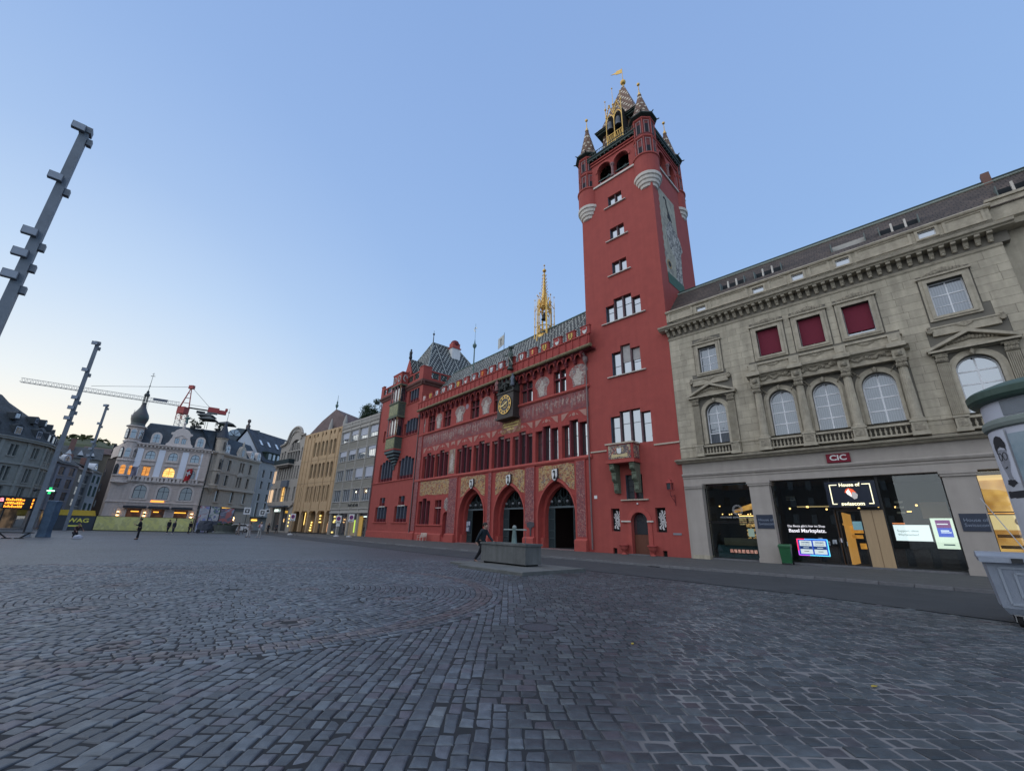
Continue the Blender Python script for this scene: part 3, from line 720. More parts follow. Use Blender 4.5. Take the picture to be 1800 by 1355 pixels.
o = tag(MB().ball((0, 0, 0), .07, 8, 6).box(-.03, .03, 0, .1, -.02, .02).obj('door_light', white, None, T0 + TX * -3.66 + TY * -.06 + Vector((0, 0, 3.7)), (0, 0, RT)), 'tiny round white bell lamp above the arched tower door', 'lamp')
tag(MB().box(-.14, .14, -.02, 0, -.13, .13).obj('house_number', white, None, T0 + TX * -7.38 + TY * -.01 + Vector((0, 0, 4.31)), (0, 0, RT)), 'small pale square number plate on the left edge of the tower wall', 'plate')
tag(MB().box(-.3, .3, -.03, 0, -.06, .07).obj('name_plate', pm('brushed_plate', (.3, .3, .33), metal=.4, rough=.4), None, T0 + TX * -.8 + TY * -.01 + Vector((0, 0, 1.6)), (0, 0, RT)), 'narrow metal name plate on the tower wall right of the door', 'plate')
# lantern on bracket
o = thing('wall_lantern', 'red iron lantern on a scrolled bracket beside the tower door', 'lantern', T0 + TX * -.72 + TY * -.02 + Vector((0, 0, 3.5)), RT)
MB().tube((0, 0, 0), (0, -.02, .75), .025).tube((0, -.02, .2), (0, -.62, .62), .02).tube((0, -.02, .7), (0, -.7, .62), .02).tube((0, 0, .45), (0, -.3, .4), .015).obj('bracket', redd, o)
MB().tube((0, -.7, .62), (0, -.7, 1.0), .025).obj('post', redd, o)
b = MB().box(-.19, .19, -.89, -.51, 1.0, 1.05)
for sx in (-.17, .17):
 for sy in (-.87, -.53): b.box(sx - .02, sx + .02, sy - .02, sy + .02, 1.05, 1.5)
b.lathe([(.33, 1.5), (.2, 1.62), (.2, 1.7), (.04, 1.78), (.04, 1.86)], cy=-.7, n=4, off=pi / 4).obj('lantern_frame', red2, o)
MB().box(-.15, .15, -.85, -.55, 1.06, 1.49).obj('lantern_glass', GD, o)

# --- tower head
MB().box(W0 - .12, W1 + .12, -.14, 7.84, 34.92, 35.12).obj('belfry_string', offw, tower)
bz0, bz1 = 35.12, 38.7
ar = [archpoly(-5.62, -4.0, 35.35, 36.75, 12), archpoly(-3.68, -2.06, 35.35, 36.75, 12)]
b = MB().wall(rect(W0, W1, bz0, bz1), ar, .0, .5).obj('belfry_wall', red, tower)
sm = MRo(pi / 2, 4, 'Z')
b = MB().wall(rect(0, 7.7, bz0, bz1), [[(x + 7.7, z) for x, z in a] for a in ar], .0, .5).tr(sm); b.obj('belfry_wall', red, tower)
MB().face([(W0, 0, bz0), (W0, 7.7, bz0), (W0, 7.7, bz1), (W0, 0, bz1)]).face([(W0, 7.7, bz0), (W1, 7.7, bz0), (W1, 7.7, bz1), (W0, 7.7, bz1)]).obj('belfry_wall', red, tower)
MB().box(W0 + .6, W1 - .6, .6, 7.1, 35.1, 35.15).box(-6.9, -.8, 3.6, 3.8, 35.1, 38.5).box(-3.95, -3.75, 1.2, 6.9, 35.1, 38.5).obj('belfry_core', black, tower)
for k, (mtx) in enumerate((Matrix.Identity(4), MT((0, 7.7, 0)) @ sm @ MT((0, 0, 0)))):
 mtx = Matrix.Identity(4) if k == 0 else sm @ MT((7.7, 0, 0))
 for a0, a1 in ((-5.62, -4.0), (-3.68, -2.06)):
  c_ = (a0 + a1) / 2
  b = MB().wall([(c_ + .98 * cos(pi * i / 14), 36.75 + .98 * sin(pi * i / 14)) for i in range(15)], [], -.06, 0)
  b = MB()
  rg = [[(c_ + r_ * cos(pi * i / 14), y_, 36.75 + r_ * sin(pi * i / 14)) for i in range(15)] for r_, y_ in ((.83, 0), (.83, -.09), (1.0, -.09), (1.0, 0))]
  b.rings(rg, cap=False, close=False).tr(mtx).obj('arch_moulding', redp, tower)
  MB().lathe([(.05, 36.9), (.1, 36.8), (.25, 36.6), (.33, 36.2), (.42, 36.0), (.38, 36.0)], cx=c_, cy=.9, n=12).tr(mtx).obj('bell', pm('bronze_bell', (.07, .09, .085), (.04, .05, .05), metal=.5, rough=.45), tower)
  MB().box(a0, a1, .1, .2, 35.75, 35.82).tr(mtx).obj('bell_rail', copper, tower)
 MB().lathe([(.2, 35.2), (.2, 35.35), (.13, 35.4), (.13, 36.5), (.22, 36.65), (.22, 36.8), (.0, 36.8)], cx=-3.84, cy=-.08, n=10).tr(mtx).obj('column', pm('painted_column', (.3, .2, .2), (.16, .07, .07), 9), tower)
 MB().box(W0 + 1.1, W1 - 1.1, -.12, 0, 37.95, 38.1).box(W0 + 1.1, W1 - 1.1, -.16, 0, 38.3, 38.45).tr(mtx).obj('cornice_band', redp, tower)
 b = MB().box(W0 + 1, W1 - 1, -.34, .1, 38.62, 38.9).box(W0 + 1, W1 - 1, -.42, -.2, 38.9, 39.02)
 for i in range(12): x = W0 + 1.3 + i * .47; b.box(x - .05, x + .05, -.3, 0, 38.45, 38.62)
 b.tr(mtx).obj('gutter_cornice', darkgreen, tower)
 b = MB(); b.box(W0 + 1, W1 - 1, -.3, -.26, 39.5, 39.56)
 for i in range(26): x = W0 + 1.15 + i * .216; b.box(x - .015, x + .015, -.3, -.27, 39.0, 39.5)
 b.tr(mtx).obj('parapet_grille', darkgreen, tower)
TILE = tiles('tower_roof_tiles', (.15, .082, .05), (.7, .64, .5), .2, .18, dot=.66, bump=.6)
TILE2 = tiles('hall_roof_tiles', (.035, .038, .038), (.55, .58, .52), .18, .17, dot=.5, band=2.4, bump=.5)
# corner turrets
def turret(cx, cy, z0, full):
 par = tower
 t_ = MB()
 prof = [(.5, 31.6), (.8, 31.72), (.84, 31.98), (.96, 32.05), (1.0, 32.32), (1.1, 32.4), (1.14, 32.68), (1.25, 32.75), (1.27, 33.05)]
 bm = MB().lathe(prof, cx, cy, 24); bm.sm = False; o = bm.obj('turret_corbel', offw, par)
 MB().lathe([(1.18, 33.05), (1.18, 35.1)], cx, cy, 28).obj('turret_drum', red, par)
 MB().lathe([(1.2, 35.1), (1.28, 35.16), (1.28, 35.28), (1.0, 35.36)], cx, cy, 28).obj('turret_string', redp, par)
 top = 39.75 if not full else 40.1
 H = [(35.34, 37.2), (37.5, 39.3)] if not full else [(35.34, 37.4), (37.75, 39.65)]
 rr = 1.02
 MB().lathe([(rr, 35.34), (rr, top)], cx, cy, 8, off=pi / 8).obj('turret_wall', pm('dark_red_turret', (.22, .05, .045), (.15, .035, .035), 2), par)
 for si, (z_, _) in enumerate(H):
  MB().lathe([(rr + .02, H[si][1]), (rr + .12, H[si][1] + .08), (rr + .12, H[si][1] + .2), (rr + .02, H[si][1] + .3)], cx, cy, 8, off=pi / 8).obj('turret_band', redp, par)
 for k in range(8):
  a_ = k * pi / 4; d = rr * cos(pi / 8)
  mt_ = MT((cx, cy, 0)) @ MRo(a_ + pi / 2, 4, 'Z')
  for si, (z0_, z1_) in enumerate(H):
   wz0, wz1 = z0_ + .25, z1_ - .25
   b = MB()
   for sx in (-.25, .18): b.box(sx, sx + .07, -d - .06, -d, wz0 - .1, wz1 + .1)
   b.box(-.25, .25, -d - .05, -d, wz1 + .02, wz1 + .1).tr(mt_).obj('turret_window_frame', pm('turret_trim', (.3, .2, .2)), par)
   MB().box(-.19, .19, -d - .015, -d + .01, wz0, (wz0 + wz1) / 2 + (0 if si == 0 else .4)).tr(mt_).obj('turret_window', pm('dark_opening', (.014, .017, .024)), par)
   MB().tube((.41, -d - .06, z0_), (.41, -d - .06, z1_), .05, .05, 6).tr(mt_).obj('colonnette', redp, par)
 ev = MB().lathe([(1.05, top - .1), (1.4, top + .02), (1.4, top + .12), (1.15, top + .2)], cx, cy, 8, off=pi / 8).obj('turret_eaves', darkgreen, par)
 for k in range(8):
  a_ = pi / 8 + k * pi / 4; MB().tube((cx + 1.3 * cos(a_), cy + 1.3 * sin(a_), top + .05), (cx + 1.62 * cos(a_), cy + 1.62 * sin(a_), top + .12), .07, .05, 6).obj('gargoyle', darkgreen, par)
 tip = 44.7 if not full else 44.4
 b = MB()
 for k in range(8):
  a0, a1 = pi / 8 + k * pi / 4, pi / 8 + (k + 1) * pi / 4
  p = lambda r_, a_, z: (cx + r_ * cos(a_), cy + r_ * sin(a_), z)
  b.slope([p(1.42, a0, top + .12), p(1.42, a1, top + .12), p(.95, a1, top + .8), p(.95, a0, top + .8)])
  b.slope([p(.95, a0, top + .8), p(.95, a1, top + .8), p(.06, a1, tip), p(.06, a0, tip)])
 b.obj('turret_roof', TILE, par)
 MB().tube((cx, cy, tip - .4), (cx, cy, tip + 1.1), .07, .03, 6).ball((cx, cy, tip + 1.2), .17, 10, 7).lathe([(.22, tip - .45), (.1, tip)], cx, cy, 8).obj('turret_finial', gold, par)
for cx, cy, full in ((-.65, .65, True), (-7.05, .6, False), (-.85, 6.85, False), (-7.1, 7.1, False)): turret(cx, cy, 31, full)
# central pavilion with gilt bell frame
px0, px1, py0, py1 = -6.1, -1.6, 1.6, 6.1
b = MB()
def quadroof(b, z0, z1, i0, i1, cut=None):
 A = [(px0 + i0, py0 + i0), (px1 - i0, py0 + i0), (px1 - i0, py1 - i0), (px0 + i0, py1 - i0)]
 B_ = [(px0 + i1, py0 + i1), (px1 - i1, py0 + i1), (px1 - i1, py1 - i1), (px0 + i1, py1 - i1)]
 for k in range(4):
  j = (k + 1) % 4; b.slope([(*A[k], z0), (*A[j], z0), (*B_[j], z1), (*B_[k], z1)])
quadroof(b, 39.0, 40.4, -1.1, .05); quadroof(b, 40.4, 43.7, .05, .35)
b.obj('pavilion_roof', TILE, tower)
MB().box(px0 - .15, px1 + .15, py0 - .15, py1 + .15, 43.6, 43.8).box(px0 - .3, px1 + .3, py0 - .3, py1 + .3, 43.8, 43.95).obj('pavilion_eaves', darkgreen, tower)
b = MB(); quadroof(b, 43.95, 44.9, -.4, .25); quadroof(b, 44.9, 51.6, .25, 2.15); b.obj('spire_roof', TILE, tower)
MB().box(-4.5, -2.7, .9, 1.9, 39.3, 44.4).obj('bell_chamber', black, tower)
b = MB()
for x in (-4.55, -3.62, -2.7):
 b.tube((x, .55, 38.95), (x, .55, 45.2), .07, .05, 6).ball((x, .55, 45.3), .13, 8, 6)
 b.tube((x, .55, 45.3), (x, .55, 46.4 if x != -3.62 else 47.6), .035, .02, 5).ball((x, .55, 46.5 if x != -3.62 else 47.7), .09, 6, 5)
for a0, a1 in ((-4.55, -3.62), (-3.62, -2.7)):
 pts = gothic(a0, a1, 0, 43.2, 44.2, 8, True); b.path([(x, .55, z) for x, z in pts], .055, 5)
 c_ = (a0 + a1) / 2; b.path([(a0, .55, 43.9), (c_, .55, 45.4), (a1, .55, 43.9)], .06, 5).ball((c_, .55, 45.5), .12, 6, 5)
 for q in range(5):
  for s_ in (-1, 1): b.ball((c_ + s_ * (.45 - q * .09), .5, 44.0 + q * .3), .07, 5, 4)
b.box(-4.55, -2.7, .5, .56, 40.3, 40.37).box(-4.55, -2.7, .5, .56, 41.3, 41.38)
for i in range(8):
 x = -4.4 + i * .22; b.path([(x - .11, .53, 40.35), (x, .53, 41.3), (x + .11, .53, 40.35)], .025, 4)
b.obj('gilt_bell_frame', gold, tower)
for x in (-4.1, -3.15):
 MB().lathe([(.06, 43.2), (.18, 43.1), (.26, 42.7), (.3, 42.2), (.38, 41.9), (.34, 41.9)], cx=x, cy=.55, n=14).obj('carillon_bell', pm('dark_bell', (.05, .06, .07), metal=.5, rough=.4), tower)
MB().tube((-3.85, 3.85, 51.4), (-3.85, 3.85, 52), .12, .08).ball((-3.85, 3.85, 52.2), .33, 12, 8).tube((-3.85, 3.85, 52.4), (-3.85, 3.85, 54.6), .05, .03).obj('spire_ball', gold, tower)
b = MB().ext([(-1.35, 54.12), (-.75, 54.24), (-.62, 54.45), (0, 54.45), (0, 53.8), (-.75, 53.85), (-.78, 54)], -.02, .02); b.tr(MT((-3.85, 3.85, 0)) @ MRo(rad(20), 4, 'Z')).obj('weather_vane', gold, tower)
# banner painting on the side wall (plain stand-in: pale banner with a crozier emblem)
ban = pattern('faded_banner_paint', (.33, .31, .24), [(.24, .22, .18), (.4, .37, .28)], .8, .85, thr=.55)
figp = pattern('faded_figure_paint', (.2, .19, .17), [(.34, .32, .28), (.09, .08, .08), (.45, .42, .36)], 1.6, .85, thr=.53)
def side_sheet(poly, mt, nmn, off=.012):
 return MB().ext([(p[0], p[1]) for p in poly], off - .008, off, 'x').obj(nmn, mt, tower)
edge = [(1.15 + .07 * ((i % 2) * 2 - 1), 31.6 - i * .42) for i in range(20)]
side_sheet([(1.2, 32.3), (4.5, 32.3), (4.55, 22.9), (1.3, 22.9)] + list(reversed(edge)), ban, 'painted_banner')
side_sheet([(2.5, 28.9), (3.2, 29.7), (3.9, 28.9), (4.9, 28.3), (5.3, 27.2), (4.8, 26.6), (4.6, 24.6), (4.3, 22.7), (3.0, 22.7), (3.4, 25.2), (2.4, 26.3), (1.8, 27.8)], figp, 'painted_figure', .02)
side_sheet([(1.3, 23.1), (4.65, 23.1), (4.65, 22.05), (1.3, 22.05)], pm('painted_green_field', (.07, .14, .1), (.05, .1, .075), 2), 'painted_ground', .026)
b = MB(); pts = [(2.1, 31.6), (2.4, 31.75), (2.65, 31.5), (2.55, 31.15), (2.75, 30.7), (2.95, 30.1)]
for i in range(5):
 y0_, z0_ = pts[i]; y1_, z1_ = pts[i + 1]; b.tube((.02, y0_, z0_), (.02, y1_, z1_), .1, .12, 6)
b.ext([(2.7, 30.3), (3.1, 30.2), (3.5, 29.5), (3.2, 29.6), (3.0, 29.4), (2.85, 29.6), (2.6, 29.5)], .012, .05, 'x')
b.v = [(min(x, .04), y_, z_) for x, y_, z_ in b.v]; b.obj('crozier_emblem', pm('black_emblem', (.03, .028, .03)), tower)
MB().lathe([(.0, 0), (.45, 0), (.45, .02), (0, .02)], n=16).tr(MT((.02, 1.85, 24.1)) @ MRo(pi / 2, 4, 'Y')).obj('painted_roundel', pm('ochre_roundel', (.4, .28, .14)), tower)
MB().lathe([(.0, 0), (.28, 0), (.28, .03), (0, .03)], n=10).tr(MT((.02, 1.85, 24.1)) @ MRo(pi / 2, 4, 'Y')).obj('painted_eagle', pm('black_emblem', (.03, .028, .03)), tower)

# ================================================================== TOWN HALL
hall = thing('town_hall', 'long red town hall with painted front, three pointed archways and battlements', 'town hall', O0, RR)
HX0, HX1, HT = -31.2, 0.0, 17.6
bays = [(-29.52, -26.35), (-26.15, -23.0), (-21.03, -17.9), (-17.5, -14.4), (-13.97, -10.85), (-10.45, -7.4), (-6.95, -3.88), (-3.4, -.38)]
uw = [(-28.9, -27.05), (-24.88, -23.05), (-18.6, -16.78), (-13.9, -12.25), (-9.25, -7.42), (-4.4, -2.75)]
ARC = [(-19.75, -14.9), (-13.15, -8.42), (-6.5, -1.9)]
bl_ = [split(a, b_, 3, .2, 7.85, [10.85, 11.2, 10.85]) for a, b_ in bays]
wA = split(-29.66, -26.6, 3, .2, 2.03, [4.93, 5.27, 4.93]); wB = [(-25.38, -23.85, 2.05, 4.95)]
niche = archpoly(-23.28, -22.03, .62, 2.9, 8)
gar = [gothic(a, b_, .1, 2.9, 5.95, 12) for a, b_ in ARC]
holes = [simplify(stepped(q)) for q in bl_] + [rect(a, b_, 14.2, 16.45) for a, b_ in uw] + gar + [simplify(stepped(wA)), rect(*wB[0]), niche]
lowv = [(-29.4, -28.7, .2, .75), (-28.3, -27.6, .2, .75), (-32, -32, 0, 0)][:2]
holes += [rect(*v) for v in lowv]
b = MB().wall(rect(HX0, HX1, 0, HT), holes, 0, .55)
b.face([(HX0, 0, 0), (HX0, 12, 0), (HX0, 12, 18), (HX0, 0, 18)]).face([(HX1, 0, 0), (HX1, 12, 0), (HX1, 12, 18), (HX1, 0, 18)])
b.obj('wall', red2, hall)
# rooms behind: dark walls so that nothing shows through
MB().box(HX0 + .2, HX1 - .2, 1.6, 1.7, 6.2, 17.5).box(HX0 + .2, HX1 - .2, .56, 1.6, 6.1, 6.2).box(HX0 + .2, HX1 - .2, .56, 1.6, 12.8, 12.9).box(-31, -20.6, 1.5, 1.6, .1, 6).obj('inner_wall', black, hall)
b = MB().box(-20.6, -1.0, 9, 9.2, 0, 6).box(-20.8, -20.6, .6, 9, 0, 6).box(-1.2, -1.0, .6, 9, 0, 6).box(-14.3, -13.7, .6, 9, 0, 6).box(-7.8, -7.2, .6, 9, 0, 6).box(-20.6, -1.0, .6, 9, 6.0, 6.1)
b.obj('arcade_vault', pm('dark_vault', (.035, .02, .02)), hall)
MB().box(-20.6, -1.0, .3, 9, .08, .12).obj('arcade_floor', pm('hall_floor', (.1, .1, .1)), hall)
tint = pm('hall_window_frame', (.035, .04, .038), (.02, .025, .024))
stone = pm('pale_lintel', (.55, .42, .38), (.42, .3, .28))
for i, q in enumerate(bl_):
 mullions(hall, q, .04, .5, redd)
 leadlights(hall, q, .42, tint, GM if i > 5 else GL, hz=(.58,) if i > 1 else (.3, .58))
 if i < 6:
  for l in q: MB().box(l[0], l[1], .3, .42, l[3] - .22, l[3]).box(l[0], l[1], .24, .42, l[3] - .1, l[3]).obj('light_head', stone, hall)
 b = MB()
 for l in q: b.ext([(-.02, 7.84), (.42, 7.95), (.42, 7.84)], l[0], l[1], 'x')
 b.obj('sloped_sill', redp, hall)
for a, b_ in uw:
 q = split(a, b_, 2, .15, 14.2, 16.45)
 mullions(hall, q, .08, .4, redd); MB().box(a, b_, .1, .4, 15.55, 15.68).obj('transom', redd, hall)
 for l in q:
  window(hall, l[0], l[1], 14.2, 15.55, .34, tint, GM, 0, 0, .045); window(hall, l[0], l[1], 15.68, 16.45, .34, tint, GM, 0, 0, .045)
mullions(hall, wA, .04, .45, redd); leadlights(hall, wA, .4, tint, GL, hz=(.25, .5, .75)); MB().box(-25.38, -23.85, .1, .4, 3.95, 4.07).obj('transom', stone, hall)
q = split(-25.38, -23.85, 2, .14, 2.05, 3.95); mullions(hall, q, .08, .4, redd); leadlights(hall, q, .4, tint, GL, hz=(.5,)); q = split(-25.38, -23.85, 2, .14, 4.07, 4.95); leadlights(hall, q, .4, tint, GL, hz=(.5,)); mullions(hall, q, .08, .4, redd)
MB().ext(niche, .4, .45).obj('niche_back', redd, hall)
for v in lowv: MB().box(v[0], v[1], .3, .33, v[2], v[3]).obj('cellar_window', black, hall)
# mouldings along the front
def band(par, x0, x1, prof, mt, name='string_course'): return MB().ext(prof, x0, x1, 'x').obj(name, mt, par)
band(hall, -31.3, .1, [(0, 7.5), (-.1, 7.52), (-.16, 7.66), (-.1, 7.84), (0, 7.84)], redp)
band(hall, -31.3, .1, [(0, 13.84), (-.1, 13.86), (-.2, 14.0), (-.16, 14.1), (0, 14.18)], redp)
band(hall, -29.9, -23.4, [(0, 1.84), (-.1, 1.86), (-.14, 1.96), (0, 2.03)], redp, 'ground_sill')
band(hall, -29.9, -23.4, [(0, 0), (-.14, 0), (-.14, .9), (0, 1.0)], redp, 'plinth')
for a, b_ in ((-31.2, -30.0), (-22.28, -20.3), (-14.35, -13.7), (-8.35, -6.9), (-1.88, -.6)):
 MB().ext([(-.32, 0), (-.32, .92), (-.12, 1.05), (0, 1.05), (0, 0)], a, b_, 'x').obj('pier_plinth', redp, hall)
 MB().box(a + .06, b_ - .06, -.1, 0, 1.05, 7.5).obj('pier', red2, hall)
MB().box(-31.2, -30.0, -.1, 0, 7.84, 17.2).obj('corner_pier', red2, hall)
# archways: splayed mouldings, gates, tympanum grilles
for i, (a, b_) in enumerate(ARC):
 o1 = gothic(a - .14, b_ + .14, .1, 2.9, 6.18, 12)
 MB().wall(o1, [gothic(a, b_, .11, 2.9, 5.95, 12)], -.1, 0, edges=True).obj('arch_moulding', redp, hall)
 MB().wall(gothic(a, b_, .1, 2.9, 5.95, 12), [gothic(a + .32, b_ - .32, .11, 2.9, 5.5, 12)], .55, 1.0).obj('inner_arch', red2, hall)
 for s_, e in ((a, a + .34), (b_ - .34, b_)): MB().box(s_, e, .3, .98, .0, 1.0).obj('jamb_plinth', redp, hall)
 x0, x1 = a + .32, b_ - .32; c_ = (x0 + x1) / 2
 tealm = pm('gate_iron', (.045, .07, .075), (.03, .045, .05), 4, .5, .2)
 MB().box(x0, x1, .95, 1.07, 3.62, 3.78).obj('gate_transom', pm('grey_gate_steel', (.12, .15, .16), (.08, .1, .11)), hall)
 b = MB()
 for k in range(11):
  x = x0 + (x1 - x0) * (k + .5) / 11; zt = 3.8 + 1.6 * max(0, 1 - abs((x - c_) / ((x1 - x0) / 2)) ** 1.3); b.tube((x, 1.0, 3.75), (x, 1.0, zt), .02, .02, 4)
 for k in range(4):
  x = x0 + (x1 - x0) * (k + .5) / 4
  for r_ in (.28, .45): b.path([(x + r_ * cos(2 * pi * j / 10), .98, 4.25 + r_ * sin(2 * pi * j / 10)) for j in range(11)], .022, 4)
 b.path([(c_ + .5 * cos(2 * pi * j / 12), .98, 4.9 + .45 * sin(2 * pi * j / 12)) for j in range(13)], .025, 4)
 b.obj('tympanum_grille', tealm, hall)
 g_ = MB()
 for k in range(4): g_.ball((x0 + (x1 - x0) * (k + .5) / 4, .96, 4.2), .13, 6, 5)
 g_.obj('grille_rosettes', pm('tarnished_silver', (.3, .32, .34), metal=.3, rough=.5), hall)
 o0, o1_ = c_ - 1.13, c_ + 1.13
 for s_, e in ((x0, o0), (o1_, x1)):
  b = MB().box(s_, s_ + .06, .98, 1.04, .12, 3.62).box(e - .06, e, .96, 1.06, .12, 3.62)
  for z in (.2, .95, 1.6, 2.6, 3.5): b.box(s_, e, .98, 1.04, z, z + .08)
  n_ = int((e - s_) / .11)
  for k in range(1, n_): b.tube((s_ + (e - s_) * k / n_, 1.01, .2), (s_ + (e - s_) * k / n_, 1.01, 3.6), .012, .012, 4)
  b.obj('gate_leaf', tealm, hall)
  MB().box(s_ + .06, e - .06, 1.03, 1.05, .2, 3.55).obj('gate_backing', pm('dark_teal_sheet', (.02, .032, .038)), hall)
 MB().box(a + .05, b_ - .05, -.35, 1.0, .1, .16).obj('threshold', pm('red_sill_stone', (.2, .13, .13)), hall)
 # painted spandrels above the arch
 L_, R__ = a + .05, b_ - .05
 curve = [(x, z) for x, z in gothic(a - .2, b_ + .2, .1, 2.9, 6.28, 18, True) if z > 5.05]
 curve = [q for q in curve if L_ < q[0] < R__]
 mg = pattern('gold_mural', (.36, .22, .085), [(.2, .19, .17), (.46, .28, .09), (.13, .06, .04), (.28, .08, .05), (.4, .28, .14)], 1.5, .75, thr=.52, kind='noise', detail=5)
 poly = [(R__, 5.05)] + [(R__, 7.25), (c_ + 1.4, 7.42), (c_, 7.3), (c_ - 1.4, 7.42), (L_, 7.25)] + [(L_, 5.05)] + list(reversed(curve))
 bb = MB().wall(poly, [], -.02, 0); bb.obj('painted_spandrel', mg, hall)
 # shield with crozier
 MB().ext([(c_ - .3, 6.9), (c_ + .3, 6.97), (c_ + .33, 6.35), (c_ + .14, 5.98), (c_ - .02, 5.93), (c_ - .26, 6.1), (c_ - .33, 6.5)], -.24, -.17).obj('shield', white, hall)
 MB().ext([(c_ - .36, 6.97), (c_ + .37, 7.03), (c_ + .4, 6.32), (c_ + .17, 5.9), (c_ - .02, 5.84), (c_ - .32, 6.05), (c_ - .4, 6.5)], -.18, -.08).obj('shield_back', pm('dark_shield_edge', (.05, .035, .04)), hall)
 cz = MB().path([(c_ - .12, -.26, 6.62), (c_ - .1, -.26, 6.76), (c_ + .02, -.26, 6.8), (c_ + .1, -.26, 6.7), (c_ + .06, -.26, 6.5), (c_ + .08, -.26, 6.3)], .045, 6)
 cz.ext([(c_ + .0, 6.38), (c_ + .14, 6.38), (c_ + .2, 6.06), (c_ + .1, 6.12), (c_ + .04, 6.03), (c_ - .04, 6.12), (c_ - .12, 6.06)], -.27, -.24); cz.obj('crozier', black, hall)
vine = pattern('vine_painting', (.2, .05, .055), [(.3, .09, .08), (.13, .05, .06), (.32, .16, .14)], 4.2, .8, thr=.56, kind='noise')
for a, b_, z0, z1 in ((-22.2, -20.5, 1.1, 7.4), (-14.25, -13.75, 1.2, 7.4), (-8.25, -7.0, 2.2, 7.4), (-1.7, -.75, 1.2, 7.4), (-31.1, -30.1, 1.2, 13.8)):
 MB().box(a, b_, -.11, -.1, z0, z1).obj('painted_vine_panel', vine, hall)
MB().ext([(-29.55, 7.45), (-29.55, 5.75), (-29.0, 5.6), (-27.5, 5.75), (-25.5, 5.6), (-21.7, 5.62), (-21.75, 7.42)], -.015, -.003).obj('gold_mural', mg, hall)
MB().ext([(-22.5, 3.55), (-21.95, 4.1), (-22.1, 4.9), (-22.6, 5.2), (-23.1, 4.9), (-23.2, 4.0)], -.02, -.005).obj('painted_figure', pattern('grey_figure', (.26, .2, .18), [(.36, .32, .28), (.15, .1, .1)], 3, thr=.52), hall)
# frieze of painted figures and ornaments over the first-floor bays
b = MB(); MB().box(HX0 + 1.25, -.05, -.012, -.002, 12.1, 13.83).obj('painted_frieze', pattern('frieze_ground', (.22, .055, .055), [(.17, .055, .06), (.25, .08, .075)], 1.1, thr=.52, detail=4), hall)
fg = pattern('frieze_figures', (.34, .18, .15), [(.45, .33, .26), (.26, .1, .09), (.2, .12, .12)], 3.2, thr=.5)
x = HX0 + 1.6
RF = random.Random(3)
b = MB()
while x < -.5:
 if not (-12.3 < x < -9.2):
  h = RF.uniform(.75, 1.25); z0 = 13.7 - h - RF.uniform(0, .15); w = RF.uniform(.12, .22);
  b.ext([(x - w, z0 + h * .45), (x - w * .7, z0), (x - w * .25, z0), (x, z0 + h * .3), (x + w * .3, z0), (x + w * .75, z0), (x + w * .8, z0 + h * .5), (x + w * 1.5, z0 + h * .75), (x + w * .5, z0 + h * .8), (x + w * .25, z0 + h), (x - w * .2, z0 + h), (x - w * .4, z0 + h * .78), (x - w * 1.3, z0 + h * .6)], -.02, -.012)
 x += RF.uniform(.34, .62)
b.obj('frieze_figures', fg, hall, kind='stuff')
orn = pm('painted_buff', (.44, .24, .19), (.34, .17, .14), 5)
for a, b_ in bays:
 c_ = (a + b_) / 2
 if -12 < c_ < -10: pass
 b = MB().ext([(a, 11.95), (a, 11.3), (a + .3, 11.45), (a + .75, 11.9), (a + .95, 12.0)], -.018, -.006).ext([(b_, 11.95), (b_, 11.3), (b_ - .3, 11.45), (b_ - .75, 11.9), (b_ - .95, 12.0)], -.018, -.006)
 b.ext([(c_ + .2 * cos(k * pi / 5), 11.72 + .17 * sin(k * pi / 5)) for k in range(10)], -.018, -.006)
 for s_ in (-1, 1): b.ext([(c_ + s_ * .3, 11.66), (c_ + s_ * .62, 11.55), (c_ + s_ * .35, 11.8)], -.018, -.006)
 b.obj('painted_ornament', orn, hall)
MB().ext([(-22.45, 11.95), (-22.45, 11.5), (-22.0, 11.7), (-21.6, 11.5), (-21.6, 12.0)], -.018, -.006).obj('painted_ornament', orn, hall)
grisaille = pattern('grisaille_painting', (.23, .17, .16), [(.34, .28, .25), (.16, .14, .15), (.4, .34, .3), (.28, .1, .09)], 2.6, thr=.53)
def egg(cx, cz, w, h, wf=.6, n=14): return [(cx + (w if sin(a_) > 0 else w * wf) * cos(a_), cz + h * sin(a_)) for a_ in [2 * pi * k / n for k in range(n)]]
for cx, w in ((-30.1, .45), (-26.0, .85), (-20.9, 1.2), (-15.4, 1.05), (-6.0, 1.05), (-1.2, 1.15)):
 MB().ext([(cx - w * .6, 14.3), (cx + w * .6, 14.3), (cx + w * .65, 15.1)] + [(cx + w * cos(a_), 15.6 + .8 * sin(a_)) for a_ in [pi * k / 8 for k in range(9)]] + [(cx - w * .65, 15.1)], -.015, -.004).obj('painted_scene', grisaille, hall)
 MB().ext([(cx - w * .3, 14.4), (cx + w * .25, 14.4), (cx + w * .35, 15.3), (cx + w * .6, 15.5), (cx + w * .2, 15.6), (cx + w * .1, 16.0), (cx - w * .15, 16.0), (cx - w * .25, 15.6), (cx - w * .6, 15.2)], -.024, -.015).obj('painted_figure', pattern('pale_figure', (.42, .36, .31), [(.3, .24, .21), (.5, .45, .4)], 4, thr=.52), hall)
MB().ext([(-19.35 + .32 * cos(k * pi / 7), 16.0 + .34 * sin(k * pi / 7)) for k in range(14)], -.015, -.004).obj('painted_medallion', pm('mauve_medallion', (.34, .26, .3)), hall)
MB().ext(rect(-22.7, -21.4, 8.0, 11.0), -.015, -.004).obj('painted_niche', pattern('niche_painting', (.3, .22, .15), [(.36, .28, .2), (.18, .1, .1)], 3, thr=.53), hall)
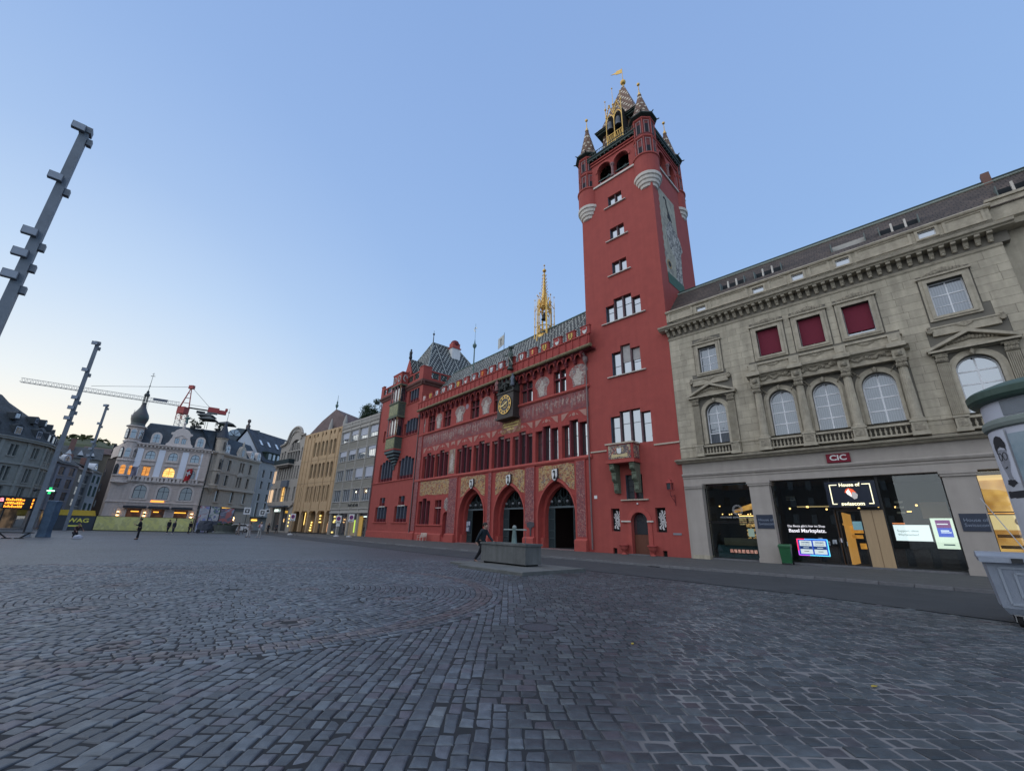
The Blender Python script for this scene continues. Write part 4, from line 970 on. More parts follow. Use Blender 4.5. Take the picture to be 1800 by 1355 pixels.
MB().ext([(-22.35, 8.3), (-21.75, 8.3), (-21.7, 9.8), (-21.9, 10.4), (-22.2, 10.4), (-22.4, 9.6)], -.022, -.015).obj('painted_figure', MATS['pale_figure'], hall)
# corbel table, roll moulding, battlements
cm = MB().ext([(0, 0), (-.12, .0), (-.3, .2), (-.34, .42), (-.58, .62), (-.62, .85), (0, .85)], -.16, .16, 'x').ball((0, -.2, .02), .14, 6, 5)
cme = cm.mesh('corbel'); cme.materials.append(redd)
arcm = MB()
arcm.wall([(-.56, .28), (-.16, .28)] + [(-.0 + .0, .28)][:0] + [(.16, .28), (.56, .28), (.56, .75), (-.56, .75)], [], -.1, 0)
n_c = 28
for i in range(n_c):
 x = -30.6 + i * (30.3 / (n_c - 1)); mk('corbel', cme, None, hall, (x, 0, 16.5))
b = MB()
for i in range(n_c - 1):
 x = -30.6 + (i + .5) * (30.3 / (n_c - 1)); b.wall([(x - .4, 17.3), (x - .4, 16.75)] + [(x - .28 * cos(pi * k / 6), 16.85 + .3 * sin(pi * k / 6)) for k in range(7)] + [(x + .4, 16.75), (x + .4, 17.3)], [], -.45, -.3)
b.obj('arcaded_frieze', red2, hall)
MB().box(-30.9, .95, -.6, 0, 17.28, 17.36).obj('soffit', redd, hall)
rollm = pattern('carved_roll', (.16, .13, .07), [(.07, .06, .04), (.26, .2, .1)], 6, .7, thr=.53)
b = MB(); b.rings([[(x, -.75 - .19 * cos(2 * pi * k / 8), 17.5 + .17 * sin(2 * pi * k / 8)) for k in range(8)] for x in (-31.0, 1.0)]).obj('roll_moulding', rollm, hall)
MB().box(-30.8, .9, -.88, -.7, 17.62, 18.55).box(-30.8, .9, -.7, .0, 17.45, 17.62).obj('parapet', red2, hall)
b = MB()
x = -30.6
while x < .8: b.box(x - .045, x + .045, -.95, -.88, 17.66, 18.5); x += .869
b.obj('parapet_ribs', red2, hall)
MB().box(-30.8, .92, -.98, -.66, 18.52, 18.6).obj('parapet_cap', redp, hall)
SH = [('wr',), ('gb',), ('wb',), ('wb',), ('wb',), ('go',), ('rw',), ('wk',), ('rr',), ('bw',), ('bw',), None, ('wb',), ('og',), ('gb',), ('rw',), ('gk',), ('rw',)]
shc = {'wr': ((.6, .58, .55), (.4, .06, .05)), 'gb': ((.65, .42, .1), (.05, .05, .05)), 'wb': ((.65, .63, .6), (.05, .05, .06)), 'go': ((.7, .45, .1), (.12, .1, .05)), 'rw': ((.6, .58, .55), (.38, .05, .05)), 'wk': ((.6, .6, .58), (.2, .22, .25)), 'rr': ((.5, .08, .03), (.6, .3, .05)), 'bw': ((.5, .52, .55), (.6, .62, .62)), 'og': ((.45, .07, .05), (.72, .5, .15)), 'gk': ((.6, .4, .12), (.1, .05, .03))}
mer = MB().box(-.53, .53, -.88, -.66, 18.6, 19.4).box(-.57, .57, -.93, -.62, 19.4, 19.48).mesh('merlon'); mer.materials.append(red2)
for i in range(18):
 x = -29.05 + 1.738 * i; mk('merlon', mer, None, hall, (x, 0, 0))
 if SH[i] is None: continue
 k = SH[i][0]; c1, c2 = shc[k]
 MB().ext([(x - .25, 19.28), (x + .25, 19.28), (x + .25, 18.95), (x + .16, 18.74), (x, 18.64), (x - .16, 18.74), (x - .25, 18.95)], -.96, -.88).obj('shield', pm('heraldic_' + k, c1, c1), hall)
 if k in ('rw', 'bw', 'wk'): e = [(x - .22, 19.26), (x + .22, 19.26), (x + .22, 19.02), (x - .22, 19.02)]
 else: e = [(x - .08, 19.22), (x + .05, 19.25), (x + .1, 19.1), (x + .02, 19.0), (x + .12, 18.8), (x - .06, 18.82), (x - .12, 18.78), (x - .05, 19.0)]
 MB().ext(e, -.975, -.96).obj('shield_emblem', pm('heraldic_mark_' + k, c2, c2), hall)
# roof
b = MB(); b.slope([(-31.2, -.3, 17.9), (-.1, -.3, 17.9), (-.1, 5.0, 24.9), (-31.2, 5.0, 24.9)]).slope([(-.1, 10.5, 17.9), (-31.2, 10.5, 17.9), (-31.2, 5.0, 24.9), (-.1, 5.0, 24.9)])
b.obj('roof', TILE2, hall)
MB().tube((-31.2, 5.0, 24.95), (-.1, 5.0, 24.95), .09, .09, 6).obj('roof_ridge', copper, hall)
# gilded ridge turret
gx, gy = -10.76, 5.0
rt = MB().lathe([(.75, 23.2), (.75, 24.4), (.62, 24.45)], gx, gy, 6).obj('ridge_turret_base', gold, hall)
b = MB()
for k in range(6):
 a_ = k * pi / 3 + pi / 6; x, y = gx + .8 * cos(a_), gy + .8 * sin(a_)
 b.tube((x, y, 24.3), (x, y, 29.2), .07, .05, 5).tube((x, y, 29.2), (x, y, 29.9), .04, .02, 5).ball((x, y, 29.95), .1, 6, 5)
 x2, y2 = gx + 1.25 * cos(a_), gy + 1.25 * sin(a_)
 b.tube((x2, y2, 22.9 if y2 < gy else 24.2), (x2, y2, 28.6), .075, .045, 5).tube((x2, y2, 28.6), (x2, y2, 29.4), .03, .015, 4).ball((x2, y2, 29.45), .09, 6, 4).tube((x2, y2, 27.8), (x, y, 28.6), .04, .03, 4).tube((x2, y2, 25.5), (x, y, 25.9), .04, .03, 4)
 for q in range(4): b.ball((x2, y2, 24.6 + q * 1.1), .1, 5, 4)
 a2 = a_ + pi / 3; xb, yb = gx + .8 * cos(a2), gy + .8 * sin(a2)
 b.path([(x, y, 27.1), ((x + xb) / 2, (y + yb) / 2, 27.9), (xb, yb, 27.1)], .05, 4).path([(x, y, 27.9), ((x + xb) / 2, (y + yb) / 2, 29.3), (xb, yb, 27.9)], .05, 4)
 b.tube((x, y, 24.7), (xb, yb, 24.7), .05).tube((x, y, 25.5), (xb, yb, 25.5), .06).tube((x, y, 24.7), (xb, yb, 25.5), .03).tube((x, y, 25.5), (xb, yb, 24.7), .03).tube((x, y, 27.9), (xb, yb, 27.9), .07)
b.obj('gilt_tracery', gold, rt)
b = MB().lathe([(.62, 28.2), (.4, 29.4), (.26, 30.5), (.16, 32), (.07, 33.6), (.03, 34.2)], gx, gy, 6)
for k in range(6):
 a_ = k * pi / 3 + pi / 6
 for q in range(9):
  z = 28.9 + q * .5; r_ = .62 - .6 * ((z - 28.2) / 6) ** .7 + .12; b.ball((gx + r_ * cos(a_), gy + r_ * sin(a_), z), .08, 5, 4)
b.ball((gx, gy, 33.6), .26, 8, 5).ball((gx, gy, 34.4), .12, 8, 5); b.obj('gilt_spire', gold, rt)
MB().lathe([(.05, 27.4), (.25, 27.2), (.3, 26.8), (.42, 26.5), (.38, 26.5)], gx, gy, 12).obj('bell', dark, rt)
# roof poles
MB().tube((-22.9, 3, 21.5), (-22.9, 3, 26.0), .1, .08).lathe([(.1, 25.9), (.28, 26.2), (.3, 26.45), (.1, 26.7), (.02, 27.4)], -22.9, 3, 8).tube((-22.9, 3, 26.6), (-22.9, 3, 29.8), .02).obj('roof_finial', copper, hall)
b = MB().path([(-22.9 + .3 * cos(2 * pi * k / 10), 3, 28.9 + .3 * sin(2 * pi * k / 10)) for k in range(9)], .05, 5); b.obj('gilt_crescent', pm('pale_gilding', (.85, .78, .6), metal=.5, rough=.3), hall)
# ---------------- clock with canopy and guardian
clk = MB().box(-12.15, -9.5, -.85, 0, 12.95, 15.6).box(-12.3, -9.35, -1.0, 0, 12.75, 12.95).box(-12.25, -9.4, -.95, 0, 15.6, 15.75).obj('clock_case', pm('dark_clock_stone', (.05, .04, .035), (.025, .022, .02), 6, .6, .4, 12), hall)
cx, cz = -10.83, 14.3
def disc(cx, cz, r0, r1, y0, y1, n=32, a0=0, a1=2 * pi):
 b = MB(); full = a1 - a0 > 6.2
 pts = [a0 + (a1 - a0) * k / n for k in range(n + (0 if full else 1))]
 rr = [[(cx + r_ * cos(a_), y_, cz + r_ * sin(a_)) for a_ in pts] for r_, y_ in ((r0, y1), (r0, y0), (r1, y0), (r1, y1))]
 return b.rings(rr, cap=False, close=full)
disc(cx, cz, .001, 1.02, -.9, -.85).obj('clock_dial', pm('clock_black', (.02, .022, .03), rough=.4), clk)
b = MB();
for k in range(12):
 a_ = 2 * pi * k / 12
 for w_ in (-.075, .0, .075):
  ca, sa = cos(a_ + w_), sin(a_ + w_); b.face([(cx + r_ * ca - t_ * sa, -.925, cz + r_ * sa + t_ * ca) for r_, t_ in ((.74, -.018), (.98, -.022), (.98, .022), (.74, .018))])
b.obj('clock_numerals', gold, clk)
b = MB(); disc(cx, cz, .98, 1.04, -.94, -.9).obj('dial_ring', gold, clk); disc(cx, cz, .68, .72, -.93, -.9).obj('dial_ring', gold, clk)
b = MB()
for k in range(12):
 a_ = 2 * pi * k / 12; b.face([(cx + r_ * cos(a_ + t_), -.92, cz + r_ * sin(a_ + t_)) for r_, t_ in ((.12, 0), (.36, .06), (.46, 0), (.36, -.06))])
b.obj('dial_sunburst', gold, clk)
for L_, a_ in ((.92, rad(-163)), (.66, rad(28))):
 b = MB(); f = lambda r_, t_: (cx + r_ * cos(a_) - t_ * sin(a_), cz + r_ * sin(a_) + t_ * cos(a_))
 b.ext([f(-.25, -.03), f(.3, -.05), f(L_, 0), f(.3, .05), f(-.25, .03)], -.99, -.97).obj('clock_hand', pm('bright_gold', (.9, .75, .35), metal=.4, rough=.35), clk)
stn = pm('dark_carved_stone', (.045, .05, .045), (.02, .025, .022), 8, .7, .8, 14)
b = MB(); rg = [[(cx + r_ * cos(pi * k / 12), y_, 15.75 + r_ * .85 * sin(pi * k / 12)) for k in range(13)] for r_, y_ in ((1.1, 0), (1.1, -.85), (1.38, -.85), (1.38, 0))]
b.rings(rg, cap=False, close=False); b.box(-12.2, -9.45, -.3, 0, 15.7, 16.6); b.obj('clock_canopy', stn, clk)
b = MB()
for x in (-12.1, -11.5, -10.83, -10.15, -9.55):
 t = 18.5 if x == -10.83 else 17.9 if abs(x + 10.83) < .8 else 17.6
 b.lathe([(.16, 16.2), (.16, 16.9), (.08, 17.1), (.02, t)], x, -.75, 4)
 for q in range(5): b.ball((x, -.75, 16.7 + q * .25), .12 - .012 * q, 5, 4)
b.path([(-12.0, -.7, 16.8), (-11.3, -.7, 17.6), (-10.83, -.7, 18.3), (-10.35, -.7, 17.6), (-9.65, -.7, 16.8)], .1, 5).box(-11.9, -9.75, -.5, 0, 16.5, 17.3)
b.obj('canopy_pinnacles', stn, clk)
def figurine(b, x, y, z, h, arm=0):
 b.lathe([(.14 * h, 0), (.17 * h, .1 * h), (.12 * h, .45 * h), (.15 * h, .6 * h), (.15 * h, .75 * h), (.05 * h, .82 * h)], x, y, 8, cz=z).ball((x, y, z + .9 * h), .085 * h, 8, 6)
 b.tube((x - .15 * h, y, z + .74 * h), (x - .2 * h, y - .06 * h, z + .5 * h), .045 * h, .035 * h, 5).tube((x + .15 * h, y, z + .74 * h), (x + .2 * h, y - .08 * h, z + .5 * h), .045 * h, .035 * h, 5)
 b.ball((x, y, z + .98 * h), .1 * h, 6, 4, sz=.5)
for x, m_ in ((-12.2, pm('pink_red_robe', (.36, .14, .12), (.2, .12, .12))), (-9.5, pm('blue_grey_robe', (.17, .2, .24), (.1, .12, .15))), (-10.85, stn)):
 b = MB(); figurine(b, x, -1.0 if x != -10.85 else -.9, 16.1 if x != -10.85 else 15.8, 1.35 if x != -10.85 else .9); b.sm = True; b.obj('carved_figure', m_, clk)
# guardian with banner on the battlement
b = MB(); gxs = -9.75
b.lathe([(.34, 17.95), (.3, 18.15)], gxs, -1.15, 8)
for s_ in (-1, 1): b.tube((gxs + s_ * .2, -1.15, 18.1), (gxs + s_ * .13, -1.15, 18.95), .09, .13, 7)
b.lathe([(.2, 18.9), (.24, 19.1), (.22, 19.4), (.3, 19.8), (.26, 19.95), (.1, 20.05)], gxs, -1.15, 10).ball((gxs, -1.15, 20.2), .17, 8, 6)
b.tube((gxs + .28, -1.15, 19.85), (gxs + .5, -1.3, 19.45), .09, .07, 6).tube((gxs + .5, -1.3, 19.45), (gxs + .2, -1.4, 19.2), .07, .05, 6)
b.tube((gxs - .28, -1.15, 19.85), (gxs - .75, -1.25, 19.7), .09, .07, 6).tube((gxs - .75, -1.25, 19.7), (gxs - .95, -1.35, 19.95), .07, .05, 6)
for k in range(7): b.tube((gxs, -1.15, 20.3), (gxs + .4 * cos(k * .9 + .3), -1.15 + .3 * sin(k * .9), 20.52 + .07 * (k % 2)), .06, .1, 5)
b.sm = True; kn = b.obj('guardian_statue', pm('green_bronze', (.09, .13, .115), (.045, .06, .055), 6, .6, .4), hall)
MB().tube((gxs + .1, -1.45, 19.3), (gxs + .75, -1.45, 18.3), .035, .02, 5).obj('sword', pm('pale_sword', (.45, .42, .35)), kn)
MB().tube((gxs - .95, -1.35, 18.0), (gxs - .95, -1.35, 22.6), .035, .025, 6).obj('banner_pole', dark, kn)
MB().ext([(-1.05, 20.9), (0, 21.2), (0, 22.4), (-1.05, 22.15)], -.015, .015).tr(MT((gxs - .97, -1.35, 0))).obj('banner', pm('pale_banner', (.5, .5, .46)), kn)
MB().ext([(-.6, 21.2), (-.42, 21.25), (-.5, 21.7), (-.35, 21.9), (-.5, 22.1), (-.68, 21.95)], -.022, .022).tr(MT((gxs - .97, -1.35, 0))).obj('banner_emblem', pm('grey_emblem', (.15, .15, .15)), kn)
# gilt inscription under the clock (weathered letters)
b = MB()
for k, n_ in enumerate((15, 14, 7)):
 for j in range(n_): x = -10.75 + (j - n_ / 2) * .17; b.box(x, x + .1, -.03, -.015, 12.32 - k * .31, 12.32 - k * .31 + RF.choice((.14, .2)))
b.obj('gilt_inscription', pm('gilt_letters', (.85, .7, .25)), clk)
MB().box(-12.3, -9.2, -.014, -.002, 11.35, 12.7).obj('inscription_field', pattern('ochre_cartouche', (.24, .12, .06), [(.3, .18, .07), (.2, .07, .06)], 2.5, thr=.53), clk)
# downpipes
pipem = pm('zinc_downpipe', (.2, .14, .13), (.13, .09, .09), 3, .5)
b = MB().path([(-.15, -.14, 16.2), (-.15, -.14, 8.0), (-.12, -.14, 7.9), (-.12, -.14, .3)], .07, 8).lathe([(.08, 16.1), (.22, 16.4), (.24, 16.75), (.1, 16.8)], -.15, -.2, 8).path([(-.15, -.16, 16.7), (-.15, -.5, 17.1)], .09, 8)
b.obj('downpipe', pipem, hall)
b = MB().path([(-31.45, -.12, 17.0), (-31.45, -.12, .3)], .07, 8).lathe([(.08, 16.6), (.2, 16.9), (.22, 17.2), (.1, 17.2)], -31.45, -.16, 8); b.obj('downpipe', pipem, hall)
# tree-shaped metal emblem on the pier
MB().ext([(-7.9, 1.9), (-7.95, 2.25), (-7.5, 2.4), (-6.95, 2.32), (-6.9, 2.0), (-7.25, 1.85), (-7.34, 1.6), (-7.33, 1.15), (-7.48, 1.12), (-7.48, 1.6), (-7.6, 1.85)], -.17, -.11).obj('metal_emblem', pm('dark_emblem', (.08, .07, .08)), hall)
# notice board in the first gate
o = MB().box(-19.42, -18.6, .86, .93, 1.3, 2.5).obj('notice_board', pm('board_navy', (.05, .07, .11)), hall)
MB().box(-19.35, -19.05, .845, .86, 1.9, 2.4).box(-18.98, -18.68, .845, .86, 2.0, 2.42).box(-19.35, -18.9, .845, .86, 1.38, 1.8).obj('notice', pm('notice_paper', (.45, .48, .55)), o)

# ================================================================== ANNEX (corner pavilion with oriel)
an = thing('corner_pavilion', 'red corner pavilion with carved two-storey oriel and patterned hipped roof', 'building', O0, RR)
AX0, AX1, AZ = -45.95, -31.55, 22.2
g1 = [split(-43.45, -39.3, 4, .22, 2.27, 4.48), split(-42.2, -40.35, 2, .22, 4.6, 5.85)]
g2 = [split(-36.72, -32.8, 4, .22, 2.27, 4.48), split(-35.7, -33.85, 2, .22, 4.6, 5.85)]
h1 = split(-43.7, -38.75, 5, .24, 8.28, [11.05, 11.35, 11.62, 11.35, 11.05]); h2 = split(-37.0, -32.15, 5, .24, 8.28, [11.05, 11.35, 11.58, 11.35, 11.05])
k1 = split(-36.4, -32.0, 5, .22, 14.7, [16.6, 17.0, 17.15, 17.1, 16.95]); k2 = split(-35.9, -32.6, 4, .22, 19.75, 21.75); k3 = [(-43.7, -43.0, 14.7, 16.6)]
def cross_hole(g):
 lo, up = g; return [(lo[0][0], lo[0][2]), (lo[-1][1], lo[0][2]), (lo[-1][1], lo[0][3]), (up[-1][1], lo[0][3]), (up[-1][1], up[0][3]), (up[0][0], up[0][3]), (up[0][0], lo[0][3]), (lo[0][0], lo[0][3])]
av = [(-42.9, -42.0, .1, .76), (-41.7, -40.8, .1, .76), (-36.2, -35.3, .06, .8), (-35.0, -34.1, .06, .8)]
holes = [cross_hole(g1), cross_hole(g2)] + [simplify(stepped(q)) for q in (h1, h2, k1, k2, k3)] + [rect(*v) for v in av]
b = MB().wall(rect(AX0, AX1, 0, AZ), holes, 0, .5)
b.face([(AX1, 0, 0), (AX1, 16, 0), (AX1, 16, AZ), (AX1, 0, AZ)]).face([(AX0, 0, 0), (AX0, 16, 0), (AX0, 16, AZ), (AX0, 0, AZ)]).face([(AX0, 16, 0), (AX1, 16, 0), (AX1, 16, AZ), (AX0, 16, AZ)])
b.obj('wall', red, an)
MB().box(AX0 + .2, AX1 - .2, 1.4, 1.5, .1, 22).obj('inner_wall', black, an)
for q in g1 + g2 + [h1, h2, k1, k2]:
 mullions(an, q, .02, .45, blueg); leadlights(an, q, .36, tint, GD, hz=())
 for l, l1_ in zip(q, q[1:]): MB().box(l[1] - .01, l1_[0] + .01, .0, .46, l[2], l[2] + .5).obj('mullion_base', redd, an)
leadlights(an, k3, .36, tint, GD)
for g in (g1, g2):
 MB().box(g[1][0][0] - .2, g[1][-1][1] + .2, .0, .3, 4.46, 4.6).obj('transom', offw, an)
 MB().ext([(-.14, 2.16), (-.14, 2.24), (.1, 2.3), (.1, 2.16)], g[0][0][0] - .5, g[0][-1][1] + .3, 'x').obj('sill', redp, an)
for v in av: MB().box(v[0], v[1], .3, .33, v[2], v[3]).obj('cellar_window', black, an)
band(an, AX0, AX1, [(0, 8.08), (-.12, 8.1), (-.14, 8.2), (0, 8.28)], redp); band(an, AX0, AX1, [(0, 0), (-.12, 0), (-.12, .95), (0, 1.02)], redp, 'plinth')
MB().ext([(-.12, 19.6), (-.12, 19.68), (.1, 19.74), (.1, 19.6)], -36.2, -32.3, 'x').obj('sill', redp, an); MB().ext([(-.12, 14.56), (-.12, 14.64), (.1, 14.7), (.1, 14.56)], -36.6, -31.8, 'x').obj('sill', redp, an)
# cornice and pierced parapet, front and right return
CP = [(0, 21.95), (-.12, 22.0), (-.2, 22.25), (-.42, 22.45), (-.45, 22.7), (0, 22.75)]
band(an, AX0 - .3, AX1 + .45, CP, pm('brown_cornice', (.16, .07, .055), (.11, .05, .045)), 'cornice')
sm2 = MT((AX1, 0, 0)) @ MRo(pi / 2, 4, 'Z')
MB().ext(CP, -.4, 14, 'x').tr(sm2).obj('cornice', MATS['brown_cornice'], an)
def pierced(par, x0, x1, mtx, y=-.3):
 b = MB(); b.box(x0, x1, y, y + .25, 22.75, 23.1).box(x0, x1, y, y + .25, 24.1, 24.3); n_ = max(2, int((x1 - x0) / 1.5));
 b.tr(mtx).obj('parapet', red, par)
 t_ = MB(); st = (x1 - x0) / n_
 for i in range(n_):
  c_ = x0 + (i + .5) * st
  t_.path([(c_ + .36 * cos(2 * pi * k / 10), y + .1, 23.6 + .42 * sin(2 * pi * k / 10)) for k in range(11)], .08, 5).tube((c_ - .5, y + .1, 23.1), (c_ + .5, y + .1, 24.1), .05).tube((c_ + .5, y + .1, 23.1), (c_ - .5, y + .1, 24.1), .05)
 t_.tr(mtx).obj('parapet_tracery', darkgreen, par)
 for i in range(1, n_): MB().box(x0 + i * st - .12, x0 + i * st + .12, y, y + .25, 23.1, 24.1).tr(mtx).obj('parapet_pier', red, par)
I4 = Matrix.Identity(4)
pierced(an, AX0, -40.2, I4); pierced(an, -36.2, AX1 - .9, I4); pierced(an, 1.1, 5.6, sm2); pierced(an, 6.6, 11, sm2)
for mtx, x0, x1 in ((I4, AX1 - .95, AX1 + .32), (sm2, -.3, 1.1), (sm2, 5.6, 6.6), (I4, AX0 - .2, AX0 + .8)): MB().box(x0, x1, -.33, -.02, 22.75, 24.75).box(x0 - .05, x1 + .05, -.38, 0, 24.75, 24.87).tr(mtx).obj('parapet_merlon', red, an)
# oriel
ox0, ox1 = -39.9, -36.7; oc = (ox0 + ox1) / 2
def orbox(z0, z1, d, m_, name, grow=0.0):
 pts = [(ox0 - .0 - grow, 0), (ox0 - grow, -d - grow), (ox1 + grow, -d - grow), (ox1 + grow, 0)]
 return MB().ext(pts, z0, z1, 'z').obj(name, m_, an)
orl = orbox(12.75, 14.6, 1.2, verdi, 'oriel_lower_box'); orbox(17.9, 20.0, 1.2, verdi, 'oriel_upper_box')
greenrel = pattern('gilded_green_relief', (.1, .13, .065), [(.22, .25, .1), (.05, .07, .04), (.3, .28, .12)], 5, .6, thr=.53)
for z0, z1 in ((12.95, 14.45), (18.1, 19.8)):
 MB().box(ox0 + .12, ox1 - .12, -1.23, -1.2, z0, z1).obj('relief_panel', greenrel, an); MB().box(ox1, ox1 + .03, -1.1, -.1, z0, z1).obj('relief_panel', pattern('dark_green_relief', (.05, .075, .06), [(.09, .12, .08), (.03, .045, .04)], 5, .6, thr=.53), an)
for z in (12.6, 14.6, 17.7, 20.0, 22.9): orbox(z, z + .18, 1.2, redp if z < 15 else verdi, 'oriel_moulding', .12)
for z0, z1 in ((14.78, 17.7), (20.18, 22.9)):
 MB().ext([(ox0 + .25, 0), (ox0 + .25, -.9), (ox1 - .25, -.9), (ox1 - .25, 0)], z0, z1, 'z').obj('oriel_glazing', GD, an)
 for x in (ox0 + .1, ox0 + .1 + (ox1 - ox0 - .2) / 3, ox0 + .1 + 2 * (ox1 - ox0 - .2) / 3, ox1 - .1):
  MB().lathe([(.15, 0), (.16, .45), (.1, .5), (.085, z1 - z0 - .5), (.15, z1 - z0 - .3), (.15, z1 - z0)], x, -1.1, 8, cz=z0).obj('oriel_column', pm('painted_column', (.3, .2, .2)) if x < ox1 - .3 else pm('amber_column', (.33, .2, .1), (.2, .1, .06)), an)
 MB().lathe([(.13, 0), (.08, .5), (.08, z1 - z0 - .4), (.13, z1 - z0)], ox1 - .1, -.15, 8, cz=z0).obj('oriel_column', redd, an)
for k, (z0, z1, g_) in enumerate(((12.1, 12.6, .0), (11.65, 12.1, -.28), (11.25, 11.65, -.55), (10.85, 11.25, -.82), (10.5, 10.85, -1.1))):
 dd = 1.2 + g_;
 if dd < .15: dd = .15
 MB().ext([(ox0 - g_, 0), (ox0 - g_, -dd), (ox1 + g_, -dd), (ox1 + g_, 0)], z0 + .12, z1, 'z').obj('oriel_corbel', pm('blue_grey_corbel', (.13, .18, .19), (.09, .12, .13)) if k % 2 == 0 or k > 0 else red2, an)
 MB().ext([(ox0 - g_ + .1, 0), (ox0 - g_ + .1, -dd + .1), (ox1 + g_ - .1, -dd + .1), (ox1 + g_ - .1, 0)], z0, z0 + .12, 'z').obj('oriel_corbel_groove', black, an)
MB().lathe([(.02, 9.75), (.16, 9.95), (.1, 10.15), (.2, 10.4), (.35, 10.6)], oc, -.15, 8).obj('oriel_pendant', pm('blue_grey_corbel', (.13, .18, .19)), an)
b = MB().box(ox0, ox1, -1.1, -.85, 23.1, 25.0).box(ox0, ox0 + .25, -1.1, 0, 23.1, 25.0).box(ox1 - .25, ox1, -1.1, 0, 23.1, 24.95).box(ox0 - .08, ox1 + .08, -1.16, 0, 25.0, 25.15)
b.obj('oriel_parapet', red, an)
b = MB()
for c_ in (oc - .8, oc + .7): b.path([(c_ + .4 * cos(2 * pi * k / 10), -1.13, 24.1 + .5 * sin(2 * pi * k / 10)) for k in range(11)], .09, 5)
b.path([(ox1 + .03, -.55 + .3 * cos(2 * pi * k / 10), 24.1 + .5 * sin(2 * pi * k / 10)) for k in range(9)], .08, 5); b.obj('parapet_tracery', pm('pale_tracery', (.4, .42, .4)), an)
# hipped roof, ridge running back
b = MB(); rx = -38.2; rz0 = 23.0
e0, e1, ey0, ey1 = AX0 + .6, AX1 - .6, .6, 15.6; pk, bk, pz = (rx, 4.6), (rx, 10.0), 32.4
b.slope([(e0, ey0, rz0), (e1, ey0, rz0), (*pk, pz)]); b.slope([(e1, ey0, rz0), (e1, ey1, rz0), (*bk, pz), (*pk, pz)])
b.slope([(e1, ey1, rz0), (e0, ey1, rz0), (*bk, pz)]); b.slope([(e0, ey1, rz0), (e0, ey0, rz0), (*pk, pz), (*bk, pz)]); b.obj('roof', tiles('pavilion_roof_tiles', (.034, .042, .044), (.6, .62, .56), .18, .17, dot=.62, band=3.0), an)
b = MB()
for p, q in (((e1, ey0, rz0), (*pk, pz)), ((e0, ey0, rz0), (*pk, pz)), ((e1, ey1, rz0), (*bk, pz)), ((*pk, pz), (*bk, pz))): b.tube(p, q, .13, .13, 6)
b.obj('roof_hips', pattern('glazed_hip', (.3, .32, .3), [(.1, .12, .12)], 3, thr=.5), an)
MB().tube((rx, 4.6, pz), (rx, 4.6, pz + 1.5), .09, .06).ball((rx, 4.6, pz + 1.65), .2, 8, 6).tube((rx, 4.6, pz + 1.7), (rx, 4.6, pz + 2.3), .03).obj('roof_finial', dark, an)
chm = MB().box(-37.9, -36.6, 7.6, 9.3, 29.0, 31.9).obj('chimney', white, an)
MB().box(-38.0, -36.5, 7.5, 9.4, 31.9, 32.1).box(-37.85, -36.65, 7.7, 9.2, 32.1, 33.0).obj('chimney_cap', redp, chm)
MB().ball((-37.25, 8.45, 33.0), .78, 12, 8, sz=.9).obj('chimney_dome', redd, chm)
# gabled dormer with statue behind the oriel
dr = MB().ext([(-38.9, 22.9), (-36.6, 22.9), (-36.6, 25.4), (-37.75, 27.9), (-38.9, 25.4)], .3, .6).box(-36.9, -36.6, .6, 3.5, 22.9, 25.4).obj('gable_dormer', red, an)
for x in (-38.1, -37.4): MB().ext(archpoly(x - .18, x + .18, 24.6, 25.5, 6), .26, .3).obj('dormer_window', black, dr)
MB().ext(archpoly(-38.15, -37.35, 22.95, 23.7, 8), .24, .3).obj('dormer_arch', offw, dr); MB().ext(archpoly(-38.0, -37.5, 22.95, 23.65, 8), .22, .24).obj('dormer_opening', black, dr)
b = MB(); b.slope([(-36.4, .4, 25.2), (-36.4, 4.0, 25.2), (-37.75, 4.0, 28.0), (-37.75, .4, 28.0)]).slope([(-39.1, 4.0, 25.2), (-39.1, .4, 25.2), (-37.75, .4, 28.0), (-37.75, 4.0, 28.0)]); b.obj('dormer_roof', TILE2, dr)
b = MB(); figurine(b, -37.75, .45, 28.0, 1.7); b.sm = True; b.obj('dormer_statue', dark, dr)
# side shed dormer on the right slope
sd = MB().box(-32.9, -32.0, 5.5, 9.5, 23.2, 24.6).obj('shed_dormer', white, an)
MB().ext([(-35.5, 25.7), (-31.8, 24.6), (-31.8, 24.75), (-35.5, 25.9)], 5.2, 9.8).obj('shed_dormer_roof', darkgreen, sd); MB().box(-32.0, -31.96, 5.8, 9.2, 23.5, 24.4).obj('shed_dormer_window', GD, sd)
b = MB().path([(AX0 - .0, -.12, 22.0), (AX0 - .0, -.12, .2)], .07, 8); b.obj('downpipe', pipem, an)
# ================================================================== STONE CORNER BANK (right)
bank = thing('stone_building', 'grey sandstone bank building with pedimented windows above a glazed ground-floor shop', 'building', T0, RT)
BX1, BZ = 17.8, 16.25
stn1 = pm('grey_sandstone', (.49, .435, .33), (.36, .32, .245), 1.6, .9, .5, 30, streak=.2, vary=.1)
stn2 = pm('carved_sandstone', (.47, .415, .315), (.31, .275, .21), 3.2, .85, .5, 24, streak=.15)
stn3 = pm('relief_sandstone', (.38, .335, .25), (.15, .13, .1), 7, .9, 1.0, 9)
grd = pm('painted_ground_floor', (.38, .34, .3), (.33, .295, .26), 1.2, .8, .2, streak=.08)
WP = pm('white_window_frame', (.72, .73, .74), (.66, .67, .68), 3, .4)
wc = [2.8, 6.8, 9.15, 11.55, 15.5]
upw = [(2.15, 3.42, 12.8, 14.74), (6.1, 7.42, 12.98, 14.88), (8.5, 9.78, 12.98, 14.88), (10.86, 12.18, 12.98, 14.92), (14.7, 16.07, 12.95, 14.97)]
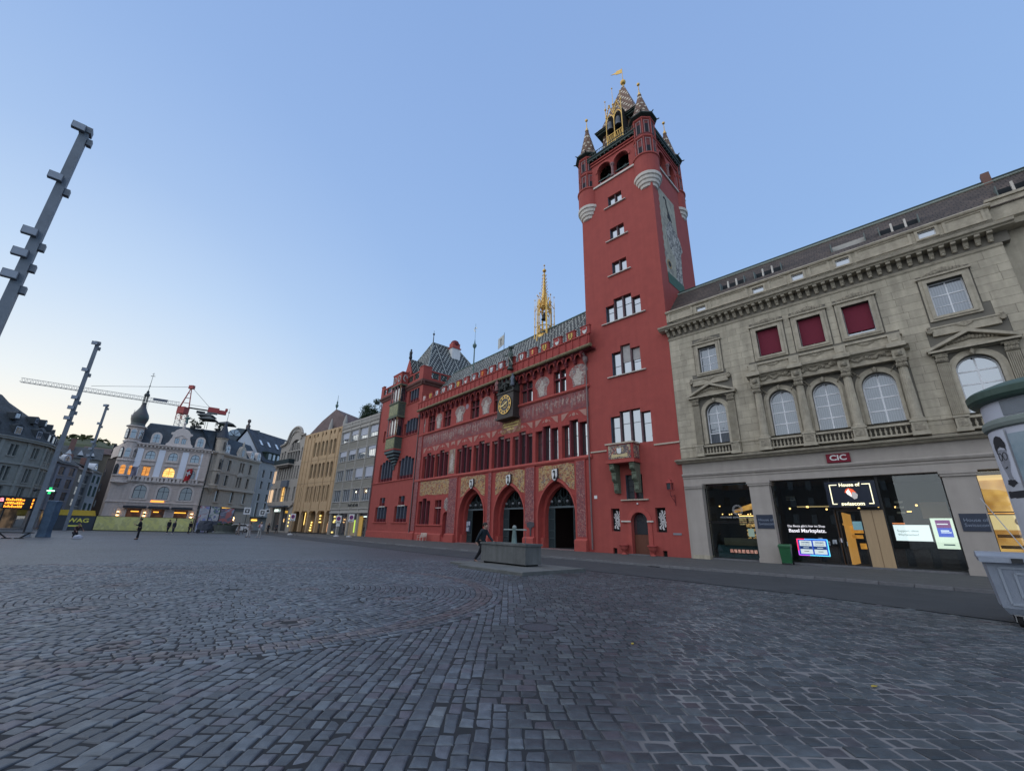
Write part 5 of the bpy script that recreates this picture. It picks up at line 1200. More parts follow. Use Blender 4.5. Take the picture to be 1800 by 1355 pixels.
arw = [(2.12, 3.5, 7.56, 10.45), (6.15, 7.54, 7.6, 10.5), (8.5, 9.86, 7.6, 10.5), (10.9, 12.37, 7.62, 10.52), (14.72, 16.24, 7.6, 10.55)]
holes = [rect(*q) for q in upw] + [archpoly(q[0], q[1], q[2], q[3] - (q[1] - q[0]) / 2, 12) for q in arw]
b = MB().wall(rect(0, BX1, 6.6, BZ + 1.4), holes, 0, .42)
b.face([(0, 0, 0), (0, 14, 0), (0, 14, 18.6), (0, 0, 18.6)])
b.obj('wall', pm('recessed_joint_stone', (.17, .155, .125), (.13, .12, .1), 2, .9), bank)
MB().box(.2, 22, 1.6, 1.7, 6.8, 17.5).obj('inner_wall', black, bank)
# ashlar blocks laid on the wall, trimmed round the windows
FR = [(q[0] - .36, q[1] + .36, q[2] - .3, q[3] + .34) for q in upw]
BLK = FR + [(1.3, 4.15, 6.7, 11.95), (5.35, 13.1, 6.7, 12.7), (14.1, 17.05, 6.7, 12.1), (1.5, 3.85, 11.9, 12.6), (14.35, 16.7, 12.0, 12.8)]
z = 6.75; row = 0; RB = random.Random(5); nb = 0
while z < BZ - .02:
 h = min(.46, BZ - z); x = -.0 + (0 if row % 2 else -.45)
 segs = [(.02, BX1)]
 for f in BLK:
  if f[2] < z + h - .02 and f[3] > z + .02:
   ns = []
   for a, b_ in segs:
    if f[0] > a and f[1] < b_: ns += [(a, f[0]), (f[1], b_)]
    elif f[0] <= a < f[1] < b_: ns.append((f[1], b_))
    elif a < f[0] < b_ <= f[1]: ns.append((a, f[0]))
    elif f[0] <= a and f[1] >= b_: pass
    else: ns.append((a, b_))
   segs = ns
 cuts = []; xx = x
 while xx < BX1 + 1: cuts.append(xx); xx += RB.uniform(.85, 1.25)
 for a, b_ in segs:
  cs = [a] + [c for c in cuts if a + .22 < c < b_ - .22] + [b_]
  for p, q in zip(cs, cs[1:]):
   if q - p < .05: continue
   d = .022 + RB.uniform(-.004, .004)
   bb = MB().ext([(p + .006, z + .006), (q - .006, z + .006), (q - .006, z + h - .006), (p + .006, z + h - .006)], -d, .004)
   bb.obj('stone', stn1, bank); nb += 1
 z += h; row += 1
print('stones', nb)
for i, q in enumerate(upw):
 x0, x1, z0, z1 = q
 for k, (g_, y_) in enumerate(((.3, -.1), (.16, -.15))):
  MB().wall(rect(x0 - g_, x1 + g_, z0 - g_ * .8, z1 + g_), [rect(x0, x1, z0, z1)], y_, 0, edges=True).obj('window_surround', stn2, bank)
 MB().box(x0 - .4, x1 + .4, -.2, 0, z1 + .28, z1 + .38).obj('window_hood', stn2, bank)
 w = window(bank, x0, x1, z0, z1, .2, WP, GC if i in (0, 4) else GM, 1, 0, .07, .06, hz=(.62,) if i in (0, 4) else ())
 if i in (0, 4): window(bank, x0, x1, z0, z1, .205, WP, GC, 0, 0, .02, .02, hz=(.31,), name='glazing_bar_frame') if False else MB().box(x0 + .07, x1 - .07, .21, .24, z0 + .6, z0 + .63).obj('glazing_bar', WP, bank)
 if i in (1, 2, 3):
  MB().box(x0 + .04, x1 - .04, .12, .15, z0 + (.14 if i < 3 else .26), z1 - .02).obj('red_blind', pm('crimson_blind', (.16, .012, .03), (.13, .01, .025), 12, .8, .15, 60), bank)
 # carved crest over the hood
 c_ = (x0 + x1) / 2; b = MB(); RC = random.Random(i)
 for k in range(-6, 7):
  h = .34 * (1 - abs(k) / 7.5) ** 1.2 + .05
  b.ball((c_ + k * .13, -.13, z1 + .38 + h * .45), .07 + h * .16, 6, 5, sz=1.4)
  b.ball((c_ + k * .13 + .05, -.16, z1 + .38 + h * .8), .05, 5, 4)
 b.obj('carved_crest', stn3, bank)
# pedimented tabernacle windows (1 and 5)
def fluted(x0, x1, z0, z1, y0, name, mt=stn2):
 b = MB(); n_ = 6; w = (x1 - x0) / (2 * n_ + 1); b.box(x0, x1, y0 * .6, 0, z0, z1)
 for k in range(n_ + 1): b.box(x0 + 2 * k * w, x0 + (2 * k + 1) * w, y0, y0 * .6, z0 + .1, z1 - .1)
 return b.obj(name, mt, bank)
def capital(x0, x1, z0, z1, y0, round_=False):
 b = MB(); cx = (x0 + x1) / 2; w = (x1 - x0) / 2
 b.box(x0 - .08, x1 + .08, y0 - .1, 0, z1 - .08, z1).box(x0 - .02, x1 + .02, y0 - .03, 0, z0, z0 + .05)
 for k in range(5):
  for r_ in range(2): b.ball((x0 + (k + .5) * (x1 - x0) / 5 + (.03 if r_ else 0), y0 - .02 - .03 * r_, z0 + .12 + r_ * (z1 - z0) * .42), .075, 5, 4, sz=1.5)
 b.obj('capital', stn3, bank)
def arch_window(i, recess=.0):
 x0, x1, z0, z1 = arw[i]; r_ = (x1 - x0) / 2; zs = z1 - r_; c_ = (x0 + x1) / 2
 for g_, y_ in ((.3, -.08), (.15, -.14)):
  MB().wall(archpoly(x0 - g_, x1 + g_, z0, zs, 14), [archpoly(x0, x1, z0 + .001, zs, 14)], y_, 0, edges=True).obj('arch_surround', stn2, bank)
 window(bank, x0, x1, z0, z1, .22, WP, GC if i < 4 else GM, 1, 0, .07, .07, arch=1, hz=(.255, .51, .74))
 MB().ball((c_, -.2, z1 + .12), .12, 6, 5, sz=1.5).obj('keystone', stn3, bank)
 # little balustrade in front
 bz0, bz1 = 6.78, 7.42
 MB().box(x0 - .25, x1 + .25, -.42, -.12, bz1 - .1, bz1).box(x0 - .25, x1 + .25, -.42, -.12, bz0, bz0 + .1).obj('balustrade_rail', stn2, bank)
 me_key = 'baluster'
 if me_key not in CACHE:
  m_ = MB().lathe([(.05, 0), (.05, .05), (.035, .08), (.062, .18), (.055, .24), (.03, .34), (.045, .4), (.045, .44)], n=8); m_.sm = True; q = m_.mesh('baluster'); q.materials.append(stn2); CACHE[me_key] = q
 n_ = 9
 for k in range(n_): mk('baluster', CACHE[me_key], None, bank, (x0 - .12 + (x1 - x0 + .24) * k / (n_ - 1), -.27, bz0 + .1))
def pedestal(x0, x1, y0=-.42):
 MB().box(x0, x1, y0, 0, 6.78, 7.42).box(x0 - .04, x1 + .04, y0 - .04, 0, 7.4, 7.5).box(x0 - .05, x1 + .05, y0 - .05, 0, 6.7, 6.86).obj('pedestal', stn2, bank)
 MB().box(x0 + .08, x1 - .08, y0 - .02, y0, 6.95, 7.32).obj('pedestal_relief', stn3, bank)
for i in range(5): arch_window(i)
for i, (xl, xr) in ((0, (1.3, 4.12)), (4, (14.12, 17.0))):
 x0, x1 = arw[i][:2]
 for a, b_ in ((xl, xl + .44), (xr - .44, xr)):
  fluted(a, b_, 7.5, 10.42, -.17, 'pilaster'); capital(a, b_, 10.4, 10.85, -.17)
 MB().box(xl - .02, xr + .02, -.2, 0, 10.85, 10.89).obj('entablature', stn2, bank)
 MB().box(xl - .2, xr + .2, -.42, 0, 10.89, 11).box(xl - .12, xr + .12, -.3, 0, 10.98, 10.89).obj('pediment_cornice', stn2, bank)
 c_ = (xl + xr) / 2; W2 = (xr - xl) / 2 + .25
 b = MB().ext([(c_ - W2, 11), (c_ - W2 + .1, 11), (c_, 11.69), (c_ + W2 - .1, 11), (c_ + W2, 11), (c_ + W2, 11.1), (c_, 11.86), (c_ - W2, 11.1)], -.44, 0); b.obj('pediment_rake', stn2, bank)
 MB().ext([(c_ - W2 + .3, 11), (c_ + W2 - .3, 11), (c_, 11.66)], -.14, 0).obj('tympanum', stn2, bank)
 b = MB()
 for k in range(-7, 8): b.ball((c_ + k * .13, -.17, 11.27 + .22 * (1 - abs(k) / 8)), .06 + .05 * (1 - abs(k) / 8), 5, 4, sz=1.3)
 b.obj('tympanum_carving', stn3, bank)
 MB().box(xl + .2, xr - .2, -.16, 0, 11.86, 12.28).box(xl + .15, xr - .15, -.2, 0, 12.28, 12.36).obj('panel_block', stn2, bank)
 MB().ext([(c_ - .32, 12.23), (c_, 12.08), (c_ + .32, 12.23), (c_, 12.38)], -.21, -.16).obj('diamond_relief', stn3, bank)
 for s_ in (xl + .12, xr - .12): MB().lathe([(.0, -.14), (.12, -.14), (.14, 0), (.12, .14), (0, .14)], n=10).tr(MT((s_, -.12, 12.15)) @ MRo(pi / 2, 4, 'X')).ball((s_, -.14, 12.36), .1, 6, 5).obj('scroll', stn3, bank)
 pedestal(xl - .0, xl + .5); pedestal(xr - .5, xr)
# central colonnade
cols = [5.65, 8.0, 10.37, 12.8]
for x in cols:
 b = MB(); rr = []
 for z_, r_ in ((7.5, .3), (7.62, .3), (7.66, .24), (8.6, .235), (8.62, .22), (10.5, .185)):
  rr.append((r_, z_))
 b.lathe(rr[:4], x, -.28, 16); b.obj('column_base', stn2, bank)
 n_ = 32; rg = [[(x + (r_ * (1 if k % 2 else .9)) * cos(2 * pi * k / n_), -.28 + (r_ * (1 if k % 2 else .9)) * sin(2 * pi * k / n_), z_) for k in range(n_)] for z_, r_ in ((8.6, .235), (10.5, .19))]
 MB().rings(rg).obj('column_shaft', stn2, bank)
 capital(x - .22, x + .22, 10.48, 10.95, -.5); pedestal(x - .3, x + .3, -.58)
 MB().box(x - .3, x + .3, -.62, 0, 10.95, 10.96).box(x - .27, x + .27, -.56, 0, 10.96, 11.46).box(x - .4, x + .4, -.8, 0, 11.56, 11.79).obj('entablature_block', stn2, bank)
 MB().ball((x, -.58, 11.21), .17, 7, 6).ball((x - .1, -.58, 11.14), .09, 5, 4).ball((x + .1, -.58, 11.14), .09, 5, 4).obj('mask_carving', stn3, bank)
 MB().box(x - .26, x + .26, -.5, 0, 11.89, 12.44).box(x - .14, x + .14, -.53, -.5, 11.99, 12.34).obj('parapet_block', stn2, bank)
MB().box(5.3, 13.15, -.42, 0, 10.95, 10.96).box(5.35, 13.1, -.34, 0, 10.96, 11.46).obj('entablature', stn2, bank)
MB().ext([(0, 11.46), (-.4, 11.48), (-.5, 11.58), (-.66, 11.64), (-.68, 11.77), (0, 11.81)], 5.2, 13.3, 'x').obj('entablature_cornice', stn2, bank)
for (a, b_), sd_ in (((5.98, 7.68), 1), ((8.32, 10.05), 2), ((10.7, 12.48), 3)):
 b = MB(); RC = random.Random(sd_); x = a
 while x < b_: b.ball((x, -.37, 11.37 + .1 * sin(x * 9)), RC.uniform(.06, .12), 6, 5, sx=1.4); b.tube((x, -.37, 11.3), (x + .1, -.37, 11.37 + .12 * sin(x * 9 + 1)), .05, .03, 5); x += .11
 b.ball(((a + b_) / 2 + .6, -.4, 11.42), .14, 7, 6); b.obj('frieze_carving', stn3, bank)
MB().box(5.35, 13.1, -.34, 0, 11.81, 12.34).box(5.3, 13.15, -.44, 0, 12.34, 12.46).obj('balcony_parapet', stn2, bank)
for c_ in (6.8, 9.18, 11.58):
 MB().ext([(c_ - .4, 12.25), (c_, 12.1), (c_ + .4, 12.25), (c_, 12.4)], -.38, -.34).obj('diamond_relief', stn3, bank)
 for s_ in (-1, 1):    # spandrel leaves
  b = MB()
  for k in range(6): b.ball((c_ + s_ * (.62 + .07 * k), -.09, 10.3 + .1 * k), .055, 5, 4)
  b.obj('spandrel_carving', stn3, bank)
# cornices
def mould(x0, x1, prof, name, mt=stn2, par=bank): return MB().ext(prof, x0, x1, 'x').obj(name, mt, par)
mould(-.02, BX1, [(0, 15.98), (-.06, 16.0), (-.1, 16.1), (0, 16.15)], 'architrave_string')
mould(-.5, BX1 + .55, [(.1, 16.76), (-.56, 16.78), (-.6, 16.86), (-.72, 16.9), (-.76, 17.02), (-.68, 17.07), (.1, 17.16)], 'main_cornice')
br_ = MB().ext([(0, 16.3), (-.1, 16.31), (-.24, 16.44), (-.32, 16.6), (-.54, 16.64), (-.54, 16.76), (0, 16.76)], -.1, .1, 'x').ball((0, -.14, 16.36), .1, 6, 4).mesh('cornice_bracket'); br_.materials.append(stn2)
x = .1
while x < BX1 + .1: mk('cornice_bracket', br_, None, bank, (x, 0, 0)); x += .445
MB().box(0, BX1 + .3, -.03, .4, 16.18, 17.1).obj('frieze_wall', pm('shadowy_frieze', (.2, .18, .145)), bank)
mould(-.3, BX1 + .4, [(0, 6.34), (-.2, 6.36), (-.3, 6.46), (-.46, 6.5), (-.5, 6.6), (0, 6.7)], 'lower_cornice')
mould(0, BX1, [(0, 7.42), (-.05, 7.43), (-.07, 7.5), (0, 7.53)], 'sill_string')
# attic
aw = [(2.4, 3.08, 17.72, 18.1), (6.34, 7.04, 17.72, 18.15), (8.74, 9.4, 17.72, 18.18), (11.14, 11.84, 17.72, 18.2), (15.0, 15.72, 17.78, 18.25)]
MB().wall(rect(0, BX1, 17.1, 18.42), [rect(*q) for q in aw], -.0, .4).obj('attic_wall', stn2, bank)
mould(-.02, BX1 + .1, [(.4, 18.36), (-.12, 18.36), (-.18, 18.46), (-.1, 18.55), (.4, 18.57)], 'attic_cornice')
ends = [.1] + [v for q in aw for v in (q[0] - .22, q[1] + .22)] + [BX1 - .1]
for a, b_ in zip(ends[::2], ends[1::2]):
 MB().wall(rect(a + .08, b_ - .08, 17.62, 18.38), [rect(a + .2, b_ - .2, 17.74, 18.26)], -.05, 0, edges=True).obj('attic_panel_frame', stn2, bank)
for q in aw:
 window(bank, *q, .1, WP, GM, 0, 0, .05); MB().wall(rect(q[0] - .12, q[1] + .12, q[2] - .1, q[3] + .12), [rect(*q)], -.06, 0, edges=True).obj('attic_window_surround', stn2, bank)
# mansard roof with long slots
RT2 = tiles('brown_roof_tiles', (.062, .045, .034), (.1, .1, .1), .3, .3, bump=1.0)
slots = [(3.95, 5.7), (6.35, 8.13), (11.02, 12.84), (13.5, 15.38), (18.5, 20.4)]
rz0, rz1, ry0, ry1 = 18.4, 21.75, .2, 3.2
def on(y_): return rz0 + (rz1 - rz0) * (y_ - ry0) / (ry1 - ry0)
b = MB(); xs_ = [0] + [v for s_ in slots for v in s_] + [24]
ya, yb = 1.22, 1.78
b.slope([(0, ry0, rz0), (24, ry0, rz0), (24, ya, on(ya)), (0, ya, on(ya))]); b.slope([(0, yb, on(yb)), (24, yb, on(yb)), (24, ry1, rz1), (0, ry1, rz1)])
for a, b_ in zip(xs_[::2], xs_[1::2]): b.slope([(a, ya, on(ya)), (b_, ya, on(ya)), (b_, yb, on(yb)), (a, yb, on(yb))])
b.obj('mansard_roof', RT2, bank)
for k, (a, b_) in enumerate(slots):
 MB().box(a, b_, yb + .0, yb + .04, on(ya) - .1, on(yb) + .02).obj('dormer_window', pm('dark_slot', (.015, .02, .024)) if k != 2 else pm('pale_screen', (.42, .4, .36)), bank)
 MB().box(a, a + .05, ya, yb, on(ya) - .05, on(yb)).box(b_ - .05, b_, ya, yb, on(ya) - .05, on(yb)).box(a, b_, ya, yb, on(ya) - .06, on(ya)).obj('dormer_lining', pm('grey_green_metal', (.15, .18, .17)), bank)
 for f in (.33, .67):
  if k != 2: MB().box(a + (b_ - a) * f - .05, a + (b_ - a) * f + .05, ya + .05, ya + .2, on(ya), on(yb)).obj('dormer_post', offw, bank)
MB().tube((0, ry1 - .25, on(ry1 - .25) + .06), (24, ry1 - .25, on(ry1 - .25) + .06), .07).obj('roof_rail', pm('pale_roof_rail', (.3, .34, .3)), bank)
MB().box(-.0, 24, ry1 - .05, ry1 + .35, rz1 - .05, rz1 + .12).obj('ridge_flashing', darkgreen, bank)
MB().box(18.5, 18.85, 2.9, 3.3, 21.2, 22.25).obj('chimney', pm('brick_chimney', (.2, .11, .09)), bank)
# set-back continuation on the right
ext_ = MB().box(BX1, 26, .5, 1.0, 6.6, 17.0).obj('recessed_wing', stn1, bank)
mould(BX1 + .05, 26, [(.5, 16.9), (-.1, 16.95), (-.2, 17.2), (-.35, 17.3), (.5, 17.4)], 'wing_cornice'); MB().box(BX1, 26, .3, .9, 17.4, 18.8).box(BX1, 26, .2, .9, 18.8, 18.95).obj('wing_attic', stn2, bank)
for z0 in (7.6, 12.9): MB().wall(rect(18.6, 20.6, z0 - .2, z0 + 3), [rect(18.95, 20.25, z0, z0 + 2.6)], .42, .5, edges=True).obj('window_surround', stn2, bank); window(bank, 18.95, 20.25, z0, z0 + 2.6, .46, WP, GM, 1, 1)
MB().box(BX1, 26, -.3, .5, 6.42, 6.7).obj('wing_lower_cornice', stn2, bank)
MB().ext([(19.9, 18.9), (22, 18.9), (22, 22.5), (21.2, 23.6), (20.6, 22.6), (20.0, 19.8)], .8, 2.6).obj('wing_gable', stn2, bank); MB().ext([(19.7, 18.9), (19.95, 18.9), (20.7, 22.6), (21.3, 23.6), (21.2, 23.8), (20.5, 22.8), (19.75, 19.8)], .6, 2.7).obj('wing_gable_roof', darkgreen, bank)
# ground floor: architrave bands, pillars, shop windows
MB().wall(rect(0, 26, 4.9, 6.45), [], .0, .3).obj('shop_fascia', grd, bank)
MB().box(0, 26, 0, .9, 4.88, 4.9).obj('shopfront_soffit', grd, bank)
mould(-.03, 26, [(0, 5.42), (-.08, 5.45), (-.13, 5.56), (-.1, 5.62), (0, 5.65)], 'fascia_band', grd)
mould(-.02, 26, [(0, 5.28), (-.035, 5.29), (-.05, 5.36), (0, 5.4)], 'fascia_band', grd)
PL = [(.18, 1.24), (4.2, 5.33), (13.05, 14.22), (21.5, 22.7)]
for a, b_ in PL:
 MB().box(a, b_, -.08, .75, .1, 4.62).box(a - .06, b_ + .06, -.16, .78, 4.62, 4.74).box(a - .1, b_ + .1, -.2, .8, 4.74, 4.9).obj('pillar', grd, bank)
 MB().box(a - .03, b_ + .03, -.11, .78, .1, .34).obj('pillar_base', stn2 if a < 1 else grd, bank)
MB().box(0, .16, .0, .6, .1, 4.9).obj('corner_return', grd, bank)
b = MB().box(1.24, 4.2, .3, .9, .1, .2).box(5.33, 13.05, .3, .9, .1, .2).box(14.22, 21.5, .3, .9, .1, .2).obj('shop_plinth', kerbm, bank)
frm = pm('black_shop_frame', (.015, .017, .02), (.012,) * 3, 4, .35)
SG = glass_clear('shop_glass', .1, (.82, .88, .88))
def pane_(x0, x1, z0, z1, y=.45):
 f = MB().box(x0, x0 + .05, y, y + .08, z0, z1).box(x1 - .05, x1, y, y + .08, z0, z1).box(x0 + .05, x1 - .05, y, y + .08, z0, z0 + .05).box(x0 + .05, x1 - .05, y, y + .08, z1 - .05, z1).obj('shop_window', frm, bank)
 MB().box(x0 + .05, x1 - .05, y + .03, y + .04, z0 + .05, z1 - .05).obj('pane', SG, f); return f
pane_(1.24, 4.2, .2, 2.4); pane_(1.24, 4.2, 2.44, 4.88)
pane_(5.33, 8.3, .2, 4.88); pane_(10.45, 13.05, .2, 4.88); pane_(8.3, 10.45, 3.12, 4.88)
dfr = pane_(8.38, 9.46, .2, 3.08); pane_(14.22, 17.6, .2, 2.85); pane_(14.22, 17.6, 2.9, 4.88); pane_(17.6, 21.5, .2, 4.88)
MB().box(9.47, 10.44, .4, .5, .2, 3.08).obj('timber_panel', pm('pale_timber_panel', (.42, .29, .16), (.36, .25, .14), 3, .6, .1, stretch=(4, 4, .4)), bank)
MB().box(9.94, 9.96, .39, .41, .2, 3.08).obj('panel_joint', pm('dark_timber_joint', (.2, .13, .07)), bank)
# interiors
room = pm('shop_room_wall', (.035, .038, .042), (.025, .027, .03), 1)
MB().box(1.0, 13.6, 5.0, 5.1, .1, 4.9).box(4.6, 4.75, 1.0, 5, .1, 4.9).box(13.45, 13.6, .8, 5.1, .1, 4.9).box(.9, 1.0, .8, 5, .1, 4.9).obj('shop_room', room, bank)
MB().box(4.75, 24, .56, 5.1, 4.9, 4.94).obj('shop_ceiling', room, bank)
MB().box(1, 24, .9, 5.1, .1, .14).obj('shop_floor', pm('shop_floor', (.05, .045, .04)), bank)
warm = em('warm_light', (1.0, .55, .18), 4.0); amber = em('amber_ceiling', (1.0, .5, .12), .9, (.35, .15, .03), 1.4); wht = em('cold_white_light', (.85, 1, .92), 1.5)
MB().box(1.0, 4.6, 1.2, 5, 4.85, 4.88).obj('cafe_ceiling', pm('cafe_ceiling', (.12, .09, .06)), bank)
b = MB().ext([(2.0, 3.1), (4.4, 3.6), (4.5, 4.1), (2.8, 3.6), (2.1, 3.3)], 3.2, 3.25); b.obj('lit_canopy', amber, bank)
MB().box(1.5, 1.56, 2.0, 2.06, 3.5, 3.56).box(1.9, 4.0, 4.7, 4.75, 2.95, 3.0).box(6.5, 6.6, 3.0, 3.1, 3.4, 3.5).box(11.3, 11.5, 2.4, 2.45, 3.05, 3.1).obj('spot_lights', warm, bank)
b = MB()
for k in range(4): b.box(1.9 + k * .62, 2.35 + k * .62, 4.6, 4.7, 2.35, 2.9)
b.obj('menu_boards', em('menu_glow', (.8, .6, .3), .5, (.1, .06, .03), 14), bank)
b = MB()
for r_ in range(5):
 for k in range(9): b.box(2.5 + k * .11, 2.58 + k * .11, 4.0, 4.1, 1.0 + r_ * .3, 1.0 + r_ * .3 + .12 + .06 * ((k * 7 + r_) % 3))
b.obj('shelf_goods', em('shelf_glow', (1, .6, .2), .8, (.15, .06, .02), 9), bank)
MB().box(1.9, 4.1, 1.0, 1.5, 1.0, 1.45).obj('counter_glass', pm('bronze_counter', (.2, .16, .1), metal=.4, rough=.3), bank)
MB().box(1.4, 4.2, 1.1, 1.8, .1, 1.0).obj('counter', pm('teal_counter', (.03, .07, .075)), bank)
b = MB()
for k in range(7): b.box(2.2 + k * .24, 2.36 + k * .24, 1.0, 1.08, .55, .75)
b.obj('pastries', em('pastry_glow', (1.0, .5, .4), .7, (.4, .1, .08), 8), bank)
MB().box(3.3, 3.65, 1.5, 1.55, 1.55, 2.05).obj('menu_card', em('card_glow', (.6, .7, .6), .5), bank)
b = MB()
for k in range(9): b.ball((5.8 + k * .85, 2.0 + (k % 3) * .7, 3.3 + .12 * (k % 2)), .055, 6, 5).ball((1.6 + k * .3, 2.2 + .5 * (k % 2), 3.0), .04, 6, 5)
b.obj('added_warm_balls', warm, bank)  # glowing balls added to warm the dim shop interiors
b = MB()
for k in range(7): b.box(5.9 + k * .36, 6.12 + k * .36, 4.15, 4.2, 1.15 + .1 * (k % 3), 1.4 + .1 * (k % 3))
b.obj('added_lit_displays', em('display_glow', (.6, .65, .8), .5, (.1, .1, .16), 9), bank)  # glowing screens added to brighten the dim shop
b = MB()
for k in range(7):
 x = 5.8 + k * 1.05; b.box(x, x + .7, 4.2, 4.6, .1, 1.1)
b.obj('display_tables', pm('dark_table', (.06, .05, .045)), bank)
b = MB().box(8.5, 8.56, 1.2, 4, .2, 3).box(8.5, 8.6, .8, 4.2, 2.3, 2.4)
b.obj('lit_door_edge', em('amber_edge', (1, .45, .1), .55), bank)
MB().box(8.5, 9.3, 3.0, 3.4, 1.9, 2.3).box(9.0, 9.5, 1.6, 1.7, 1.05, 1.35).box(8.6, 9.1, 2.6, 2.7, 1.6, 1.8).obj('lit_counter', em('orange_shelf', (1.0, .42, .06), .75, (.5, .2, .03), 3), bank)
MB().box(11.9, 12.95, 2.2, 2.3, 2.7, 3.55).obj('brown_partition', pm('brown_partition', (.22, .13, .08)), bank)
for k in range(3): MB().box(10.9, 11.25, 1.9, 1.95, 2.95 + .28 * k, 3.05 + .28 * k).box(5.7, 6.2, 1.9, 1.95, 3.8 + .1 * k, 3.84 + .1 * k).obj('stair_nosing', pm('pale_nosing', (.3, .26, .2)), bank)
MB().box(5.9, 8.2, 3.5, 3.6, 3.45, 3.52).obj('light_strip', em('strip_glow', (.8, .55, .25), .5), bank)
MB().box(14.3, 21.4, 2.6, 2.7, .2, 4.85).obj('lobby_wall', em('lobby_glow', (1.0, .56, .16), .85, (.45, .2, .04), 1.2), bank)
MB().box(14.3, 21.4, 1.2, 2.6, 4.6, 4.7).obj('lobby_ceiling', em('lobby_ceiling_glow', (1.0, .62, .22), 1.0), bank)
for k in range(3): MB().box(15.2, 16.6, 1.5, 1.55, 3.6 + k * .14, 3.64 + k * .14).obj('lobby_light', em('bright_warm', (1, .9, .6), 4), bank)
for k in range(3): MB().box(14.4, 17.5, 1.9, 2.0, .8 + k * .5, .95 + k * .5).obj('lobby_slats', pm('amber_slat', (.3, .15, .04)), bank)
goldtxt = pm('gold_letters', (.65, .45, .2), metal=.3, rough=.4)
text('CIC', .62, pm('copper_letters', (.45, .2, .07)), bank, (15.6, 1.3, 2.5), ext=.02, sx=1.1); MB().box(14.3, 17.5, 1.34, 1.36, 2.15, 2.85).obj('sign_backlight', em('sign_back_glow', (1, .72, .34), .9), bank)
text('CIC', .62, pm('copper_letters', (.45, .2, .07)), bank, (15.6, 1.3, 1.35), ext=.02, sx=1.1)
# signs on the bank
sg = thing('bank_sign', 'dark red sign with three white capital letters above the shop windows', 'sign', T0 + TX * 9.08 + TY * -.02 + Vector((0, 0, 5.93)), RT)
MB().box(-.55, .55, -.1, 0, -.25, .25).obj('panel', pm('crimson_sign', (.2, .015, .03)), sg); text('CIC', .42, white, sg, (0, -.11, 0), ext=.01, sx=1.15, bold=.01)
hs = thing('shop_sign', 'black hanging sign box over the shop door with a glowing frame and letters', 'sign', T0 + TX * 9.27 + TY * .1 + Vector((0, 0, 3.93)), RT)
MB().box(-1.12, 1.12, 0, .3, -.7, .7).obj('sign_box', pm('navy_black_panel', (.012, .018, .035), rough=.3), hs)
glow = em('cream_glow', (1.0, .93, .62), 1.6)
b = MB(); z_ = .5
for s_ in (-1, 1):
 b.box(min(s_ * .92, s_ * .56), max(s_ * .92, s_ * .56), -.03, 0, .5, .54).box(min(s_ * .92, s_ * .7), max(s_ * .92, s_ * .7), -.03, 0, -.54, -.5).box(min(s_ * .92, s_ * .88), max(s_ * .92, s_ * .88), -.03, 0, -.5, .5)
b.obj('glowing_frame', glow, hs)
text('House of', .25, glow, hs, (0, -.02, .5), bold=.006); text('swisscom', .27, glow, hs, (0, -.02, -.52), bold=.006)
MB().ext([(-.26, .1), (-.2, .25), (-.06, .33), (.12, .26), (.24, .08), (.12, .12), (0, -.1), (-.12, .02)], -.03, 0).obj('emblem_red', em('red_glow', (.9, .12, .04), .9), hs)
MB().ext([(-.06, .28), (.02, .02), (.02, -.16), (-.16, .0), (-.2, .12)], -.04, -.03).obj('emblem_white', em('soft_white_glow', (1, .95, .9), 1.2), hs)
MB().ext([(.02, -.16), (.06, .1), (.2, .1), (.3, -.04), (.24, -.24), (.1, -.28)], -.035, -.02).obj('emblem_grey', em('grey_glow', (.5, .48, .48), .7), hs)
for x, s_ in ((4.82, 'left'), (13.7, 'right')):
 o = thing('name_plate', 'dark blue shop plate on the %s, ' % ('narrow pillar left of the green bin' if s_ == 'left' else 'wide pillar beside the grey container'), 'sign', T0 + TX * x + TY * -.085 + Vector((0, 0, 2.45)), RT)
 o['label'] = o['label'].rstrip(', ')
 MB().box(-.46, .46, -.03, 0, -.4, .4).obj('plate', pm('navy_plate', (.03, .04, .065), rough=.4), o)
 text('House of', .22, pm('grey_blue_letters', (.25, .29, .36)), o, (-.36, -.035, .1), align='LEFT', ext=.004); text('Swisscom', .22, pm('grey_blue_letters', (.25, .29, .36)), o, (-.36, -.035, -.13), align='LEFT', ext=.004)
wl = em('window_lettering', (.95, .93, 1.0), .9)
text("Das Beste gibt's hier im Shop", .175, wl, bank, (5.85, .43, 2.22), align='LEFT', ext=.003, sx=.9); text('Basel Marktplatz.', .27, wl, bank, (5.87, .43, 1.96), align='LEFT', ext=.003, bold=.006, sx=1.0)
text('RÖSTEREI ESPRESSO BAR', .14, pm('pale_lettering', (.5, .5, .5)), bank, (2.05, .43, 2.72), align='LEFT', ext=.003, sx=1.2)
b = MB()
for k in range(20):
 a_ = 2 * pi * k / 20; b.ball((3.17 + .3 * cos(a_), .42, 3.18 + .3 * sin(a_)), .03, 5, 4)
b.path([(3.17 + .24 * cos(2 * pi * k / 16), .42, 3.18 + .24 * sin(2 * pi * k / 16)) for k in range(17)], .012, 4); b.obj('window_emblem', pm('pale_lettering', (.5, .5, .5)), bank)
text('RÖSTER', .12, pm('pale_lettering', (.5, .5, .5)), bank, (3.17, .41, 3.18), ext=.003)
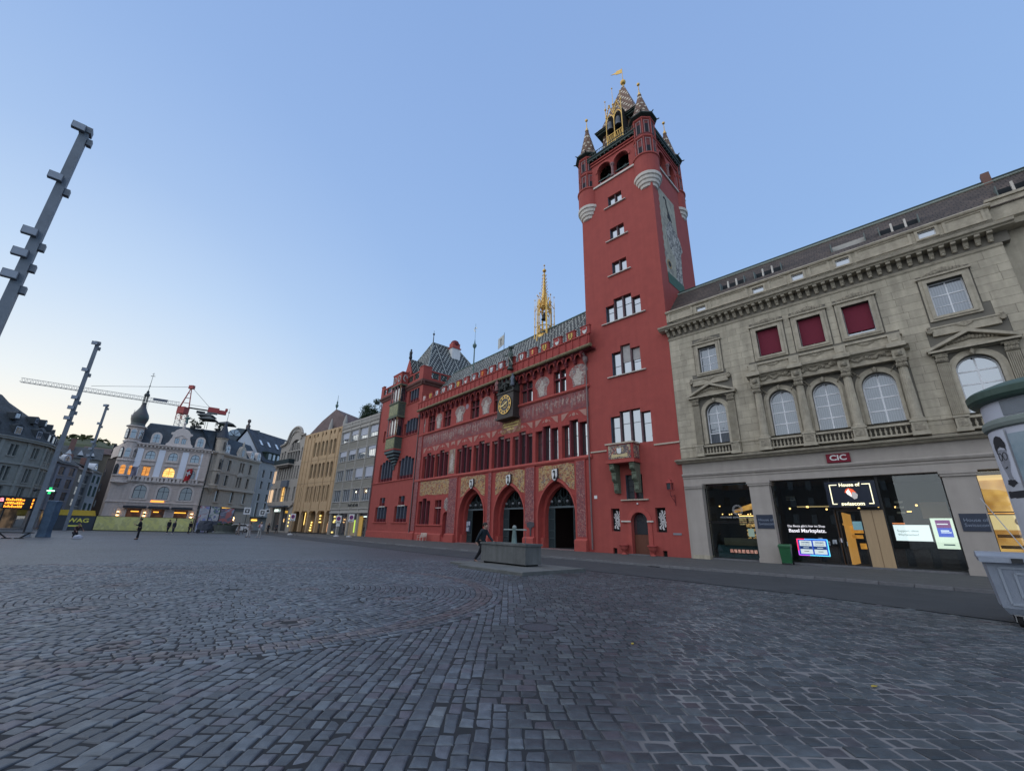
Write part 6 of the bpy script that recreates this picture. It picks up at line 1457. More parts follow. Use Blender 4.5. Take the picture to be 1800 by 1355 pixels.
# screens in the windows
def screen(x0, x1, z0, z1, y, mt, nmn='screen', label=None, cat='screen'):
 o = thing(nmn, label, cat, T0 + TX * ((x0 + x1) / 2) + TY * y + Vector((0, 0, z0)), RT)
 w = (x1 - x0) / 2; MB().box(-w, w, 0, .08, 0, z1 - z0).obj('display', mt, o); return o, w, z1 - z0
o, w, h = screen(6.2, 7.62, .62, 1.5, .62, em('screen_blue_edge', (.05, .15, .9), .6), 'window_screen', 'glowing screen with two white test-winner cards, framed by a neon tube')
nl = em('neon_red', (1, .03, .12), 2.4); nbm = em('neon_blue', (.1, .35, 1), 2.4); ncm = em('neon_cyan', (.15, .7, 1), 2.0)
MB().path([(-w + .35, -.03, h), (-w - .03, -.03, h), (-w - .03, -.03, .25)], .028, 6).obj('neon_tube', nl, o); MB().path([(-w - .03, -.03, .25), (-w - .03, -.03, 0), (-w + .5, -.03, 0)], .026, 6).obj('neon_tube', em('neon_violet', (.6, .1, .9), 2.0), o)
MB().path([(-w + .35, -.03, h), (w + .03, -.03, h)], .026, 6).obj('neon_tube', nbm, o); MB().path([(w + .03, -.03, h), (w + .03, -.03, 0), (-w + .5, -.03, 0)], .026, 6).obj('neon_tube', ncm, o)
for s_ in (-1, 1):
 cx = s_ * .34; card = MB().box(cx - .3, cx + .3, -.02, 0, .08, h - .08).obj('card', em('card_white', (.95, .97, 1), 1.0), o)
 bt = em('blue_print', (.04, .12, .5), .35)
 MB().box(cx - .3, cx + .3, -.026, -.02, .33, .5).obj('blue_stripe', bt, card)
 text('connect', .13, bt, card, (cx, -.024, h - .17), ext=.002, bold=.004); text('TESTSIEGER', .085, em('red_print', (.45, .1, .12), .3), card, (cx, -.024, .58), ext=.002)
 MB().box(cx - .14, cx + .14, -.03, -.026, .4, .43).obj('stripe_text', em('card_white', (.95, .97, 1), 1.0), card); MB().box(cx - .12, cx + .12, -.024, -.02, .2, .23).obj('card_text', em('dark_print', (.1, .1, .1), .1), card)
o, w, h = screen(10.68, 12.08, 1.55, 2.33, .6, em('screen_white', (.93, .97, .98), 1.25), 'window_screen', 'wide white screen with two lines of grey text in the right shop window')
tq = em('teal_print', (.12, .3, .3), .2)
text('Support ohne', .15, tq, o, (-w + .12, -.01, h * .62), align='LEFT', ext=.002); text('Wartezeiten?', .15, tq, o, (-w + .12, -.01, h * .38), align='LEFT', ext=.002)
MB().box(-w, -w + .5, -.01, 0, h + .04, h + .1).obj('orange_strip', em('orange_print', (1, .3, .1), 1), o)
o, w, h = screen(12.17, 12.98, 1.22, 2.66, .6, em('screen_cream', (.9, .98, .78), 1.1), 'window_screen', 'tall pale green screen with a purple and blue picture beside the wide pillar')
MB().box(-.24, .3, -.02, 0, .55, 1.35).obj('picture', em('screen_blue', (.03, .1, .75), .9), o); MB().box(-.24, .3, -.03, -.02, .98, 1.35).obj('picture_top', em('screen_purple', (.28, .03, .25), .8), o)
MB().box(-.2, .2, -.04, -.02, 1.14, 1.18).box(-.12, .18, -.04, -.02, .82, .87).box(-.12, .25, -.04, -.02, .74, .78).obj('picture_lines', em('screen_white', (.93, .97, .98), 1.25), o)
MB().box(-.15, .25, -.012, 0, .16, .22).obj('text_line', tq, o)
o, w, h = screen(8.98, 9.45, 2.05, 2.5, .62, em('screen_sky', (.25, .42, .5), .8), 'door_notice', 'small light blue notice inside the glass door');

# ================================================================== GREY OFFICE HOUSE
def frame2(A, Bp):
 return Vector((A[0], A[1], 0)), atan2(Bp[1] - A[1], Bp[0] - A[0])
OG = Vector((-22.55, 71.29, 0)); RG = rad(-44.5)
gh = thing('grey_office_house', 'light grey office house with a grid of wide windows and panelled bands', 'building', OG, RG)
gs = pm('grey_cast_stone', (.4, .38, .34), (.32, .3, .27), 2.5, .85, .3, vary=.05); gs2 = pm('grey_cast_stone_panel', (.34, .32, .275), (.25, .235, .2), 5, .9, .5)
GX0 = -14.25
rowsz = [(5.65, 7.75), (9.3, 11.3), (12.85, 14.85), (16.4, 18.45)]
pit = 14.25 / 4; gw = [(GX0 + k * pit + .3, GX0 + (k + 1) * pit - .28) for k in range(4)]
holes = [rect(a, b_, z0, z1) for z0, z1 in rowsz for a, b_ in gw]
b = MB().wall(rect(GX0, 0, 3.7, 19.4), holes, 0, .3); b.face([(0, 0, 0), (0, 12, 0), (0, 12, 19.4), (0, 0, 19.4)]).face([(GX0, 0, 0), (GX0, 12, 0), (GX0, 12, 20.2), (GX0, 0, 20.2)]).face([(GX0, 0, 19.3), (0, 0, 19.3), (0, 12, 19.3), (GX0, 12, 19.3)]); b.obj('wall', gs, gh)
for k in range(5): MB().box(GX0 + k * pit - .12 + (.12 if k == 0 else 0), GX0 + k * pit + .12 - (.12 if k == 4 else 0), -.1, 0, 3.7, 19.4).obj('pilaster', gs, gh)
pan = MB();
for s_ in (-1, -.6, -.2, .2, .6, 1): pass
pw = pit - .5
pan.box(-pw / 2, pw / 2, -.03, 0, 0, 1.15)
for k in range(6):
 x = -pw / 2 + (k + .5) * pw / 6; pan.wall(rect(x - .17, x + .17, .15, 1.0), [rect(x - .1, x + .1, .25, .9)], -.07, -.03, edges=True)
pme = pan.mesh('spandrel_panel'); pme.materials.append(gs2)
WPk = pm('pale_window_frame', (.62, .64, .66)); LB = pm('pale_blind', (.42, .44, .5), (.38, .4, .45), 2, .6)
RG_ = random.Random(11)
for zi, (z0, z1) in enumerate(rowsz):
 for k, (a, b_) in enumerate(gw):
  w = window(gh, a, b_, z0, z1, .18, WPk, GC if zi == 0 else GM, 3, 0, .07, .06)
  bl = [(.42, .32, .4, .35), (.55, .6, .3, .3), (.55, .5, .55, .2), (.0, .0, .35, .1)][zi if zi < 4 else 0]
  hgt = {3: (.6, .4, .65, .6), 2: (.5, .45, .45, .3), 1: (0, 0, .8, .85), 0: (0, 0, 0, 0)}[zi][k]
  if hgt: MB().box(a + .35, b_ - .2, .1, .13, z1 - (z1 - z0) * hgt, z1 - .02).obj('blind', LB, gh)
  MB().box(a - .1, b_ + .1, -.16, .2, z0 - .1, z0).obj('sill', gs, gh)
 for k in range(4): mk('spandrel_panel', pme, None, gh, (GX0 + (k + .5) * pit, 0, z0 - 1.35))
for z0, z1 in ((3.7, 3.95), (4.35, 4.5), (18.6, 18.72), (19.3, 19.45)): MB().box(GX0, 0, -.16, 0, z0, z1).obj('band', gs, gh)
MB().box(GX0, 0, -.06, .1, 20.1, 20.35).obj('balustrade_rail', gs, gh); MB().box(GX0, 0, -.02, .0, 19.45, 20.1).obj('balustrade_shade', pm('dark_behind', (.05, .05, .05)), gh) if False else None
for k in range(5): MB().box(GX0 + k * pit - (.15 if k else 0), GX0 + k * pit + (.15 if k < 4 else 0), -.1, .16, 19.45, 20.4).obj('balustrade_pier', gs, gh)
bme = MB().box(-.09, .09, -.04, .08, 0, .66).mesh('balustrade_post'); bme.materials.append(gs)
for k in range(4):
 for j in range(9): mk('balustrade_post', bme, None, gh, (GX0 + k * pit + .42 + j * .34, 0, 19.45))
for x in (GX0 + .15, GX0 + pit - .1, GX0 + 2 * pit + .1, GX0 + 3 * pit, -.15): MB().box(x - .16, x + .16, -.04, .5, .1, 3.7).obj('pillar', pm('pale_pillar', (.4, .37, .32)), gh)
MB().box(GX0, 0, .4, .5, .1, 3.7).obj('shopfront', GD, gh)
MB().box(GX0 + 6.2, GX0 + 9.9, .28, .38, .1, 2.4).obj('timber_hoarding', pm('plywood', (.42, .32, .2), (.34, .25, .15), 2), gh)
MB().box(GX0 + 9.4, GX0 + 9.7, .2, .25, .6, 2.6).obj('green_lightbox', em('green_yellow_glow', (.7, 1, .15), .8), gh); MB().box(GX0 + 9.9, GX0 + 12.0, .3, .36, .1, 3.2).obj('ochre_interior', em('ochre_glow', (.8, .5, .12), .3), gh)
MB().box(GX0 + 12.2, GX0 + 13.9, .3, .35, 3.05, 3.2).obj('white_sign_strip', em('cold_white_light', (.85, 1, .92), 1.5), gh)
for x, z in ((1.1, 3.0), (1.3, 2.4), (1.0, 2.1), (.9, .35)): MB().box(GX0 + x, GX0 + x + .55, .3, .36, z, z + .28).obj('lit_display', em('yellow_display', (1, .75, .25), 1.3), gh)
b = MB()
for k in range(11):
 if k not in (4, 7): b.box(GX0 + 6.9 + k * .34, GX0 + 7.12 + k * .34, -.14, -.1, 4.8, 5.1 + .14 * (k % 3 == 0))
b.obj('dark_sign_letters', pm('dark_letters', (.03, .03, .03)), gh)
for k in (2, 3): MB().ball((gw[k][0] + 1.2, .25, 7.2), .15, 8, 6).obj('ceiling_lamp', em('bright_warm', (1, .9, .6), 4), gh)
# tree on the roof terrace behind the balustrade
leafc = pm('dark_foliage', (.035, .065, .022), (.018, .035, .014), 3, .7, vary=.2)
def foliage(c, r_, n_, s_, seed, mt, par, sq=1.0, name='crown'):
 rn = random.Random(seed); b = MB(); cl = [(Vector((rn.gauss(0, .5), rn.gauss(0, .5), rn.gauss(0, .38) * sq)) * r_, rn.uniform(.22, .42) * r_) for _ in range(14)]
 for _ in range(n_):
  cc, cr_ = rn.choice(cl); d = Vector((rn.gauss(0, 1), rn.gauss(0, 1), rn.gauss(0, 1))).normalized() * cr_ * rn.random() ** .35
  p = Vector(c) + cc + d; a_ = Vector((rn.uniform(-1, 1), rn.uniform(-1, 1), rn.uniform(-.5, .5))).normalized(); q = a_.orthogonal().normalized(); s = s_ * rn.uniform(.6, 1.4)
  b.face([p - a_ * s, p + q * s * .45, p + a_ * s, p - q * s * .45])
 return b.obj(name, mt, par)
tr_ = thing('tree', 'dark green leafy tree on the roof terrace of the grey office house', 'tree', OG + MRo(RG, 3, 'Z') @ Vector((-8.6, 2.6, 19.6)), 0)
MB().tube((0, 0, 0), (.1, 0, 1.5), .16, .1, 7).tube((.1, 0, 1.4), (.8, .3, 2.6), .08, .04, 5).tube((.1, 0, 1.4), (-.7, 0, 2.4), .08, .04, 5).obj('trunk', pm('bark', (.08, .06, .045)), tr_)
foliage((0, 0, 2.2), 2.6, 3600, .17, 4, leafc, tr_, .7)
b = MB(); rn = random.Random(8)
for _ in range(16):
 a_ = rn.uniform(0, 6.28); e = Vector((cos(a_) * 1.9, sin(a_) * 1.2, rn.uniform(2.6, 4.3))); b.tube((0, 0, 2), e, .03, .012, 4)
 for k in range(18):
  p = e + Vector((rn.gauss(0, .25), rn.gauss(0, .25), rn.gauss(0, .2))); q = Vector((rn.uniform(-1, 1), rn.uniform(-1, 1), rn.uniform(-1, 1))).normalized() * .14; w_ = q.orthogonal().normalized() * .07; b.face([p - q, p + w_, p + q, p - w_])
b.obj('twigs', leafc, tr_)

# ================================================================== SANDSTONE-COLOURED HOUSE
RS_ = rad(-40.3); OS = Vector((-32.75, 81.32, 0))
sh = thing('ochre_modern_house', 'ochre ribbed-concrete house with rounded slot windows and portholes, under a conical tiled roof', 'building', OS, RS_)
sand = pm('ochre_ribbed_concrete', (.5, .35, .2), (.42, .285, .16), 1.5, .85, .3, vary=.05)
SX0 = -15.6
def slot(x0, x1, z0, z1):
 r_ = (x1 - x0) / 2; c_ = (x0 + x1) / 2
 return [(c_ + r_ * cos(a_), z0 + r_ + r_ * sin(a_)) for a_ in [pi + pi * k / 6 for k in range(7)]] + [(c_ + r_ * cos(a_), z1 - r_ + r_ * sin(a_)) for a_ in [pi * k / 6 for k in range(7)]]
grp = [-9.55, -6.35, -3.1]
holes = []; fl = [(5.85, 9.0), (10.35, 13.5), (14.75, 17.95)]
for zi, (z0, z1) in enumerate(fl):
 for c_ in grp:
  for d in ((-.75, .75) if zi else (-.85, 0, .85)):
   w = .5 if zi else .36
   if zi == 0 and d == 0: w = .14
   holes.append(slot(c_ + d - w, c_ + d + w, z0, z1))
holes.append(slot(-13.3, -13.05, 5.95, 8.95))
ph = [(-13.3 + k * 1.72 + (.15 if k % 2 else -.1)) for k in range(8)]
for x in ph: holes.append([(x + .36 * cos(2 * pi * k / 12), 19.35 + .42 * sin(2 * pi * k / 12)) for k in range(12)])
pil = [-15.1, -11.75, -8.45, -5.05, -1.7]
arc_h = []
b = MB().wall(rect(SX0, 0, 4.3, 20.1), holes, 0, .4)
b.face([(0, 0, 0), (0, 10, 0), (0, 10, 20.1), (0, 0, 20.1)]).face([(SX0, 0, 20.1), (0, 0, 20.1), (0, 8, 20.1), (SX0, 8, 20.1)]).face([(SX0, 0, 0), (SX0, 10, 0), (SX0, 10, 20.1), (SX0, 0, 20.1)])
b.obj('wall', sand, sh)
MB().box(SX0, 0, -.01, 1.5, 4.2, 4.3).obj('arcade_soffit', sand, sh)
rib = MB().box(-.06, .06, -.1, 0, 4.3, 20.0).mesh('facade_rib'); rib.materials.append(sand)
x = SX0 + .3
ribx = [SX0 + .35, -13.9, -12.4, -10.95, -8.0, -4.7, -1.6, -.45]
for x in ribx: mk('facade_rib', rib, None, sh, (x, 0, 0))
for z in (9.55, 14.1): MB().box(SX0, 0, -.02, 0, z, z + .06).obj('panel_joint', pm('ochre_joint', (.2, .14, .08)), sh)
for zi, (z0, z1) in enumerate(fl):
 for c_ in grp:
  g_ = GM if zi == 2 else GD
  MB().box(c_ - 1.3, c_ + 1.3, .35, .38, z0, z1).obj('pane', g_, sh); MB().box(c_ - 1.3, c_ + 1.3, .33, .35, (z0 + z1) / 2 - .05, (z0 + z1) / 2 + .03).obj('window_bar', pm('brown_window_frame', (.1, .07, .05)), sh)
for x in ph: MB().box(x - .4, x + .4, .35, .37, 18.9, 19.8).obj('porthole_pane', em('porthole_sky_light', (.95, .95, .9), .45) if False else GM, sh)
MB().box(-13.4, -12.9, .35, .37, 5.9, 9).obj('pane', GD, sh)
for p in pil:
 MB().box(p - .22, p + .22, -.05, .55, .3, 3.6).ext([(p - .22, 3.6), (p + .22, 3.6), (p + .6, 4.2), (p - .6, 4.2)], -.05, .55).obj('arcade_pillar', sand, sh)
MB().box(SX0, 0, 1.3, 1.4, .1, 4.2).obj('shopfront', pm('ochre_shop_wall', (.3, .2, .1), (.2, .13, .07), 1), sh); MB().box(SX0, 0, -.05, .6, .0, .3).obj('black_plinth', pm('dark_plinth', (.02, .02, .022), rough=.4), sh)
for a, b_, z0, z1 in ((-11.3, -10.2, 1.0, 3.9), (-8.0, -7.2, 1.6, 3.9), (-7.9, -5.6, .4, 3.9), (-4.3, -2.3, 1.2, 3.9), (-14.6, -12.6, .4, 3.9)): MB().box(a, b_, 1.2, 1.3, z0, z1).obj('shop_opening', GD if a > -14 else pm('warm_brown_room', (.16, .09, .04)), sh)
dg = em('golden_display', (1.0, .7, .2), 2.2)
for x, z, w, h in ((-9.3, .55, .7, .25), (-9.2, 1.05, .5, .22), (-9.1, 1.5, .5, .25), (-9.0, 2.0, .45, .25), (-6.2, 2.1, 1.1, .2), (-6.3, 2.7, .9, .2), (-6.1, 3.2, .7, .3), (-3.9, 2.5, .3, 1.1), (-12.0, 1.6, .12, 2.4)): MB().box(x, x + w, 1.1, 1.15, z, z + h).obj('lit_display', dg, sh)
MB().box(-3.6, -2.4, 1.1, 1.16, .5, 2.0).obj('lit_poster', em('pale_orange_glow', (1, .55, .3), .6), sh)
# roof: big pyramid behind
b = MB(); RTb = tiles('red_brown_tiles', (.085, .05, .045), (.1,) * 3, .3, .3, bump=.8)
pkx, pky, pkz = -10.7, 3.4, 26.0
c4 = [(-16.5, .9, 20.2), (1.0, .9, 20.2), (1.0, 9, 20.2), (-16.5, 9, 20.2)]
m4 = [(pkx + (x - pkx) * .5, pky + (y - pky) * .5, 23.5) for x, y, z in c4]
for k in range(4):
 j = (k + 1) % 4; b.slope([c4[k], c4[j], m4[j], m4[k]]); b.slope([m4[k], m4[j], (pkx, pky, pkz)])
b.obj('roof', RTb, sh)
MB().tube((pkx, pky, pkz - .3), (pkx, pky, pkz + 3.2), .09, .03).lathe([(.1, 0), (.3, .4), (.34, .7), (.12, 1.0), (.2, 1.3), (.06, 1.7)], pkx, pky, 8, cz=pkz + .2).obj('roof_finial', copper, sh)
for x in (-6.6, -1.0): MB().lathe([(.5, 20.1), (.42, 21.2), (.2, 22.3), (.05, 22.7)], x, .8, 8).obj('stone_finial', gs, sh)
# ================================================================== ART-NOUVEAU HOUSE
RA = rad(-40.0); OA = Vector((-44.6, 91.4, 0))
ah = thing('art_nouveau_house', 'pale stone house with a curved gable, round arched top window and dark balcony', 'building', OA, RA)
ast = pm('pale_lime_stone', (.42, .38, .33), (.32, .29, .25), 2.5, .85, .3, streak=.1)
AW = -11.4
big = segarch(-8.0, -1.6, 16.9, 16.9, .01)
bigarch = [(-7.7, 14.6), (-1.5, 14.6), (-1.5, 17.2)] + [(-4.4 + 2.4 * cos(a_), 17.6 + 2.1 * sin(a_)) for a_ in [pi * k / 10 for k in range(11)]] + [(-7.7, 17.2)]
holes = [bigarch, rect(-10.6, -9.8, 14.8, 17.2), rect(-9.3, -8.5, 14.8, 17.4), rect(-.95, -.35, 14.9, 17.6)]
for x in (-10.4, -9.4, -8.2, -7.0, -5.8, -4.6, -3.4, -2.2, -1.0): holes.append(rect(x - .32, x + .32, 10.9, 13.7))
holes += [archpoly(-7.3, -5.4, 6.3, 8.6, 8), rect(-8.6, -7.6, 6.3, 9.2), rect(-5.0, -4.2, 6.3, 9.2), rect(-3.9, -3.1, 6.3, 9.2), rect(-1.4, -.6, 6.3, 9.2), rect(-10.6, -9.6, 6.3, 9.2)]
top = [(AW, 0), (0, 0), (0, 20.2), (-1.9, 20.3)] + [(-4.6 + 3.2 * cos(a_), 20.0 + 2.3 * sin(a_)) for a_ in [pi * k / 12 for k in range(1, 12)]] + [(-8.2, 19.6), (-9.0, 19.0), (AW, 18.6)]
shopo = [rect(-9.2, -5.6, .3, 5.0), rect(-5.2, -2.0, .3, 5.0)]
b = MB().wall(top, holes + shopo, 0, .4); b.face([(AW, 0, 0), (AW, 12, 0), (AW, 12, 18.6), (AW, 0, 18.6)]); b.obj('wall', ast, ah)
MB().box(AW + .1, -.1, .4, .45, .2, 20).obj('window_glass', GD, ah)
pts = [(0, 20.35), (-1.9, 20.45)] + [(-4.6 + 3.3 * cos(a_), 20.1 + 2.4 * sin(a_)) for a_ in [pi * k / 12 for k in range(1, 12)]] + [(-8.2, 19.75), (-9.0, 19.1), (AW, 18.75)]
MB().path([(x, -.2, z) for x, z in pts], .26, 6).obj('gable_coping', ast, ah)
MB().path([(x * .88 - .55, -.1, z - .9) for x, z in pts[1:-2]], .14, 5).obj('gable_moulding', ast, ah)
for x in (-6.4, -5.1, -3.9, -2.7): MB().box(x - .1, x + .1, .0, .35, 14.6, 19.0).obj('mullion', ast, ah)
MB().box(-7.7, -1.5, 0, .35, 17.0, 17.3).obj('transom', ast, ah)
bal = MB().box(-10.8, -3.4, -1.2, 0, 13.95, 14.2).obj('balcony_slab', ast, ah); MB().box(-10.8, -3.4, -1.2, -1.15, 14.2, 15.2).box(-3.45, -3.4, -1.2, 0, 14.2, 15.2).obj('balcony_rail', pm('dark_rail_cloth', (.02, .035, .04)), ah)
MB().ext([(-10.2, 13.95), (-4, 13.95), (-4.4, 13.6), (-9.8, 13.6)], -.8, 0).obj('balcony_brackets', pm('shadow_stone', (.2, .18, .16)), ah)
MB().box(-7.0, -4.0, -.5, 0, 9.3, 10.7).obj('bay_canopy', pm('slate_grey_metal', (.13, .15, .18)), ah)
MB().ext(archpoly(-7.3, -5.4, 6.35, 8.6, 8), .3, .36).obj('lit_window', em('warm_room', (1.0, .62, .2), 1.1, (.8, .4, .1), 2), ah); MB().box(-7.3, -5.4, .22, .3, 7.4, 7.5).box(-6.4, -6.3, .22, .3, 6.3, 9.3).obj('lit_window_bars', dark, ah)
MB().ext([(-1.2, 5.0), (-.6, 5.3), (0, 5.5), (0, 6.0), (AW, 6.0), (AW, 5.5)], -.35, 0).obj('storey_band', ast, ah)
MB().box(-9.6, -1.6, -1.2, 0, 5.1, 5.35).obj('glass_canopy', pm('slate_grey_metal', (.13, .15, .18)), ah)
MB().box(-8.6, -7.0, -.02, .1, 4.2, 4.7).obj('lit_sign', wht, ah)
for z in (1.2, 1.9, 2.6, 3.2): MB().box(-1.0, -.7, -.05, 0, z, z + .3).obj('lit_display', dg, ah)
# round turret bay with lit windows on the left side of it
MB().lathe([(1.5, 0), (1.5, 5.2), (1.9, 5.6), (1.9, 9.6), (1.6, 9.8), (1.6, 13.6), (1.9, 13.9), (1.7, 14.5)], AW - .6, 1.6, 14).obj('corner_bay', ast, ah)
for z0 in (6.2, 10.4):
 for a_ in (250, 290, 215):
  mt_ = MT((AW - .6, 1.6, 0)) @ MRo(rad(a_ + 90), 4, 'Z'); r_ = 1.95 if z0 < 8 else 1.66
  MB().ext(archpoly(-.33, .33, z0, z0 + 2.4, 6), -r_ - .02, -r_ + .1).tr(mt_).obj('bay_window', em('warm_curtain', (1.0, .68, .42), .75) if a_ != 215 else GD, ah)
# ================================================================== HOUSE WITH SLATE GABLE ROOF
def gd(D, az): return (D * sin(rad(az)), D * cos(rad(az)))
PA = gd(125, -30.15); PB = (PA[0] + 16 * sin(rad(9)), PA[1] + 16 * cos(rad(9)))
OW, RW = frame2(PA, PB); PWd = hypot(PB[0] - PA[0], PB[1] - PA[1])
wh = thing('slate_roofed_house', 'tall pale house with steep slate roof and three skylights, behind the curved-gable house', 'building', OW, RW)
pl_ = pm('pale_render', (.4, .39, .37), (.33, .32, .3), 2, .85, .2)
slate = tiles('slate_tiles', (.045, .055, .07), (.1,) * 3, .4, .3, bump=.7)
z_e = 16.6
wcol = [1.5, 4.3, 7.2, 10.2]
holes = [rect(x - .45, x + .45, z0, z0 + h) for x in wcol for z0, h in ((12.7, 1.9), (9.9, 1.9))] + [rect(x - .45, x + .45, 7.0, 8.7) for x in wcol[:2]] + [rect(x - .5, x + .5, 3.3, 6.6) for x in wcol[:2]]
b = MB().wall(rect(0, PWd + 4, .0, z_e), holes, 0, .3); b.obj('wall', pl_, wh); MB().box(.1, PWd + 4, .3, .35, .1, 16.5).obj('window_glass', GD, wh)
b = MB(); b.face([(0, 0, 0), (0, 12, 0), (0, 12, z_e), (0, 6, 24.5), (0, 0, z_e)]); b.obj('gable_wall', pm('bluish_gable', (.42, .48, .55), (.38, .43, .5), 2), wh)
b = MB(); b.slope([(-.3, -.4, z_e - .1), (PWd + 6, -.4, z_e - .1), (PWd + 6, 6, 25.2), (-.3, 6, 25.2)]).slope([(PWd + 6, 12.4, z_e), (-.3, 12.4, z_e), (-.3, 6, 25.2), (PWd + 6, 6, 25.2)]); b.obj('roof', slate, wh)
b = MB(); b.tube((-.3, -.4, z_e), (-.3, 6, 25.2), .18, .18, 5).obj('barge_board', pm('dark_barge', (.06, .07, .08)), wh)
k_ = (25.3 - z_e) / 6.4
for x in (2.6, 5.6, 8.8):
 y = 3.4; z = z_e + (y + .4) * k_; MB().box(-.35, .35, -.04, .04, -.8, .8).tr(MT((x, y, z + .12)) @ MRo(-atan2(6.4, 25.3 - z_e), 4, 'X')).obj('skylight', pm('bright_skylight', (.75, .8, .85), rough=.15), wh)
MB().box(1.6, PWd + 4, .2, 2.2, z_e + .6, z_e + 2.5).box(1.3, PWd + 4, -.1, 2.6, z_e + 2.5, z_e + 2.7).obj('dormer_band', darkgreen, wh)
for x in (4.0, 5.6): MB().box(x, x + .7, .12, .2, z_e + .8, z_e + 2.3).obj('dormer_window', WP, wh); MB().box(x + .1, x + .6, .1, .12, z_e + .9, z_e + 2.2).obj('dormer_pane', GM, wh)
MB().box(2.2, 3.3, .15, .2, z_e + .8, z_e + 2.3).obj('dormer_pane', GD, wh)
MB().box(-.3, .4, 5.7, 6.4, 25, 26.0).lathe([(.3, 26), (.2, 26.5), (.42, 26.9), (.35, 27.4), (.0, 27.6)], 0, 6, 8).obj('chimney', pm('dark_chimney', (.12, .1, .09)), wh)
MB().box(0, PWd + 2, -1.6, 0, 3.0, 3.2).obj('awning', darkgreen, wh); MB().box(.6, 2.4, -.2, -.1, 2.3, 2.6).obj('lit_sign', em('orange_sign', (1, .55, .08), 2.5), wh)
# flat wing in front with round glazed top (terrace house)
# ================================================================== CORNER HOUSE: main front
A1, B1 = gd(112, -42.4), gd(111, -35.1)
OC, RCc = frame2(A1, B1); CW = hypot(A1[0] - B1[0], A1[1] - B1[1])
ch = thing('corner_house', 'pinkish baroque corner house with an onion-domed corner turret and scrolled roof gable', 'building', OC, RCc)
pk_ = pm('pinkish_sandstone', (.62, .53, .47), (.52, .44, .39), 2, .85, .3, streak=.12); pk2 = pm('pale_pink_trim', (.68, .6, .54), (.57, .5, .45), 3, .85)
wpan = pm('pale_blue_render', (.8, .82, .86), (.76, .78, .82), 2, .8)
def cxz(az): return (math.tan(rad(az + 38.75)) + math.tan(rad(3.65))) / (2 * math.tan(rad(3.65))) * CW
dslate = tiles('dark_slate', (.035, .05, .065), (.1,) * 3, .35, .25, bump=.5)
wx = [(cxz(-40.62), cxz(-39.6)), (cxz(-38.72), cxz(-37.78)), (cxz(-36.88), cxz(-35.86))]
wcx = [(a + b_) / 2 for a, b_ in wx]
holes = [archpoly(a, b_, 5.75, 7.3, 10) for a, b_ in wx] + [archpoly(c_ - .75, c_ + .75, 13.3, 14.2, 8) for c_ in wcx] + [rect(wcx[0] - .6, wcx[0] + .6, 10.05, 11.85), archpoly(wcx[1] - .95, wcx[1] + .95, 10.05, 11.0, 8), archpoly(wcx[2] - .65, wcx[2] + .65, 10.05, 11.1, 6)]
holes += [rect(a - .1, b_ + .1, 1.0, 3.85) for a, b_ in wx]
b = MB().wall(rect(0, CW, 0, 16.2), holes, 0, .35); b.face([(0, 0, 0), (-3, 12, 0), (-3, 12, 16.2), (0, 0, 16.2)]); b.obj('wall', pk_, ch)
for z in [1.2 + k * .52 for k in range(29)]:
 if not (10 < z < 10.3): MB().box(0, CW, -.03, 0, z, z + .045).obj('rustication_course', pm('joint_shadow_stone', (.24, .19, .18)), ch) if False else None
# channelled courses as raised bands
for k in range(28):
 z = .7 + k * .55
 if 8.4 < z < 9.9 or z > 15.2: continue
 segs = [(1.9, CW)]
 for a, b_, z0, z1 in [(q[0] - .4, q[1] + .4, 5.4, 8.5) for q in wx] + [(1.9 + .6, CW - 1.7, 9.9, 15.6)] + [(q[0] - .3, q[1] + .3, .6, 4.4) for q in wx]:
  if z0 < z + .45 and z1 > z:
   ns = []
   for s0, s1 in segs:
    if a > s0 and b_ < s1: ns += [(s0, a), (b_, s1)]
    elif a <= s0 < b_ < s1: ns.append((b_, s1))
    elif s0 < a < s1 <= b_: ns.append((s0, a))
    elif a <= s0 and b_ >= s1: pass
    else: ns.append((s0, s1))
   segs = ns
 for s0, s1 in segs: MB().box(s0, s1, -.05, 0, z, z + .48).obj('stone_course', pk_, ch)
for (a, b_) in ((2.3, wcx[0] - 1.2), (wcx[0] + 1.2, wcx[1] - 1.4), (wcx[1] + 1.4, wcx[2] - 1.2), (wcx[2] + 1.2, CW - 1.6)): MB().box(a, b_, -.07, 0, 9.95, 15.3).obj('render_panel', wpan, ch)
win_bl = pm('dark_blue_frame', (.04, .05, .07))
